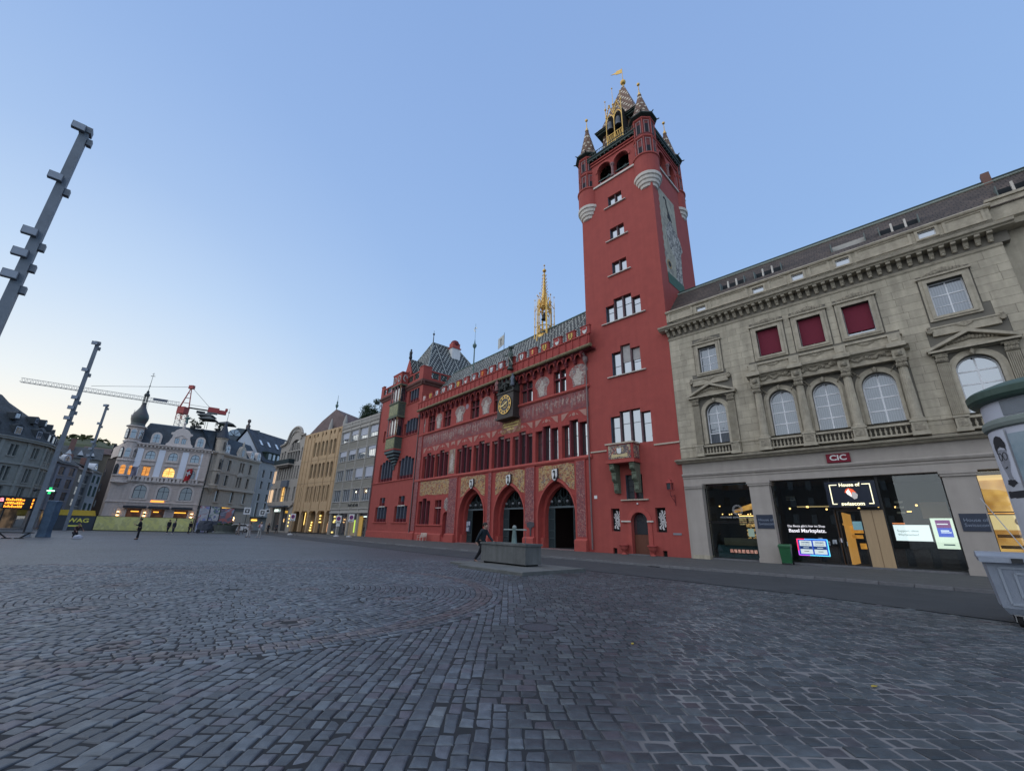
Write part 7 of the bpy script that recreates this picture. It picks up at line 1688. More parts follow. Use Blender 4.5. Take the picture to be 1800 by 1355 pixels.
for i, c_ in enumerate(wcx):
 a, b_ = wx[i]
 window(ch, a, b_, 5.75, 7.3 + (b_ - a) / 2, .25, win_bl, GD, 1, 0, .08, .08, arch=1, hz=(.6,))
 window(ch, c_ - .75, c_ + .75, 13.3, 14.95, .25, win_bl, GM, 1, 0, .06, .07, arch=1, hz=(.5,))
 MB().wall(archpoly(c_ - 1.0, c_ + 1.0, 13.1, 14.2, 10), [archpoly(c_ - .75, c_ + .75, 13.3, 14.2, 8)], -.14, 0, edges=True).obj('window_surround', pk2, ch)
 MB().box(c_ - 1.1, c_ + 1.1, -.2, 0, 12.9, 13.1).box(c_ - 1.0, c_ + 1.0, -.15, 0, 12.1, 12.3).obj('window_apron', pk2, ch)
 MB().wall(archpoly(a - .35, b_ + .35, 5.5, 7.3, 12), [archpoly(a, b_, 5.75, 7.3, 10)], -.13, 0, edges=True).obj('window_surround', pk2, ch)
 MB().box(a - .7, b_ + .7, -.9, -.1, 3.95, 4.35).obj('rolled_awning', pm('dark_awning', (.045, .05, .06)), ch)
 MB().wall(rect(a - .3, b_ + .3, .8, 4.0), [rect(a - .1, b_ + .1, 1.0, 3.85)], -.1, 0, edges=True).obj('shop_surround', pk2, ch)
 q = MB().box(a - .1, b_ + .1, .3, .34, 1.0, 3.85).obj('shop_pane', em('restaurant_glow', (.12, .045, .02), .5, (.02, .01, .006), 1.2), ch)
 MB().box(a + .5 - .3 * i, b_ - .3 - .5 * i if i < 2 else b_ - .2, .22, .26, 3.25, 3.42).obj('light_strip', em('orange_strip', (1.0, .45, .05), 2.0 if i < 2 else .4), ch)
 for k in range(3): MB().ball((a + .3 + k * .55, .2, 1.5 + .25 * (k % 2)), .1, 6, 5).obj('table_lamp', em('bright_warm', (1, .9, .6), 4), ch)
wl_ = em('warm_room', (1.0, .62, .2), 1.1, (.8, .4, .1), 2); wl2 = em('deep_orange_room', (1.0, .4, .08), .9, (.5, .2, .05), 2)
window(ch, wcx[0] - .6, wcx[0] + .6, 10.05, 11.85, .25, win_bl, wl2, 1, 0, .05, .05, hz=(.7,)); window(ch, wcx[1] - .95, wcx[1] + .95, 10.05, 11.95, .25, win_bl, em('yellow_room', (1.0, .62, .2), 1.5, (.9, .36, .06), 2), 1, 0, .05, .06, arch=1, hz=(.62,)); window(ch, wcx[2] - .65, wcx[2] + .65, 10.05, 11.75, .25, win_bl, GD, 1, 0, .05, .05, arch=1, hz=(.6,))
for z0, z1, d in ((8.75, 8.95, .35), (8.95, 9.1, .5), (9.75, 9.9, .2), (4.95, 5.1, .2), (15.35, 15.5, .15), (15.9, 16.1, .35), (16.1, 16.3, .55)): MB().box(-.1, CW, -d, 0, z0, z1).obj('cornice_band', pk2, ch)
b = MB()
for k in range(18):
 x = 2.2 + k * (CW - 3) / 18; b.box(x, x + .35, -.45, -.3, 9.1, 9.75) if k % 3 else b.box(x, x + .5, -.5, -.25, 9.1, 9.8)
b.box(1.6, CW, -.48, -.28, 9.72, 9.85).obj('balcony_balustrade', pk2, ch)
for k in range(22): pass
b = MB()
for k in range(24): b.box(.5 + k * .6, .72 + k * .6, -.45, -.0, 15.6, 15.9)
b.obj('cornice_dentils', pk2, ch, kind='stuff')
# mansard with dormers, gable
b = MB(); b.slope([(1.2, .2, 16.3), (CW, .2, 16.3), (CW, 3.0, 20.8), (2.6, 3.0, 20.8)]); b.slope([(1.2, 8, 16.3), (1.2, .2, 16.3), (2.6, 3.0, 20.8), (2.6, 8, 20.8)]); b.obj('roof', dslate, ch)
MB().ext([(3.0, 20.75), (3.0, 20.8), (5.5, 21.4), (7, 21.2)], 2.6, CW + 2, 'x').obj('roof_terrace_edge', pm('grey_zinc', (.18, .21, .24), (.14, .165, .19), 2, .5), ch); MB().box(2.6, CW + 2, 3, 9, 20.0, 20.9).obj('terrace', pm('grey_zinc', (.18, .21, .24)), ch)
gc = (cxz(-39.1) + cxz(-36.9)) / 2 - .05
gp = [(-2.2, 16.3), (2.2, 16.3), (2.25, 16.7), (1.9, 17.0), (1.7, 17.6), (1.5, 18.1), (1.45, 18.6), (1.85, 18.8), (1.8, 19.1), (1.4, 19.2), (1.1, 19.7), (.6, 20.0), (0, 20.15)]
gp = gp + [(-x, z) for x, z in reversed(gp[1:-1])]
gp = [(gc + x, z) for x, z in gp]
gq = [(gc - 1.0, 16.9), (gc + 1.0, 16.9), (gc + 1.0, 17.9), (gc, 18.6), (gc - 1.0, 17.9)]
MB().wall(gp, [rect(gc - .95, gc - .2, 16.9, 18.0), rect(gc + .2, gc + .95, 16.9, 18.0)], .05, .35).ext(gp, .3, .5).obj('scrolled_gable', pk2, ch)
for s_ in (-1, 1): window(ch, gc + s_ * .575 - .37, gc + s_ * .575 + .37, 16.9, 18.0, .2, win_bl, GM, 1, 0, .04, .04)
MB().path([(gc - 1.1, .0, 18.1), (gc, .0, 18.75), (gc + 1.1, .0, 18.1)], .09, 5).lathe([(.25, 20.15), (.3, 20.6), (.15, 20.8), (.3, 21.1), (.1, 21.6)], gc, .25, 8).obj('gable_ornament', pk2, ch)
b = MB(); figurine(b, gc + .1, .4, 21.2, 1.9); b.tube((gc - .45, .4, 22.4), (gc + .6, .4, 22.5), .09); b.obj('gable_statue', copper, ch)
def dormer(par, cx, y, z0, w, h, mt, M_=I4, g_=GM):
 MB().ext(archpoly(cx - w, cx + w, z0, z0 + h - w, 8), y, y + 1.6).tr(M_).obj('dormer', mt, par)
 MB().ext(archpoly(cx - w * .6, cx + w * .6, z0 + .25, z0 + h - w, 8), y - .02, y).tr(M_).obj('dormer_window', g_, par); MB().box(cx - .03, cx + .03, y - .05, y - .02, z0 + .25, z0 + h - w * .5).box(cx - w * .6, cx + w * .6, y - .05, y - .02, z0 + h * .5, z0 + h * .5 + .06).tr(M_).obj('dormer_bar', win_bl, par)
dormer(ch, cxz(-40.05), .35, 16.5, .85, 2.3, pk2); dormer(ch, cxz(-36.28), .35, 16.5, .85, 2.3, pk2)
# onion turret
tx, ty = cxz(-41.85), .6
MB().lathe([(.05, 7.3), (.4, 7.7), (1.0, 8.2), (1.5, 8.5), (1.5, 8.9)], tx, ty, 16).obj('turret_corbel', pk2, ch)
MB().lathe([(1.32, 8.9), (1.32, 16.3), (1.28, 16.4), (1.28, 19.2)], tx, ty, 18).obj('turret_wall', pk_, ch)
for z in (9.6, 12.5, 16.2, 19.2): MB().lathe([(1.3, z), (1.5 if z < 19 else 1.68, z + .12), (1.5 if z < 19 else 1.68, z + .3), (1.3, z + .35)], tx, ty, 18).obj('turret_band', pk2, ch)
for z0, ml in ((10.05, wl2), (13.3, GM), (17.0, GM)):
 for a_ in (268, 215, 320):
  mt_ = MT((tx, ty, 0)) @ MRo(rad(a_ + 90), 4, 'Z')
  MB().ext(archpoly(-.5, .5, z0 - .12, z0 + 1.4, 8), -1.38, -1.2).tr(mt_).obj('turret_window_frame', pk2 if a_ != 215 else win_bl, ch); MB().ext(archpoly(-.38, .38, z0, z0 + 1.35, 8), -1.4, -1.3).tr(mt_).obj('turret_window', ml if a_ != 215 else GD, ch); MB().box(-.38, .38, -1.42, -1.4, z0 + 1.1, z0 + 1.17).tr(mt_).obj('turret_window_bar', win_bl, ch)
on_ = MB().lathe([(1.6, 19.5), (1.15, 19.75), (1.18, 20.2), (1.38, 20.9), (1.42, 21.4), (1.25, 22.0), (.85, 22.7), (.52, 23.4), (.36, 24.2), (.42, 24.3), (.42, 24.4), (.26, 24.5)], tx, ty, 18); on_.sm = True; on_.obj('onion_dome', pm('green_brown_copper', (.07, .1, .085), (.085, .06, .065), 1.0, .45), ch)
b = MB()
for k in range(6): b.tube((tx + .35 * cos(k * pi / 3), ty + .35 * sin(k * pi / 3), 24.5), (tx + .3 * cos(k * pi / 3), ty + .3 * sin(k * pi / 3), 25.9), .06, .06, 4)
b.lathe([(.5, 25.9), (.42, 26.3), (.2, 26.6), (.25, 26.8), (.08, 27.1)], tx, ty, 8).tube((tx, ty, 27), (tx, ty, 31.0), .06, .03, 5).ball((tx, ty, 28.1), .12, 6, 5).tube((tx - .35, ty, 30.2), (tx + .35, ty, 30.3), .06).tube((tx - .2, ty, 30.7), (tx + .2, ty, 30.7), .04).obj('dome_lantern', pm('dark_copper', (.05, .06, .06)), ch)
MB().ball((tx - 1.1, ty - .6, 21.5), .3, 8, 6).tube((tx - 1.1, ty - .6, 21.6), (tx - 1.05, ty - .6, 22.7), .06, .03, 5).obj('dome_dormer', pk2, ch)
MB().ext([(cxz(-41.35) + .28 * cos(2 * pi * k / 12), 3.35 + .5 * sin(2 * pi * k / 12)) for k in range(12)], -.02, .0).obj('oval_window', GD, ch)
lm = em('wall_lamp_glow', (1.0, .6, .25), 9)
for az in (-41.25, -39.25, -35.45):
 x = cxz(az); MB().box(x - .1, x + .1, -.28, -.1, 2.65, 3.1).obj('wall_lamp', dark, ch); MB().box(x - .14, x + .14, -.3, -.08, 3.1, 3.2).box(x - .14, x + .14, -.3, -.08, 2.5, 2.62).obj('lamp_glow', lm, ch)
MB().box(cxz(-39.05), cxz(-38.0), -.14, -.06, 4.95 + .2, 5.5).obj('orange_sign', em('orange_sign2', (1, .35, .06), 1.8), ch)
# flags
fl_ = thing('flag', 'red flag with a white cross hanging beside the right arched window of the corner house', 'flag', OC + MRo(RCc, 3, 'Z') @ Vector((cxz(-36.7), -.5, 9.5)), RCc)
MB().tube((0, 0, 0), (.9, -1.2, 2.6), .04).obj('flagpole', dark, fl_)
rf_ = pm('red_flag_cloth', (.4, .02, .025)); wf_ = pm('white_flag_cloth', (.6, .6, .6))
b = MB(); rr = [[(-.2 + .9 * t + .1 * sin(6 * s_), -1.15 + .15 * sin(5 * t + 2 * s_), 2.5 - 2.3 * s_ - .4 * (1 - t)) for t in (0, .25, .5, .75, 1)] for s_ in (0, .2, .4, .6, .8, 1)]
b.rings(rr, cap=False, close=False).obj('flag_cloth', rf_, fl_)
MB().ext([(.0, 1.0), (.2, .9), (.3, 1.3), (.55, 1.2), (.6, 1.45), (.38, 1.55), (.45, 1.9), (.25, 1.95), (.15, 1.65), (-.1, 1.7), (-.12, 1.45), (.08, 1.35)], -1.4, -1.36).obj('white_cross', wf_, fl_)
fl2 = thing('flag', 'pale and dark drooping flag near the onion turret of the corner house', 'flag', OC + MRo(RCc, 3, 'Z') @ Vector((cxz(-41.0), -.5, 9.6)), RCc)
MB().tube((0, 0, 0), (.7, -1.2, 2.2), .04).obj('flagpole', dark, fl2)
b = MB(); rr = [[(-.3 + .9 * t, -1.15 + .12 * sin(5 * t + 2 * s_), 1.9 - 2.0 * s_ * (1 - .2 * t)) for t in (0, .3, .6, 1)] for s_ in (0, .25, .5, .75, 1)]; b.rings(rr, cap=False, close=False).obj('flag_cloth', pm('plum_flag_cloth', (.09, .06, .08), (.3, .32, .4), 1.2), fl2)
# ================================================================== corner house: right wing
C2 = gd(123.5, -30.3)
OV, RV = frame2(B1, C2); VW = hypot(B1[0] - C2[0], B1[1] - C2[1])
vh = thing('beige_wing_house', 'beige narrow-windowed house with a conical oriel turret, right of the onion-turret house', 'building', OV, RV)
bei = pm('beige_sandstone', (.52, .45, .36), (.42, .36, .29), 2, .85, .3, streak=.12); bei2 = pm('beige_trim', (.56, .49, .4), (.45, .39, .32), 3)
def vx(az):   # position along the wing for an azimuth
 dx, dy = C2[0] - B1[0], C2[1] - B1[1]; s_, c_ = sin(rad(az)), cos(rad(az))
 t = (s_ * B1[1] - c_ * B1[0]) / (c_ * dx - s_ * dy); return t * VW
top_w = [(1.6, .35), (3.0, .35), (6.0, .5), (9.6, .35), (10.5, .35), (13.0, .45), (16.0, .5)]
hz_ = []
for x, w in top_w: hz_ += [rect(x - w, x + w, 12.6, 15.0), rect(x - w, x + w, 9.4, 11.7)]
for x in (4.4, 9.0, 13.0, 15.9): hz_.append(archpoly(x - .5, x + .5, 6.0, 7.9, 6))
b = MB().wall(rect(0, VW, 0, 16.2), [h for h in hz_ if max(p[0] for p in h) < VW - .1], 0, .3); b.obj('wall', bei, vh); MB().box(.1, VW - .1, .3, .34, 4.6, 16).obj('window_glass', GD, vh)
for z0, z1, d in ((15.7, 15.95, .3), (15.95, 16.2, .5), (8.5, 8.8, .4), (8.8, 9.0, .3), (4.9, 5.1, .3), (12.1, 12.2, .12)): MB().box(0, VW, -d, 0, z0, z1).obj('cornice_band', bei2, vh)
for x, w in top_w:
 for z0, z1 in ((12.6, 15.0), (9.4, 11.7)):
  if x + w < VW - .2: MB().wall(rect(x - w - .15, x + w + .15, z0 - .15, z1 + .2), [rect(x - w, x + w, z0, z1)], -.08, 0, edges=True).obj('window_surround', bei2, vh)
for x in (4.4, 9.0, 13.0): MB().box(x - .7, x + .7, -.25, 0, 5.7, 5.9).obj('sill', bei2, vh)
MB().ext([(8.6, 11.9), (11.5, 11.9), (10.05, 12.9)], -.15, 0).obj('window_pediment', bei2, vh)
b = MB(); b.slope([(0, .2, 16.2), (VW, .2, 16.2), (VW, 3.4, 20.2), (0, 3.4, 20.8)]); b.slope([(0, 3.4, 20.8), (VW, 3.4, 20.2), (VW, 5.5, 20.6), (0, 5.5, 21.6)]); b.obj('roof', dslate, vh)
for x, big_ in ((4.9, 0), (9.6, 1), (13.2, 0), (15.6, 0)):
 if big_: MB().ext([(x - 1.6, 16.2), (x + 1.6, 16.2), (x + 1.2, 17.0), (x + .9, 18.0), (x + .5, 18.6), (x, 18.8), (x - .5, 18.6), (x - .9, 18.0), (x - 1.2, 17.0)], .1, .9).lathe([(.2, 18.7), (.25, 19.1), (.1, 19.9)], x, .4, 6).obj('gable_dormer', bei2, vh); MB().ext(archpoly(x - .4, x + .4, 16.5, 17.6, 8), .06, .1).obj('dormer_window', GD, vh)
 else: dormer(vh, x, .3, 16.4, .7, 2.0, pk2)
MB().lathe([(.05, 7.4), (.4, 7.8), (.9, 8.3), (1.2, 8.6)], 2.3, -.1, 14).obj('oriel_corbel', bei2, vh)
MB().lathe([(1.05, 8.6), (1.05, 19.0)], 2.3, .1, 16).obj('oriel_turret', bei, vh)
for z in (9.0, 12.1, 15.8, 19.0): MB().lathe([(1.05, z), (1.22, z + .1), (1.22, z + .3), (1.05, z + .35)], 2.3, .1, 16).obj('oriel_band', bei2, vh)
for z0, h in ((9.5, 2.2), (12.6, 2.3), (16.7, 1.9)):
 for a_ in (292, 256, 325):
  mt_ = MT((2.3, .1, 0)) @ MRo(rad(a_ + 90), 4, 'Z'); MB().ext(archpoly(-.22, .22, z0, z0 + h - .3, 6), -1.12, -1.0).tr(mt_).obj('oriel_window', GD, vh)
MB().lathe([(1.4, 19.3), (1.05, 20.1), (.7, 21.0), (.35, 22.0), (.07, 23.2)], 2.3, .1, 14).tube((2.3, .1, 23), (2.3, .1, 26.2), .05, .03, 5).ball((2.3, .1, 25.2), .16, 6, 5).obj('oriel_roof', pm('dark_oriel_slate', (.035, .045, .06), (.025, .032, .045), 3, .5), vh)
b = MB().box(0, VW, -.1, .3, 4.2, 4.9); b.obj('shop_fascia', pm('grey_fascia', (.2, .19, .17)), vh); MB().box(0, VW, .2, .3, .1, 4.2).obj('shopfront', GD, vh)
for x in (.3, 5.2, 8.2, 10.6, 16): MB().box(x - .25, x + .25, -.15, .2, .1, 4.2).obj('shop_pillar', bei, vh)
MB().box(6.6, 9.2, -.25, -.12, 4.3, 4.8).obj('orange_sign', em('orange_sign', (1, .55, .08), 2.5), vh); MB().box(6.5, 7.6, .1, .16, 3.2, 3.5).obj('white_sign', wht, vh)
MB().box(11.2, 14.0, .1, .16, .6, 3.6).obj('lit_window', em('fiery_shop_glow', (1, .5, .12), 1.5, (.5, .15, .04), 1.5), vh)
for x in (5.3, 8.3, 10.7): MB().box(x - .1, x + .1, -.3, -.18, 2.2, 2.9).obj('wall_lamp', lm, vh)
b = MB().path([(0.05, -.25, 16.1), (.05, -.25, .2)], .1, 6).obj('downpipe', dark, vh)
# round-windowed gable on the roofs behind
rb = thing('rear_roof_house', 'grey-roofed rear building with a half-round glazed opening above the corner house', 'building', *frame2(gd(131, -33.6), gd(131, -31.0)))
MB().ext([(0, 0), (6, 0), (6, 25.3), (1.0, 25.3), (-1.4, 23.6), (-2.4, 21.4), (-2.4, 0)], 0, 8).obj('block', pm('grey_metal_roof', (.11, .14, .155), (.08, .1, .115), 1, .5), rb)
MB().ext([(.4 + 1.5 * cos(a_), 23.2 + 1.6 * sin(a_)) for a_ in [pi * k / 10 for k in range(11)]], -.1, 0).obj('round_window', GM, rb)
b = MB()
for a_ in (45, 90, 135): b.tube((.4, -.15, 23.2), (.4 + 1.5 * cos(rad(a_)), -.15, 23.2 + 1.6 * sin(rad(a_))), .06, .06, 4)
b.obj('window_bars', dark, rb)
# rooftop parasols
def parasol(az, D, z0, h, w, lab):
 p = gd(D, az); o = thing('parasol', lab, 'parasol', (p[0], p[1], z0), rad(20), 'rooftop parasols')
 MB().tube((0, 0, 0), (0, 0, h), .05, .04, 6).obj('pole', dark, o)
 A4 = [(-w, -w), (w, -w), (w, w), (-w, w)]; b = MB()
 for k in range(4): j = (k + 1) % 4; b.face([(*A4[k], h - .75), (*A4[j], h - .75), (0, 0, h)])
 for k in range(4): j = (k + 1) % 4; b.face([(*A4[k], h - .75), (*A4[j], h - .75), (*A4[j], h - .95), (*A4[k], h - .95)])
 b.obj('canopy', pm('dark_taupe_canvas', (.085, .09, .085)), o)
parasol(-36.3, 116, 20.9, 4.2, 1.5, 'dark square parasol on the roof terrace, the upper of two overlapping ones')
parasol(-36.1, 113, 20.9, 2.9, 1.5, 'dark square parasol on the roof terrace, below and in front of the higher one')
parasol(-34.3, 117, 20.9, 3.1, 1.6, 'dark square parasol on the roof terrace beside the thin spire of the oriel')
for az, D, s_, sd_ in ((-37.3, 114, .9, 31), (-36.8, 113, .7, 32), (-35.0, 113.5, .8, 33), (-34.4, 114, .6, 34)):
 p = gd(D, az); o = thing('planter_shrub', ('dark shrub on the roof terrace, ' + {31: 'left of all parasols', 32: 'just left of the two overlapping parasols', 33: 'between the parasol groups', 34: 'nearest the thin spire'}[sd_]), 'shrub', (p[0], p[1], 20.9), 0, 'shrubs on the roof terrace')
 MB().box(-.4, .4, -.3, .3, 0, .5).obj('pot', dark, o); foliage((0, 0, 1.1), s_, 260, .16, sd_, leafc, o)
# ================================================================== LEFT ROUNDED HOUSE
lst = pm('grey_green_stone', (.34, .34, .295), (.26, .26, .225), 1.6, .85, .4, streak=.12); lst2 = pm('grey_green_trim', (.38, .38, .33), (.28, .28, .245), 3)
lh = thing('rounded_corner_house', 'large dark-roofed stone house with a rounded corner at the left edge', 'building', Vector((-78.0, 65.0, 0)), rad(62))
# plan: front runs away from the camera then bends; points in local coordinates
P0 = [gd(94, -56.5), gd(96.5, -53.0), gd(99, -50.2), gd(101.5, -48.6), gd(104.5, -47.5), gd(109, -46.9), gd(118, -46.6)]
inv = MT(lh.location) @ MRo(rad(62), 4, 'Z'); inv = inv.inverted()
L0 = [inv @ Vector((x, y, 0)) for x, y in P0]
def seg_panel(a, b_, z0, z1, holes=(), y0=0.0, y1=.3):
 d = (b_ - a); w = d.length; ang = atan2(d.y, d.x)
 m_ = MB().wall(rect(0, w, z0, z1), list(holes), y0, y1); return m_.tr(MT((a.x, a.y, 0)) @ MRo(ang, 4, 'Z')), w, MT((a.x, a.y, 0)) @ MRo(ang, 4, 'Z')
for i in range(6):
 a, b_ = L0[i], L0[i + 1]; w = (b_ - a).length; hs_ = []; n_ = max(1, int(w / 2.3)); wins = []
 for k in range(n_):
  c_ = (k + .5) * w / n_
  for z0, z1 in ((10.6, 12.3), (6.9, 9.0), (3.6, 6.1)): wins.append((c_ - .6, c_ + .6, z0, z1))
 m_, w, M_ = seg_panel(a, b_, 3.1, 13.0, [rect(*q) for q in wins]); m_.obj('wall', lst, lh)
 MB().box(0, w, .3, .33, 3.2, 12.9).tr(M_).obj('window_glass', GD if i != 2 else GM, lh)
 for q in wins:
  MB().box((q[0] + q[1]) / 2 - .06, (q[0] + q[1]) / 2 + .06, .02, .28, q[2], q[3]).tr(M_).obj('mullion', lst2, lh); MB().box(q[0] - .1, q[1] + .1, -.1, .05, q[2] - .15, q[2]).tr(M_).obj('sill', lst2, lh)
 for z0, z1, d in ((9.4, 9.7, .2), (6.3, 6.5, .15), (3.1, 3.4, .25), (12.9, 13.2, .45), (13.2, 13.35, .6)): MB().box(-.1, w + .1, -d, .1, z0, z1).tr(M_).obj('cornice_band', lst2, lh)
 for k in range(n_ + 1): MB().box(k * w / n_ - .22, k * w / n_ + .22, -.1, 0, 3.4, 12.9).tr(M_).obj('pilaster', lst2, lh)
 MB().box(0, w, .6, .7, .1, 3.1).tr(M_).obj('shopfront', em('arcade_glow', (.3, .2, .12), .35, (.03, .025, .02), .9) if i in (2, 3) else GD, lh)
 MB().box(0, w, -.8, .6, 2.95, 3.1).tr(M_).obj('canopy', pm('slate_canopy', (.06, .07, .075)), lh)
 if i == 2:
  for x, z in ((.4, .8), (1.5, 1.2)): MB().box(x, x + .25, .4, .5, z, z + 1.4).tr(M_).obj('light_column', em('peach_strip', (1, .6, .4), 2.5), lh)
  MB().ball((1.9, .3, 2.3), .14, 6, 5).tr(M_).obj('lamp', em('bright_warm', (1, .9, .6), 4), lh)
 if i == 1:
  MB().box(0.5, w, -.9, -.8, 2.55, 3.05).tr(M_).obj('fascia', dark, lh)
 for k in range(n_):
  c_ = (k + .5) * w / n_
  for j, (yy, zz, s_) in enumerate(((.7, 13.7, 1.0), (1.7, 16.2, .7))):
   if j and k % 2: continue
   MB().ext([(c_ - .65 * s_, zz), (c_ + .65 * s_, zz), (c_ + .65 * s_, zz + 1.5 * s_), (c_, zz + 1.8 * s_), (c_ - .65 * s_, zz + 1.5 * s_)], yy - .3, yy + 1.2).tr(M_).obj('dormer', pm('dark_dormer_slate', (.05, .06, .065)), lh)
   MB().box(c_ - .45 * s_, c_ + .45 * s_, yy - .33, yy - .3, zz + .2, zz + 1.35 * s_).tr(M_).obj('dormer_window', WPk if (k + i) % 3 else LB, lh)
   MB().box(c_ - .38 * s_, c_ - .03, yy - .35, yy - .33, zz + .28, zz + 1.25 * s_).box(c_ + .03, c_ + .38 * s_, yy - .35, yy - .33, zz + .28, zz + 1.25 * s_).tr(M_).obj('dormer_pane', GM, lh)
lroof = tiles('brown_black_tiles', (.04, .048, .052), (.1,) * 3, .4, .3, bump=.7)
b = MB(); cN = [p for p in L0]
def inset(ps, d):
 out = []
 for i, p in enumerate(ps):
  a = ps[max(0, i - 1)]; c_ = ps[min(len(ps) - 1, i + 1)]; t = (c_ - a).normalized(); n_ = Vector((-t.y, t.x, 0)); out.append(p + n_ * d)
 return out
I1 = inset(L0, 2.6); I2 = inset(L0, 6.5); ridge_z = 20.6
for i in range(6):
 z1a, z2a = 17.2, 20.8 if i < 3 else 19.5
 def P(v, z): return (v.x, v.y, z)
 zz = [20.6, 20.7, 20.8, 20.4, 19.6, 18.6, 17.2]
 b.slope([P(L0[i], 13.35), P(L0[i + 1], 13.35), P(I1[i + 1], 17.0), P(I1[i], 17.0)]); b.slope([P(I1[i], 17.0), P(I1[i + 1], 17.0), P(I2[i + 1], zz[i + 1]), P(I2[i], zz[i])])
b.obj('roof', lroof, lh)
q = I2[2]; MB().box(q.x - 1.0, q.x + .6, q.y - 1, q.y + .6, 19.5, 22.3).obj('chimney', pm('pale_grey_chimney', (.3, .33, .37)), lh)
# ================================================================== NARROW WHITE HOUSES in the side street
def narrow(azL, azR, DL, DR, ztop, label, wallm, rowsz, cols, roofh, seed, shutter=None, yaw=None):
 a, b_ = gd(DL, azL), gd(DR, azR); O_, R_ = frame2(a, b_); w = hypot(a[0] - b_[0], a[1] - b_[1])
 o = thing('narrow_house', label, 'house', O_, R_)
 hs_ = []
 cw = w / cols
 for k in range(cols):
  for z0, z1 in rowsz: hs_.append(rect((k + .5) * cw - cw * .28, (k + .5) * cw + cw * .28, z0, z1))
 m_ = MB().wall(rect(0, w, 0, ztop), hs_, 0, .25); m_.face([(0, 0, 0), (0, 8, 0), (0, 8, ztop), (0, 0, ztop)]).face([(w, 0, 0), (w, 8, 0), (w, 8, ztop), (w, 0, ztop)]); m_.obj('wall', wallm, o)
 for h in hs_:
  x0, x1, z0, z1 = h[0][0], h[1][0], h[0][1], h[2][1]
  if shutter: window(o, x0, x1, z0, z1, .05, shutter, shutter, 1, 0, .05, .05)
  else: window(o, x0, x1, z0, z1, .12, pm('grey_blue_frame', (.2, .23, .28)), GD, 1, 1, .06, .05)
  MB().box(x0 - .1, x1 + .1, -.1, .1, z0 - .12, z0).obj('sill', offw, o)
 b = MB(); b.slope([(-.2, -.4, ztop), (w + .2, -.4, ztop), (w + .2, 4, ztop + roofh), (-.2, 4, ztop + roofh)]).slope([(w + .2, 8.4, ztop), (-.2, 8.4, ztop), (-.2, 4, ztop + roofh), (w + .2, 4, ztop + roofh)]); b.obj('roof', RTb if seed % 2 else lroof, o)
 MB().box(w * .4, w * .4 + .9, 2.6, 3.4, ztop + roofh * .5, ztop + roofh + 1.0).obj('chimney', pm('brick_chimney', (.2, .11, .09)), o)
 if seed != 3: dormer(o, w * .5, .6, ztop + .5, w * .18, 1.5, WPk)
 MB().box(0, w, .24, .3, .1, 3.0).obj('ground_floor', pm('dark_shop', (.05, .06, .065)), o);
 return o, w
greyf = pm('blue_grey_panels', (.36, .38, .44), (.3, .32, .38), 1.5, .8)
o, w = narrow(-46.35, -45.0, 118, 122, 11.6, 'narrow blue-white house directly right of the large pole', greyf, [(9.6, 11.1), (7.2, 8.9), (4.9, 6.5), (2.9, 4.2)], 2, 2.6, 2)
MB().box(w * .1, w * .45, -.5, -.3, 1.9, 2.5).obj('orange_lamp', em('orange_sign', (1, .55, .08), 2.5), o)
o, w = narrow(-45.0, -43.9, 122, 132, 11.2, 'narrow grey house with brown shopfront, between the two pale houses', pm('grey_brown_render', (.28, .27, .25)), [(8.8, 10.4), (6.4, 8.0), (4.2, 5.6)], 1, 2.2, 3, None)
o, w = narrow(-43.9, -43.25, 130, 136, 11.5, 'narrow white house with dark green shutters beside the brown alley wall', pm('white_render', (.46, .46, .46)), [(9.2, 10.8), (6.4, 8.6), (3.4, 5.0)], 2, 2.0, 2, pm('green_shutter', (.03, .07, .055)))
aw_ = gd(118, -44.4); MB().box(-3.2, 3.2, -.6, 0, 0, .9).tr(Matrix.Identity(4)); ao = thing('yellow_awning', 'long yellow awning over the shop between the narrow houses', 'awning', (aw_[0], aw_[1], 2.2), rad(48))
MB().ext([(-1.6, 0), (0, 1.1), (0, 1.0), (-1.6, -.25)], -3.4, 3.4, 'x').obj('cloth', pm('yellow_canvas', (.6, .42, .05)), ao); MB().tube((-3.3, -1.5, 0), (-3.3, 0, .9), .03).tube((3.3, -1.5, 0), (3.3, 0, .9), .03).obj('awning_arm', dark, ao)
bh = thing('brown_alley_house', 'dark brown house side wall in the alley left of the onion turret', 'house', *frame2(gd(121, -43.2), gd(113, -42.3)))
MB().box(0, 8.2, 0, 6, 0, 13.5).obj('wall', pm('dark_brown_wall', (.06, .045, .04), (.04, .032, .03), 1), bh)
b = MB(); b.slope([(-.3, -.3, 13.5), (8.4, -.3, 13.5), (8.4, 5, 16.0), (-.3, 5, 16.0)]); b.obj('roof', RTb, bh)
for z in (4, 7, 10): MB().box(.8, 1.6, -.05, 0, z, z + 1.5).obj('window', GD, bh)
MB().tube((1.5, 4, 15.0), (1.3, 4, 18.0), .2, .15, 6).obj('chimney_pipe', dark, bh)
bg = thing('beige_rear_house', 'beige blank-walled house rising behind the narrow white houses', 'house', Vector((*gd(150, -44.9), 0)), rad(48))
MB().box(0, 6.0, 0, 8, 0, 17.6).obj('wall', pm('beige_wall', (.4, .29, .19), (.34, .25, .16), 1), bg); b = MB(); b.slope([(-.4, -.6, 17.4), (6.4, -.6, 17.4), (6.4, 4, 19.4), (-.4, 4, 19.4)]); b.obj('roof', RTb, bg)
MB().box(6.0, 6.1, 0, 8, 0, 17.5).obj('side_wall', pm('grey_side_wall', (.15, .15, .14)), bg); MB().box(4.8, 5.4, 1, 1.6, 18, 20.6).obj('chimney', dark, bg)
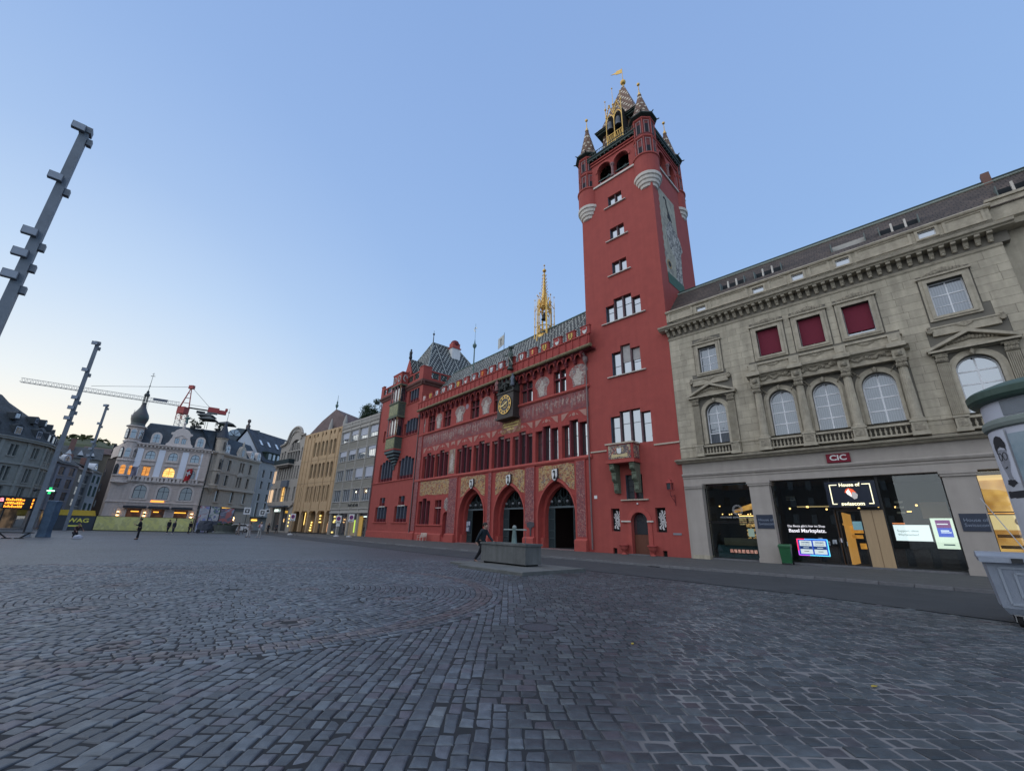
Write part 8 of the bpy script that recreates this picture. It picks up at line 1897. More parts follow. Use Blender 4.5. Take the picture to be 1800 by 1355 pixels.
lo = thing('low_grey_roof_house', 'low house with long grey roof and vents behind the large pole', 'house', Vector((*gd(145, -47.3), 0)), rad(46))
MB().box(0, 9, 0, 9, 0, 15.6).obj('wall', pm('grey_wall', (.22, .22, .2)), lo); b = MB(); b.slope([(-.4, -.4, 15.4), (9.4, -.4, 15.4), (9.4, 5, 18.6), (-.4, 5, 18.6)]); b.obj('roof', lroof, lo)
for k in range(4): MB().ext([(k * 2 + .8, 16.2), (k * 2 + 1.9, 16.2), (k * 2 + 1.35, 17.4)], .2, 1.5).obj('dormer', WPk, lo)
MB().box(3, 4, 3, 4, 17, 20.2).obj('chimney', pm('brick_chimney', (.2, .11, .09)), lo)
# wooded hill behind the alley
hc = gd(230, -45.2); b = MB(); rn = random.Random(2)
hill = MB().lathe([(38, 0), (34, 10), (26, 20), (16, 27), (6, 30), (.1, 31)], hc[0], hc[1], 20).obj('hill', pm('hill_green', (.07, .08, .035), (.04, .05, .025), .2), kind='structure')
b = MB()
for _ in range(2600):
 a_ = rn.uniform(0, 2 * pi); r_ = 34 * math.sqrt(rn.random()); z = 31 * (1 - (r_ / 38) ** 1.8) - 1; p = Vector((hc[0] + r_ * cos(a_), hc[1] + r_ * sin(a_), max(2, z) + rn.uniform(0, 2.2)))
 q = Vector((rn.uniform(-1, 1), rn.uniform(-1, 1), rn.uniform(-.3, 1))).normalized() * rn.uniform(.5, 1.1); w_ = q.orthogonal().normalized() * rn.uniform(.4, .8); b.face([p - q, p + w_, p + q, p - w_])
tag(b.obj('hillside_wood', pm('hill_foliage', (.12, .12, .04), (.05, .06, .025), .3)), 'distant wood on the low hill behind the alley houses', 'wood'); bpy.data.objects['hillside_wood']['kind'] = 'stuff'  # yellowish and dark greens mixed by noise
# ================================================================== TALL LIGHT MASTS
mastm = pm('grey_galvanised_mast', (.2, .225, .25), (.15, .17, .19), 2, .55, .15)
boxm = pm('grey_flood_housing', (.17, .19, .21), (.13, .145, .16), 3, .5)
def mast(x, y, yaw, label, levels, H=19.0):
 o = thing('light_mast', label, 'light mast', (x, y, 0), yaw, 'tall grey light masts on the square')
 b = MB(); b.rings([[(-.19, -.19, 0), (.19, -.19, 0), (.19, .19, 0), (-.19, .19, 0)], [(-.15, -.15, H), (.15, -.15, H), (.15, .15, H), (-.15, .15, H)]]).obj('post', mastm, o)
 MB().box(-.3, .3, -.3, .3, 0, .05).obj('base_plate', mastm, o)
 for z in levels:
  f = MB().box(-.44, .02, -.36, -.17, z - .17, z + .17).box(-.3, -.2, -.2, -.1, z - .05, z + .05).obj('floodlight', boxm, o)
  MB().box(-.42, 0, -.365, -.36, z - .15, z + .15).obj('lens', pm('flood_lens', (.35, .38, .42), rough=.2), f)
  f = MB().box(.17, .34, -.1, .16, z - .62, z - .3).obj('side_floodlight', boxm, o)
 MB().box(-.22, .22, -.22, .22, H - .05, H + .25).obj('mast_cap', boxm, o)
 return o
LV = [19.0, 16.05, 13.1, 12.05, 11.0]
mast(-20.6, 15.4, rad(42), 'tall grey light mast cut off by the left edge, largest of the three', LV)
mast(-43.5, 41.0, rad(40), 'tall grey light mast standing full height at left, with a blue cloth round its foot', LV)
mast(-65.2, 66.3, rad(40), 'farthest and smallest grey light mast, beyond the narrow houses', LV)
bc = thing('blue_tarpaulin', 'crumpled blue-grey cloth standing beside the foot of the left light mast', 'tarpaulin', (-43.0, 41.6, 0), rad(40))
b = MB(); rn = random.Random(4); rr = []
sh8 = [rn.uniform(.78, 1.22) for _ in range(16)]
for z, r_ in ((0, .46), (.25, .42), (.9, .44), (1.5, .46), (2.2, .47), (2.9, .45), (3.15, .46), (3.2, .4)): rr.append([(.25 + r_ * sh8[k] * (1 + rn.uniform(-.06, .06)) * cos(2 * pi * k / 16), r_ * .8 * sh8[(k * 3) % 16] * sin(2 * pi * k / 16), z + rn.uniform(-.05, .05)) for k in range(16)])
b.rings(rr).obj('cloth', pm('blue_grey_cloth', (.09, .14, .2), (.055, .085, .12), 2.2, .9, .8, 4), bc)
# ================================================================== CRANE
cr = thing('tower_crane', 'red and white tower crane above the corner house roofs, jib pointing left', 'crane', (0, 0, 0), 0)
D = 165.0; p = gd(D, -38.55); cr.location = (p[0], p[1], 0)
zt = 1.6 + .2095 * D; Hc = zt - .6
redc = pm('crane_red', (.4, .06, .05), (.32, .05, .045), 3, .5); whc = pm('crane_grey', (.3, .3, .29), (.24, .24, .23), 3, .5)
def lattice(b, p0, p1, w, n_, r_=.09, tri=False):
 p0, p1 = Vector(p0), Vector(p1); d = (p1 - p0).normalized(); up = Vector((0, 0, 1)) if abs(d.z) < .9 else Vector((0, 1, 0)); s_ = d.cross(up).normalized() * w / 2; u = s_.cross(d).normalized() * w / 2 * -1
 if u.z < 0: u = -u
 C4 = [s_ - u, -s_ - u, u] if tri else [s_ - u, s_ + u, -s_ + u, -s_ - u]
 for c_ in C4: b.tube(p0 + c_, p1 + c_, r_, r_, 4)
 for k in range(n_):
  a = p0 + (p1 - p0) * k / n_; e = p0 + (p1 - p0) * (k + 1) / n_; m_ = (a + e) / 2
  for i in range(len(C4)):
   c0, c1 = C4[i], C4[(i + 1) % len(C4)]
   b.tube(a + c0, m_ + c1, r_ * .55, r_ * .55, 3).tube(m_ + c1, e + c0, r_ * .55, r_ * .55, 3)
jd = Vector((sin(rad(-50.0 - 38)), cos(rad(-50.0 - 38)), 0))
# direction of the jib: towards the left and slightly nearer
pj = Vector((*gd(D * .2095 / .2040 * 1.0, -50.6), 0)); jv = (pj - Vector((p[0], p[1], 0))); JL = jv.length; jv.normalize()
b = MB(); lattice(b, (0, 0, 8), (0, 0, zt - 4.6), 1.8, 20, .09); b.obj('mast', whc, cr)
b = MB(); lattice(b, (0, 0, zt - 4.6), (0, 0, zt - 1.2), 1.9, 2, .14); b.box(-1.1, 1.1, -1.1, 1.1, zt - 2.6, zt - .5).obj('slewing_unit', redc, cr)
b = MB()
for s_ in (-1, 1):
 n2 = Vector((-jv.y, jv.x, 0)) * .8 * s_
 b.tube(n2 + jv * 1.0 + Vector((0, 0, zt - .6)), Vector((0, 0, zt + 6.3)) - jv * .6, .17, .12, 5).tube(n2 - jv * 1.3 + Vector((0, 0, zt - .6)), Vector((0, 0, zt + 6.3)) - jv * .6, .17, .12, 5)
for k in range(1, 4): z = zt - .6 + k * 1.6; b.tube(jv * (1 - k * .35) + Vector((0, 0, z)), -jv * (1.3 - k * .15) + Vector((0, 0, z)), .1, .1, 4)
q = Vector((0, 0, zt + 6.3)) - jv * .6; b.box(q.x - .7, q.x + .7, q.y - .5, q.y + .5, q.z - .6, q.z + .5); b.obj('apex_tower', redc, cr)
b = MB(); lattice(b, jv * 1.2 + Vector((0, 0, zt + .3)), jv * JL + Vector((0, 0, zt + .3)), 1.15, 34, .06, True); b.obj('jib', whc, cr)
b = MB(); b.tube(-jv * 1 + Vector((0, 0, zt - .4)), -jv * 10 + Vector((0, 0, zt - .4)), .24, .24, 4); b.tube(-jv * 1 + Vector((0, 0, zt + .6)), -jv * 8 + Vector((0, 0, zt + .6)), .05, .05, 4); b.obj('counter_jib', dark, cr)
b = MB(); d2 = -jv; n2 = Vector((-jv.y, jv.x, 0))
def obox(b, c0, c1, hw, z0, z1):
 P_ = [d2 * c0 + n2 * hw, d2 * c1 + n2 * hw, d2 * c1 - n2 * hw, d2 * c0 - n2 * hw]; b.ext([(q.x, q.y) for q in P_], z0, z1, 'z')
obox(b, 6.2, 9.2, .8, zt - .9, zt + .7); obox(b, 9.2, 11.3, .7, zt - 1.0, zt + .2); obox(b, 10.8, 11.5, .7, zt + .1, zt + 1.0); b.obj('counterweight_housing', redc, cr)
b = MB(); obox(b, 6.2, 9, .7, zt - 1.3, zt - .9); b.obj('ballast', pm('ballast_grey', (.2, .2, .19)), cr)
b = MB(); obox(b, 3.4, 5.7, .06, zt - 1.7, zt - .9); b.obj('company_board', dark, cr)
b = MB(); n3 = n2; b.ext([((jv * 4.3).x, (jv * 4.3).y), ((jv * 7.8).x, (jv * 7.8).y), ((jv * 7.8 + n2 * .1).x, (jv * 7.8 + n2 * .1).y), ((jv * 4.3 + n2 * .1).x, (jv * 4.3 + n2 * .1).y)], zt + .2, zt + 1.0, 'z').obj('jib_board', pm('grey_board', (.16, .17, .2)), cr)
b = MB(); b.tube(q, jv * (JL * .62) + Vector((0, 0, zt + 1.6)), .05, .05, 4).tube(q, -jv * 6.4 + Vector((0, 0, zt + .8)), .05, .05, 4).obj('tie_cable', dark, cr)
b = MB().tube(jv * 8.5 + Vector((0, 0, zt - .4)), jv * 8.5 + Vector((0, 0, zt - 5.2)), .025, .025, 3).ball(jv * 8.5 + Vector((0, 0, zt - 5.6)), .4, 6, 5, sz=1.4); b.obj('hook_block', dark, cr)
# ================================================================== HOARDING at the far side
hA, hB, hC = gd(98.5, -46.2), gd(98, -42.7), gd(94, -35.0)
def hoard(a, b_, z1, mt, label, lines=None, cat='hoarding', back=0.0):
 O_, R_ = frame2(a, b_); w = hypot(a[0] - b_[0], a[1] - b_[1]); o = thing('hoarding_panel', label, cat, O_, R_); MB().box(0.03, w - .03, 0, .06, .1, z1).obj('panel', mt, o); MB().box(0, .07, -.03, .1, 0, z1 + .05).box(w - .07, w, -.03, .1, 0, z1 + .05).box(.07, w - .07, -.02, .08, z1, z1 + .05).obj('frame', dark, o)
 MB().box(.0, w, -.35, .35, 0, .1).obj('foot', dark, o); return o, w
yel = pattern('yellow_banner', (.58, .56, .2), [(.52, .51, .19), (.62, .6, .26), (.46, .45, .2)], .45, .7, thr=.55)
dgr = pm('dark_grey_banner', (.055, .07, .085), (.045, .055, .07), .8, .7)
gr = lambda a, b_, t: (a[0] + (b_[0] - a[0]) * t, a[1] + (b_[1] - a[1]) * t)
o, w = hoard(hA, hB, 2.15, dgr, 'dark grey hoarding banner with yellow-green letters left of the yellow ones'); text('WAG', .85, em('lime_letters', (.55, .6, .12), .25), o, (w * .68, -.03, 1.45), sx=1.2, bold=.02); MB().box(w * .5, w * .78, -.02, 0, .55, .75).obj('lime_line', MATS['lime_letters'], o)
labs = ['leftmost yellow banner on the hoarding, behind the man with the cap', 'middle yellow banner on the hoarding, the widest, behind the walking pair', 'rightmost yellow banner on the hoarding, behind the lone woman in black']
for k, (t0, t1) in enumerate(((0, .44), (.44, .8), (.8, .985))): hoard(gr(hB, hC, t0), gr(hB, hC, t1), 2.2, yel, labs[k])
P1, P2, P3 = gd(92, -34.9), gd(91, -33.0), gd(90, -31.7)
pa = pattern('poster_red_blue', (.3, .32, .36), [(.35, .05, .07), (.12, .16, .4), (.4, .4, .42)], .5, .6, thr=.53)
pb = pattern('poster_green_white', (.35, .36, .38), [(.06, .14, .09), (.42, .42, .43), (.12, .14, .25)], .8, .6, thr=.52)
hoard(P1, gr(P1, P2, .5), 4.3, pa, 'tall poster panel with red and blue fields right of the yellow banners', cat='poster panel'); hoard(gr(P1, P2, .5), P2, 4.2, pb, 'tall poster panel with green leaves and white field beside the red one', cat='poster panel'); hoard(P2, P3, 4.0, pattern('poster_blue_dark', (.1, .1, .14), [(.22, .27, .36), (.3, .1, .1)], .7, .6, thr=.53), 'dark blue poster panel, rightmost of the three tall ones', cat='poster panel')
pl = thing('round_planter', 'wide grey stone planter on a low round step, in front of the poster panels', 'planter', (*gd(86, -32.2), 0), 0)
MB().lathe([(2.2, 0), (2.2, .15), (1.5, .15), (1.4, .3), (1.75, 1.3), (1.55, 1.3), (1.5, 1.1), (0, 1.1)], n=20).obj('bowl', pm('mossy_stone', (.14, .15, .13), (.09, .1, .09), 2), pl)
foliage((0, 0, 1.3), .9, 260, .16, 77, leafc, pl, .4, 'plants')
for i, (az, D) in enumerate(((-34.0, 87), (-33.2, 87.5))):
 o = thing('covered_cart', 'dark bundled stall cart with grey cover near the poster panels, ' + ('left one' if i == 0 else 'right one beside the planter'), 'cart', (*gd(D, az), 0), rad(30 + 20 * i))
 b = MB(); rn = random.Random(i + 40); rr = [[(1.3 * (1 - .35 * (z / 2)) * (1 + rn.uniform(-.12, .12)) * cos(2 * pi * k / 10), .6 * (1 + rn.uniform(-.12, .12)) * sin(2 * pi * k / 10), z) for k in range(10)] for z in (.35, .7, 1.2, 1.6, 1.9)]
 b.rings(rr).obj('cover', pm('grey_tarp', (.09, .1, .12), (.05, .055, .07), 1.5), o)
 for s_ in (-.8, .8): MB().lathe([(.0, -.05), (.3, -.05), (.3, .05), (0, .05)], n=12).tr(MT((s_, -.55, .3)) @ MRo(pi / 2, 4, 'X')).obj('wheel', dark, o)
# pharmacy cross and departure display
px = thing('pharmacy_cross', 'glowing green pharmacy cross hanging right of the large pole', 'sign', (*gd(80, -46.3), 4.95), rad(43))
MB().box(-.42, .42, 0, .12, -.14, .14).box(-.15, .15, .0, .12, -.42, .42).obj('housing', pm('green_housing', (.02, .2, .08)), px); MB().box(-.4, .4, -.02, 0, -.06, .06).obj('bright_bar', em('mint_glow', (.5, 1, .7), 4), px); MB().box(-.13, .13, -.015, 0, -.4, -.1).box(-.13, .13, -.015, 0, .1, .4).obj('green_tubes', em('green_glow', (.05, .8, .25), 1.2), px); MB().tube((-.5, .06, 0), (-1.2, .06, 0), .05).ball((-1.3, .06, 0), .2, 6, 5).obj('bracket', dark, px)
dp = thing('departure_display', 'black departure display with orange text at the left tram stop', 'display', (*gd(74, -47.75), 0), rad(44))
MB().box(-1.35, 1.25, 0, .25, 2.55, 3.85).obj('case', pm('display_black', (.012, .013, .016), rough=.4), dp); MB().tube((1.0, .12, 0), (1.0, .12, 2.6), .09).tube((-1.1, .12, 0), (-1.1, .12, 2.6), .07).obj('post', dark, dp)
og = em('orange_led', (1.0, .28, .02), 3.0)
b = MB()
for k in range(3):
 z = 3.42 - k * .36; x = -1.2
 while x < .1 + .15 * (k % 2): w = rn.uniform(.07, .14); b.box(x, x + w, -.02, 0, z, z + rn.choice((.16, .24))); x += w + .04
 b.box(.82, .92, -.02, 0, z, z + .24)
b.obj('led_text', og, dp)
sr = thing('kiosk_sign', 'red glowing sign strip at the far left edge beside the departure display', 'sign', (*gd(82, -49.8), 3.4), rad(42)); MB().box(-2.2, 2.2, 0, .2, -.1, .75).obj('sign_box', pm('display_black', (.012, .013, .016)), sr); text('kerhaus', .8, em('pink_red_glow', (1.0, .25, .3), 2.2), sr, (.9, -.02, .35), bold=.02)
bn = thing('bench', 'dark metal bench with angled legs at the left edge of the square', 'bench', (-41.0, 37.6, 0), rad(38))
MB().box(-1.1, 1.1, -.3, .3, .42, .5).obj('seat', dark, bn);
for s_ in (-1, 1): MB().tube((s_ * .9, 0, .44), (s_ * .35, 0, .0), .05, .05, 5).box(s_ * .35 - .25, s_ * .35 + .25, -.25, .25, 0, .05).obj('leg', dark, bn)
# ================================================================== NO-PARKING SIGNS on mobile stands
def nosign(x, y, yaw, h, lab, base=True, extra=False):
 o = thing('no_parking_sign', lab, 'road sign', (x, y, .0), yaw, 'mobile no-parking signs by the kerb')
 MB().tube((0, 0, 0), (0, 0, h + .5), .03).obj('pole', pm('steel_pole', (.3, .3, .3), metal=.5, rough=.4), o)
 bd = MB().box(-.42, .42, -.04, -.02, h - .55, h + .55).obj('board', white, o)
 disc(0, h + .08, .001, .3, -.06, -.04, 20).obj('red_ring', pm('sign_red', (.45, .03, .05)), bd); disc(0, h + .08, .001, .22, -.07, -.055, 20).obj('blue_field', pm('sign_blue', (.03, .06, .25)), bd)
 MB().ext([(-.17, h + .22), (-.13, h + .27), (.17, h - .06), (.13, h - .11)], -.08, -.07).obj('red_bar', pm('sign_red', (.45, .03, .05)), bd)
 MB().box(-.25, .25, -.05, -.04, h - .45, h - .35).obj('text_line', dark, bd)
 if extra: MB().box(-.3, .3, -.04, -.02, h - 1.0, h - .65).obj('extra_board', white, o)
 MB().lathe([(.38, 0), (.42, .1), (.3, .25), (.08, .3)], n=14).obj('concrete_foot', pm('pale_concrete', (.42, .42, .42)), o)
nosign(-25.6, 67.2, rad(-5), 2.55, 'white no-parking board with an extra plate below, on a pale round foot', extra=True)
nosign(-23.3, 66.0, rad(-5), 2.75, 'white no-parking board in front of the boarded shop, right of the one with a plate')
nosign(-34.6, 71.5, rad(-5), 2.75, 'white no-parking board in front of the ochre arcade')
# traffic signs in the far street mouth
for i, (az, D, h, lab) in enumerate(((-30.5, 84, 3.6, 'small white square sign with dark symbol on a pole in the street mouth'), (-29.0, 92, 3.6, 'tilted pair of white street signs on a post near the canopy'))):
 o = thing('street_sign', lab, 'road sign', (*gd(D, az), 0), rad(25)); MB().tube((0, 0, 0), (0, 0, h + .6), .04).obj('pole', dark, o); MB().box(-.5, .5, -.06, -.02, h - .6, h + .5).obj('board', white, o); MB().box(-.3, .3, -.08, -.06, h - .35, h + .25).obj('dark_mark', dark, o); MB().box(-.14, .14, -.09, -.08, h - .2, h + .1).obj('pale_centre', white, o)
 if i: MB().box(.5, 1.1, -.06, -.02, h - .1, h + .6).obj('side_board', white, o); MB().box(.6, 1.0, -.08, -.06, h + .1, h + .45).obj('side_mark', dark, o)
# parked car
car = thing('parked_car', 'white estate car parked before the lit shop of the beige house', 'car', (*gd(104, -30.9), 0), rad(12))
cw = pm('white_car_paint', (.6, .6, .6), (.55, .55, .55), 1, .25)
prof = [(-2.2, .35), (-2.25, .75), (-2.1, 1.0), (-1.5, 1.08), (-.9, 1.45), (1.3, 1.5), (2.0, 1.1), (2.2, 1.0), (2.25, .4)]
bd = MB(); rr = [[(x, -.85 + (.12 if z > 1.1 else 0), z) for x, z in prof], [(x, .85 - (.12 if z > 1.1 else 0), z) for x, z in prof]]; bd.rings(rr); bd.obj('body', cw, car)
MB().ext([(-1.4, 1.08), (-.85, 1.4), (1.25, 1.44), (1.8, 1.1)], -.87, .87).obj('side_windows', GD, car); MB().ext([(-1.55, 1.06), (-.95, 1.42), (-.92, 1.44), (-1.5, 1.1)], -.7, .7).obj('windscreen', GD, car)
for x in (-1.4, 1.4):
 for y in (-.86, .86):
  wh_ = MB().lathe([(0, -.1), (.33, -.1), (.33, .1), (0, .1)], n=16).tr(MT((x, y, .33)) @ MRo(pi / 2, 4, 'X')).obj('wheel', dark, car); MB().lathe([(0, -.11), (.2, -.11), (.2, .11), (0, .11)], n=12).tr(MT((x, y, .33)) @ MRo(pi / 2, 4, 'X')).obj('rim', pm('alloy', (.4, .4, .4), metal=.7, rough=.3), wh_)
for y in (-.6, .6): MB().box(-2.27, -2.2, y - .18, y + .18, .65, .82).obj('headlight', pm('lamp_glass', (.7, .7, .65), rough=.1), car)
# ================================================================== FOUNTAIN
ft = thing('stone_fountain', 'rectangular grey stone fountain trough on a wide low plinth in front of the town hall', 'fountain', (.72, 19.55, 0), rad(-49))
fs = pm('wet_grey_stone', (.15, .155, .15), (.085, .09, .088), 1.3, .75, .4, 25, streak=.25); fp = pm('mossy_plinth_stone', (.13, .135, .13), (.08, .085, .08), 2, .8, .4)
# local x along the front (right = +), y away
MB().box(-3.05, .05, -.0, .95, .2, .95).box(-3.1, .1, -.05, .08, .95, 1.04).box(-3.1, .1, .87, 1.0, .95, 1.04).box(-3.1, -2.97, .08, .87, .95, 1.04).box(-.03, .1, .08, .87, .95, 1.04).obj('trough', fs, ft)
MB().box(-2.95, -.05, .1, .85, .12, .2).obj('trough_foot', black, ft)
MB().box(-2.97, -.03, .08, .87, .955, .965).obj('water', glass_mirror('fountain_water', (.02, .03, .03), .5), ft)
for a, b_, z1, y0 in ((-4.3, -2.4, .11, -.9), (-2.38, 1.75, .13, -1.75)): MB().ext([(y0, 0), (y0, z1 - .02), (y0 + .03, z1), (1.9, z1), (1.9, 0)], a, b_, 'x').obj('plinth_slab', fp, ft)
MB().lathe([(.16, 0), (.13, .1), (.085, .62), (.1, .7), (.08, .76)], -1.25, .5, 12, cz=.95).obj('spout_column', pm('green_bronze_spout', (.16, .22, .2), (.1, .14, .13)), ft)
MB().tube((-2.0, .5, 1.62), (-.45, .5, 1.62), .03, .03, 8).ball((-1.25, .5, 1.72), .1, 8, 6).obj('spout_arm', pm('pale_bronze', (.25, .29, .27)), ft)
MB().tube((-.47, .5, 1.6), (-.46, .45, .96), .012, .018, 6).obj('water_jet', glass_clear('water_thread', .5, (.7, .75, .8)), ft)
# ================================================================== SMALL THINGS by the facades
chm_ = pm('cream_lacquer', (.55, .47, .4), (.48, .4, .34))
for i, x in enumerate((-26.6, -25.9)):
 o = thing('outdoor_chair', 'cream slatted outdoor chair before the town hall, ' + ('left one of the pair' if i == 0 else 'right one of the pair'), 'chair', O0 + RX * x + RY * -1.0 + Vector((0, 0, .1)), RR + rad(12), 'two cream chairs before the town hall')
 b = MB()
 for k in range(5): b.box(-.26, .26, -.26 + k * .105, -.18 + k * .105, .42, .45)
 b.obj('seat', chm_, o); b = MB()
 for k in range(5): b.box(-.26, .26, .25 + k * .025, .28 + k * .025, .5 + k * .09, .57 + k * .09)
 b.obj('backrest', chm_, o)
 for sx in (-.25, .25):
  MB().tube((sx, -.24, 0), (sx, -.24, .62), .02).obj('leg', chm_, o); MB().tube((sx, .26, 0), (sx, .38, .95), .02).obj('leg', chm_, o); MB().tube((sx, -.24, .62), (sx, .3, .66), .02).obj('armrest', chm_, o)
grn = pm('green_plastic', (.02, .12, .045), (.015, .09, .035), 3, .45, .15, 40)
bi = thing('wheelie_bin', 'green two-wheeled rubbish bin standing against the shop pillar', 'bin', T0 + TX * 5.75 + TY * -.55 + Vector((0, 0, .1)), RT + rad(6))
b = MB(); b.rings([[(-.24, -.2, .08), (.24, -.2, .08), (.24, .24, .08), (-.24, .24, .08)], [(-.3, -.32, .98), (.3, -.32, .98), (.3, .3, .98), (-.3, .3, .98)]]).box(-.32, .32, -.35, .32, .93, 1.0); b.obj('body', grn, bi)
MB().ext([(-.37, 1.0), (-.34, 1.06), (.3, 1.1), (.36, 1.04), (.36, 1.0)], -.31, .31, 'x').obj('lid', grn, bi); MB().tube((-.27, .38, 1.0), (.27, .38, 1.0), .02).obj('handle', grn, bi)
for s_ in (-.27, .27): MB().lathe([(0, -.03), (.1, -.03), (.1, .03), (0, .03)], n=12).tr(MT((s_, .22, .1)) @ MRo(pi / 2, 4, 'Y')).obj('wheel', black, bi)
# ================================================================== GREY REFUSE CONTAINER
gc_ = pm('grey_container_plastic', (.27, .3, .35), (.21, .24, .29), 2, .45, .25, 40)
dx_, dy_ = 10.09, 9.5
dm = thing('refuse_container', 'large grey four-wheeled refuse container at the right edge', 'container', (dx_, dy_, .003), rad(-44))
b = MB(); b.rings([[(.05, .08, .22), (1.3, .08, .22), (1.3, 1.0, .22), (.05, 1.0, .22)], [(-.02, .0, .34), (1.37, 0, .34), (1.37, 1.06, .34), (-.02, 1.06, .34)], [(-.09, -.14, 1.18), (1.44, -.14, 1.18), (1.44, 1.14, 1.18), (-.09, 1.14, 1.18)], [(-.15, -.2, 1.2), (1.5, -.2, 1.2), (1.5, 1.2, 1.2), (-.15, 1.2, 1.2)], [(-.15, -.2, 1.26), (1.5, -.2, 1.26), (1.5, 1.2, 1.26), (-.15, 1.2, 1.26)]]).obj('tub', gc_, dm)
sl = .14 / .84
def fr(x, z, d=.0): return (x, -(z - .34) * sl - d, z)
def strap(b, x0, z0, x1, z1, w=.02, d=.02):
 v = Vector((x1 - x0, 0, z1 - z0)).normalized(); n_ = Vector((-v.z, 0, v.x)) * w
 P_ = [(x0 + n_.x, z0 + n_.z), (x1 + n_.x, z1 + n_.z), (x1 - n_.x, z1 - n_.z), (x0 - n_.x, z0 - n_.z)]
 b.rings([[fr(x, z, -.005) for x, z in P_], [fr(x, z, d) for x, z in P_]])
b = MB()
for q in ((.12, .42, .08, 1.1), (.08, 1.1, 1.26, 1.1), (1.26, 1.1, 1.22, .42), (1.22, .42, .12, .42), (.3, .55, .28, 1.0), (.28, 1.0, .55, 1.0), (.55, 1.0, .66, .72), (.66, .72, .5, .52), (.5, .52, .3, .55), (.75, .55, .82, .8), (.82, .8, 1.1, .95), (1.1, .95, 1.1, .55)): strap(b, *q)
b.obj('moulded_ribs', pm('container_rib', (.33, .37, .42), (.28, .31, .36), 2, .4), dm)
b = MB(); b.box(-.17, 1.52, -.24, .3, 1.27, 1.3); rr = [[(x, .3 + 0 * x + .9 * t, 1.3 + .18 * sin(pi * t) * 1.0) for x in (-.17, 1.52)] for t in (0, .2, .4, .6, .8, 1)]
b.ext([(.3, 1.27), (.3, 1.31), (.5, 1.38), (.75, 1.4), (1.0, 1.36), (1.22, 1.3), (1.22, 1.27)], -.17, 1.52, 'x'); b.box(-.17, 1.52, -.26, -.2, 1.2, 1.3); b.obj('lid', gc_, dm)
MB().box(.28, .44, -.29, -.26, 1.2, 1.29).box(1.0, 1.16, -.29, -.26, 1.2, 1.29).obj('lid_catch', dark, dm)
for x, y in ((.17, .16), (1.2, .16), (.17, .92), (1.2, .92)):
 w_ = MB().lathe([(0, -.035), (.08, -.035), (.1, -.02), (.1, .02), (.08, .035), (0, .035)], n=16).tr(MT((x, y, .1)) @ MRo(pi / 2, 4, 'Y') @ MRo(.0, 4, 'X')).obj('wheel', black, dm)
 MB().box(x - .06, x - .045, y - .05, y + .06, .08, .22).box(x + .045, x + .06, y - .05, y + .06, .08, .22).box(x - .07, x + .07, y - .07, y + .07, .2, .235).obj('fork', pm('zinc_fork', (.3, .3, .3), metal=.6, rough=.4), w_)
ro = MB().tube((0, 0, 0), (-.5, .0, 1.35), .012, .009, 6).obj('pole', pm('white_rod', (.5, .5, .5)), None, (11.15, 9.6, 1.2), (0, 0, rad(-46))); tag(ro, 'thin white stick standing up behind the grey container', 'stick')
# ================================================================== ADVERTISING COLUMN
ac = thing('advertising_column', 'round white advertising column with green cap and a black-and-white portrait poster', 'advertising column', (12.28, 9.13, 0), 0)
r0 = 1.15
MB().lathe([(r0 + .08, 0), (r0 + .08, .35), (r0, .4)], n=40).obj('base', pm('column_green', (.06, .1, .08), (.045, .08, .06), 3, .5), ac)
MB().lathe([(r0 - .01, .38), (r0 - .01, 4.72)], n=48).obj('shaft', pm('column_white', (.5, .52, .58), (.46, .48, .54), 1, .5), ac)
MB().lathe([(r0, 4.05), (r0 + .05, 4.08), (r0 + .07, 4.16), (r0 + .05, 4.24), (r0, 4.28)], n=48).obj('ring', pm('grey_green_ring', (.2, .23, .21), (.16, .19, .17)), ac)
b = MB().lathe([(r0, 4.66), (r0 + .12, 4.69), (r0 + .18, 4.76), (r0 + .19, 4.9), (r0 + .14, 4.95), (r0 * .8, 5.1), (.2, 5.22), (.0, 5.24)], n=48); b.sm = False; b.obj('cap', pm('column_green', (.06, .1, .08)), ac)
def cyl(poly, rr_, name='print', mt=None):
 """flat print wrapped on the column: poly in (angle in deg, z), cut into small facets that follow the curve"""
 b = MB(); A_ = [p[0] for p in poly]; Z_ = [p[1] for p in poly]; a = min(A_); da, dz = .8, .014
 def ins(x, y):
  c = False
  for (x0, y0), (x1, y1) in zip(poly, poly[1:] + poly[:1]):
   if (y0 > y) != (y1 > y) and x < (x1 - x0) * (y - y0) / (y1 - y0) + x0: c = not c
  return c
 while a < max(A_):
  z = min(Z_)
  while z < max(Z_):
   if ins(a + da / 2, z + dz / 2): b.face([(rr_ * cos(rad(p)), rr_ * sin(rad(p)), q) for p, q in ((a, z), (a + da, z), (a + da, z + dz), (a, z + dz))])
   z += dz
  a += da
 return b.obj(name, mt, ac)
def cylrect(a0, a1, z0, z1, rr_, mt, name):
 n_ = max(2, int(abs(a1 - a0) / 4)); rg = [[(rr_ * cos(rad(a0 + (a1 - a0) * k / n_)), rr_ * sin(rad(a0 + (a1 - a0) * k / n_)), z) for k in range(n_ + 1)] for z in (z0, z1)]
 return MB().rings(rg, cap=False, close=False).obj(name, mt, ac)
view = math.degrees(atan2(-8.72, -11.9)); A0 = view - 42       # visible left edge runs clockwise
pp = cylrect(95, 170.5, .5, 4.02, r0 + .004, pm('poster_paper', (.56, .58, .64), (.53, .55, .61), 1, .45), 'poster')
cylrect(172.5, 230, .5, 3.9, r0 + .004, pm('blue_poster', (.16, .24, .28), (.3, .36, .4), 2, .3), 'poster'); cylrect(170.7, 172.2, .45, 4.0, r0 + .02, pm('silver_strip', (.4, .42, .45), metal=.6, rough=.3), 'edge_strip')
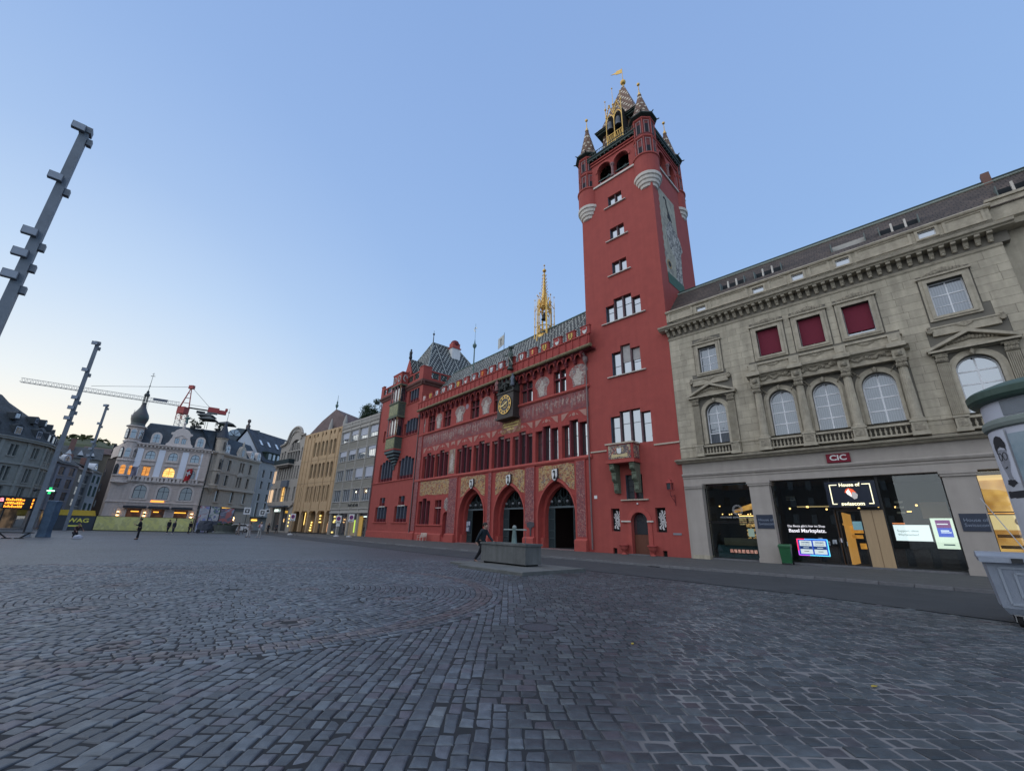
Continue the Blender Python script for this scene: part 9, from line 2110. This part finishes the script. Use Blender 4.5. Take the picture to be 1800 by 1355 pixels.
cylrect(176, 200, 4.3, 4.64, r0 + .004, pm('grey_window_band', (.2, .22, .24)), 'upper_panel')
ink = pm('poster_ink', (.03, .03, .035)); skn = pm('poster_grey_skin', (.3, .31, .34), (.22, .225, .25), 9); PC = 157.0
rp = r0 + .008
PC = 158.5
zq = lambda z: 3.44 + (z - 2.5) * .72
P_ = lambda pts, mt, nmn, e=0: cyl([(PC + a, zq(z) if z > 1.2 else zq(z) - .6 * (1.2 - z)) for a, z in pts], rp + e, mt=mt, name=nmn)
P_([(-8, 2.72), (-9.5, 2.5), (-8, 2.25), (-5, 2.0), (-1, 1.9), (3, 2.0), (6, 2.25), (7, 2.5), (6.5, 2.7)], skn, 'portrait_face')
P_([(-9.5, 2.55), (-11, 2.8), (-10, 3.0), (-6, 3.12), (-1, 3.16), (5, 3.08), (8, 2.9), (7.5, 2.6), (6, 2.72), (0, 2.8), (-6, 2.76), (-8, 2.62)], ink, 'portrait_hair', .002)
P_([(-4, 2.0), (3, 2.0), (4, 1.75), (-3, 1.7)], skn, 'portrait_neck', .001)
P_([(-15, 1.6), (-5, 1.75), (4, 1.74), (14, 1.6), (18, 1.2), (19, .6), (-17, .6), (-17, 1.25)], pm('poster_shirt', (.5, .51, .54)), 'portrait_shirt', .001)
P_([(-6, 1.78), (5, 1.77), (8, 1.66), (0, 1.55), (-8, 1.66)], ink, 'portrait_collar', .003); P_([(-15, 1.45), (16, 1.42), (17, 1.2), (-16, 1.25)], ink, 'portrait_stripe', .003)
for cx in (-4.6, 2.8):
 b = MB(); pts = [(PC + cx + 2.9 * cos(2 * pi * k / 12), 3.44 + .085 * sin(2 * pi * k / 12)) for k in range(13)]; b.path([((rp + .004) * cos(rad(a)), (rp + .004) * sin(rad(a)), z) for a, z in pts], .008, 4).obj('portrait_glasses', ink, ac)
P_([(-2.2, 2.52), (-.2, 2.53), (-.4, 2.5), (-2, 2.49)], ink, 'glasses_bridge', .004); P_([(-3, 2.16), (1.8, 2.18), (1.6, 2.14), (-2.8, 2.12)], ink, 'portrait_mouth', .003); P_([(-1.6, 2.45), (-.8, 2.45), (-.2, 2.28), (-2, 2.28)], pm('poster_shade', (.25, .25, .27)), 'portrait_nose', .003)
b = MB()
for k in range(14): pass
# ================================================================== PEOPLE
skin = pm('skin', (.36, .22, .16), (.32, .19, .14), 5, .6)
def skinmesh(name, verts, edges, radii, mt, par, root=0, sub=1):
 me = bpy.data.meshes.new(name); me.from_pydata(verts, edges, []); me.materials.append(mt)
 o = bpy.data.objects.new(name, me); C.objects.link(o); o.parent = par
 m_ = o.modifiers.new('skin', 'SKIN'); m_.use_smooth_shade = True
 sv = me.skin_vertices[0].data
 for i, r_ in enumerate(radii):
  sv[i].radius = (r_, r_) if not isinstance(r_, tuple) else r_; sv[i].use_root = (i == root)
 s_ = o.modifiers.new('sub', 'SUBSURF'); s_.levels = sub; s_.render_levels = sub + 1
 return o
def person(x, y, yaw, label, h=1.75, top=(.02,) * 3, bot=(.02,) * 3, hair=(.03, .02, .015), stride=.0, lean=.0, arms=((.1, -.1), (.1, .1)), shoes=(.02,) * 3, group=None, z=0.0, crouch=0.0, skirt=False, hood=False, topname=None):
 o = thing('person', label, 'person', (x, y, z), yaw, group)
 k = h / 1.75; J = {}
 hz = .93 - .52 * crouch; kneez = .5 if not crouch else .42
 J['pel'] = (0, 0, hz); f = lean
 J['wai'] = (0, -.12 * f, hz + .17); J['che'] = (0, -.4 * f, hz + .38); J['nec'] = (0, -.62 * f, hz + .56); J['hed'] = (0, -.72 * f, hz + .68); J['top'] = (0, -.76 * f, hz + .8)
 def leg(s_, st):
  hip = (s_ * .095, 0, hz - .04); kn = (s_ * .1, -.22 * st - (.32 * crouch), kneez - .03 * abs(st)); an_ = (s_ * .1, -.42 * st + (.12 * max(0, -st)) - .05 * crouch, .09 + .1 * max(0, -st)); to = (s_ * .12, an_[1] - .17, .035 + .03 * max(0, -st))
  return hip, kn, an_, to
 L_ = leg(-1, stride); R_ = leg(1, -stride)
 def arm(s_, a):
  sh = (s_ * .19, J['che'][1] - .04 * f, hz + .5); el = (s_ * (.25 + .05 * abs(a[1])), sh[1] - .18 * a[0] - .0, sh[2] - .27 + .08 * max(0, a[0] - .6));
  wr = (s_ * (.25 - .1 * max(0, a[1])), el[1] - .22 * (a[0] * 1.0) - .06, el[2] - .24 + .42 * max(0, a[1])); ha = (wr[0] - s_ * .0, wr[1] - .07, wr[2] - .06 + .1 * max(0, a[1])); return sh, el, wr, ha
 LA, RA_ = arm(-1, arms[0]), arm(1, arms[1])
 V = [J['pel'], J['wai'], J['che'], J['nec'], J['hed'], J['top'], *L_, *R_, *LA, *RA_]
 E = [(0, 1), (1, 2), (2, 3), (3, 4), (4, 5), (0, 6), (6, 7), (7, 8), (8, 9), (0, 10), (10, 11), (11, 12), (12, 13), (2, 14), (14, 15), (15, 16), (16, 17), (2, 18), (18, 19), (19, 20), (20, 21)]
 Rr = [.12, .115, .13, .05, .088, .06, .085, .058, .04, .035, .085, .058, .04, .035, .055, .04, .03, .035, .055, .04, .03, .035]
 sc = lambda P: [tuple(c * k for c in p) for p in P]
 skinmesh('body', sc(V), E, [r_ * k for r_ in Rr], skin, o)
 tm = pm('clothing_%s' % '_'.join('%02d' % int(c * 100) for c in top), top, tuple(c * .75 for c in top), 6, .85); bm = pm('clothing_%s' % '_'.join('%02d' % int(c * 100) for c in bot), bot, tuple(c * .8 for c in bot), 6, .85)
 V2 = [(0, 0, hz - .08), J['wai'], J['che'], (J['nec'][0], J['nec'][1] + .02 * f, J['nec'][2] - .05), LA[0], LA[1], LA[2], RA_[0], RA_[1], RA_[2]]
 E2 = [(0, 1), (1, 2), (2, 3), (2, 4), (4, 5), (5, 6), (2, 7), (7, 8), (8, 9)]
 skinmesh('jacket', sc(V2), E2, [r_ * k for r_ in (.155, .14, .155, .07, .08, .062, .05, .08, .062, .05)], tm, o)
 V3 = [(0, 0, hz), L_[0], L_[1], L_[2], R_[0], R_[1], R_[2]]; E3 = [(0, 1), (1, 2), (2, 3), (0, 4), (4, 5), (5, 6)]
 skinmesh('trousers', sc(V3), E3, [r_ * k for r_ in (.13, .1, .078, .062, .1, .078, .062)], bm, o)
 sm_ = pm('shoe_%02d' % int(shoes[0] * 100), shoes, shoes)
 for q in (L_, R_): skinmesh('shoe', sc([(q[2][0], q[2][1] + .05, q[2][2] - .04), q[3]]), [(0, 1)], [.055 * k, .045 * k], sm_, o)
 hm = pm('hair_%02d' % int(hair[0] * 100), hair, hair, 8, .7)
 hd = J['hed']; b = MB(); b.ball((hd[0] * k, (hd[1] + .025) * k, (hd[2] + .075) * k), .112 * k, 12, 9, sy=1.05, sz=.95); b.v = [(x_, y_, z_) for x_, y_, z_ in b.v]; b.sm = True; hr = b.obj('hair', hm, o)
 # face: brow, nose, ears, mouth
 b = MB(); fy = (hd[1] - .095) * k
 b.ball((0, fy - .005, (hd[2] + .02) * k), .018 * k, 6, 5, sz=1.5).ball((-.088 * k, hd[1] * k, (hd[2] + .02) * k), .022 * k, 6, 5, sz=1.4).ball((.088 * k, hd[1] * k, (hd[2] + .02) * k), .022 * k, 6, 5, sz=1.4).ball((0, (hd[1] - .045) * k, (hd[2] + .0) * k), .075 * k, 10, 8, sz=1.25)
 b.sm = True; b.obj('face', skin, o)
 b = MB().ball((-.03 * k, fy + .005, (hd[2] + .035) * k), .01 * k, 5, 4).ball((.03 * k, fy + .005, (hd[2] + .035) * k), .01 * k, 5, 4).box(-.025 * k, .025 * k, fy - .004, fy + .01, (hd[2] - .045) * k, (hd[2] - .038) * k); b.obj('eyes_and_mouth', pm('dark_features', (.06, .03, .025)), o)
 # hands: palm, four fingers, thumb
 for s_, A_ in ((-1, LA), (1, RA_)):
  w_, hn = Vector(A_[2]) * k, Vector(A_[3]) * k; d = (hn - w_).normalized(); sd = Vector((0, 1, 0)).cross(d).normalized() if abs(d.y) < .9 else Vector((1, 0, 0)); bk = d.cross(sd).normalized()
  b = MB()
  for j in range(4):
   p0 = hn + bk * (j - 1.5) * .02 * k; L__ = (.05, .06, .056, .042)[j] * k; p1 = p0 + d * L__; p2 = p1 + (d * .6 + sd * s_ * -.6).normalized() * L__ * .7; b.tube(p0, p1, .0095 * k, .0085 * k, 6).tube(p1, p2, .0085 * k, .007 * k, 6)
  t0 = w_ + d * .02 + bk * -.03 * k; b.tube(t0, t0 + (d * .8 - bk * .5) * .05 * k, .011 * k, .009 * k, 6).tube(w_, hn, .026 * k, .034 * k, 8); b.obj('hand', skin, o)
 return o
def at(az, D): return gd(D, az)
# yaw: person faces local -y
w_ = person(-1.30, 22.35, rad(62), 'man in dark jacket and trousers striding to the right behind the fountain trough', 1.9, (.012, .022, .03), (.012, .013, .018), stride=.75, lean=.22, arms=((-.8, .0), (.75, .05)), shoes=(.01,) * 3)
person(-33.8, 41.3, rad(-60), 'man in black standing with hand raised, before the leftmost yellow banner', 1.82, (.015, .018, .025), (.012, .012, .018), stride=.12, lean=.1, arms=((.1, .0), (.5, .75)))
person(-47.8, 63.2, rad(70), 'taller walker of the pair in dark coats before the middle yellow banner', 1.85, (.02, .022, .03), (.03, .035, .045), stride=.5, lean=.1, arms=((.3, 0), (-.3, 0)), shoes=(.5,) * 3)
person(-46.9, 63.0, rad(70), 'shorter grey-haired walker of the pair before the middle yellow banner', 1.72, (.05, .055, .07), (.06, .065, .08), (.25, .24, .22), stride=.4, lean=.12, arms=((.3, 0), (-.3, 0)), shoes=(.5,) * 3)
person(-46.3, 65.3, rad(75), 'lone person in black walking before the rightmost yellow banner', 1.7, (.015, .015, .02), (.015, .015, .02), stride=.55, lean=.12, arms=((.5, .1), (-.3, 0)))
person(-38.9, 40.6, rad(65), 'person crouching with arms stretched out near the left light mast', 1.75, (.06, .035, .035), (.025, .028, .035), (.02, .015, .012), lean=.55, arms=((1.2, .2), (1.3, .35)), crouch=.85, shoes=(.45,) * 3)
jp = MB(); jp.box(-.3, .3, -.5, .1, .02, .2).ball((0, -.3, .18), .25, 8, 5, sz=.6); tag(jp.obj('white_bag', pm('white_cloth', (.5, .52, .58)), None, (-38.2, 40.3, 0), (0, 0, rad(40))), 'crumpled white cloth bag on the ground beside the crouching person', 'bag')
person(-32.4, 56.3, rad(-25), 'woman in patterned blouse and wide white trousers walking towards the camera', 1.78, (.2, .17, .16), (.5, .48, .46), (.04, .03, .025), stride=.25, arms=((.35, .5), (.3, .1)), shoes=(.1,) * 3)
person(-30.4, 55.1, rad(-20), 'fair woman in red-fronted white top and pale trousers walking towards the camera', 1.82, (.5, .46, .47), (.38, .38, .36), (.3, .2, .1), stride=.3, arms=((.9, .95), (.6, .8)), shoes=(.5,) * 3)
MB().box(-.1, .1, -.2, -.17, 1.2, 1.5).obj('red_print', pm('red_print_cloth', (.35, .03, .05)), bpy.data.objects['person.007'])
person(-42.1, 78.6, rad(60), 'person in dark clothes bending forward with a bag beyond the two women', 1.72, (.03, .03, .04), (.04, .04, .045), stride=.5, lean=.35, arms=((.5, 0), (.2, 0)))
person(-42.6, 82.6, rad(-30), 'person in black jacket with pale shirt walking near the glass canopy', 1.85, (.03, .03, .045), (.015, .015, .02), stride=.3, arms=((.2, 0), (.1, 0)))
person(-43.8, 82.0, rad(-30), 'person in white shirt beside the one in the black jacket', 1.74, (.4, .4, .42), (.03, .03, .04), stride=.2)
person(-39.6, 66.0, rad(100), 'small distant person in a beige coat left of the two women', 1.65, (.2, .17, .14), (.25, .2, .17), stride=.5)
person(-56.0, 91.0, rad(30), 'far person in a light shirt before the lit shop, partly hidden by the women', 1.75, (.35, .35, .36), (.05, .05, .07), stride=.3)
# ================================================================== HOUSES ON THE NEAR SIDE (mirrored in the windows, beyond the left edge of the frame)
def near_house(a, b_, zt, label, wm, rh, seed):
 O_, R_ = frame2(a, b_); w = hypot(a[0] - b_[0], a[1] - b_[1]); o = thing('near_side_house', label, 'house', O_, R_)
 n_ = int(w / 3); hs_ = []
 for k in range(n_):
  for z in range(1, int(zt / 3.4)): hs_.append(rect((k + .5) * w / n_ - .6, (k + .5) * w / n_ + .6, z * 3.4 + .8, z * 3.4 + 2.7))
 MB().wall(rect(0, w, 0, zt), hs_, 0, .3).face([(0, 0, 0), (0, 12, 0), (0, 12, zt), (0, 0, zt)]).face([(w, 0, 0), (w, 12, 0), (w, 12, zt), (w, 0, zt)]).obj('wall', wm, o); MB().box(.1, w - .1, .3, .34, 3.5, zt).obj('window_glass', GD, o); MB().box(.1, w - .1, .3, .4, .1, 3.2).obj('shopfront', GD, o)
 b = MB(); b.slope([(-.2, -.5, zt), (w + .2, -.5, zt), (w + .2, 5, zt + rh), (-.2, 5, zt + rh)]).slope([(w + .2, 12, zt), (-.2, 12, zt), (-.2, 5, zt + rh), (w + .2, 5, zt + rh)]); b.obj('roof', RTb, o)
NS = [(-42, -34), (-49, -12), (-57, 8), (-66, 27), (-76, 44)]
for i in range(4):
 near_house(NS[i], NS[i + 1], (19, 21, 17.5, 18.5)[i], ('pale plastered house on the near side of the square, farthest back', 'grey stone house on the near side of the square, with the tallest wall', 'beige house on the near side of the square, lowest of the row', 'whitish house on the near side of the square, next to the rounded corner house')[i], (pm('brown_grey_render', (.18, .16, .14)), pm('dull_stone', (.2, .19, .17)), pm('dull_beige', (.22, .17, .12)), pm('dull_grey', (.2, .21, .23)))[i], (4, 4.5, 5, 4)[i], i)
# ------------------------------------------------------------------ put every Empty at the base of its thing
bpy.context.view_layer.update()
for o in list(bpy.data.objects):
 if o.parent is None and o.type == 'EMPTY' and o.children and o.name != 'cobbled_paving':
  mn = [1e9] * 3; mx = [-1e9] * 3
  for c in o.children:
   if c.type != 'MESH' or not c.data.vertices: continue
   for q in c.bound_box:
    p = c.matrix_basis @ Vector(q)
    for i in range(3): mn[i] = min(mn[i], p[i]); mx[i] = max(mx[i], p[i])
  if mn[0] > mx[0]: continue
  if o.name.startswith('person'): continue
  ctr = Vector(((mn[0] + mx[0]) / 2, (mn[1] + mx[1]) / 2, mn[2]))
  if ctr.length < .3: continue
  o.location = o.location + MRo(o.rotation_euler.z, 3, 'Z') @ ctr
  for c in o.children: c.location = Vector(c.location) - ctr
print('objects', len(bpy.data.objects))
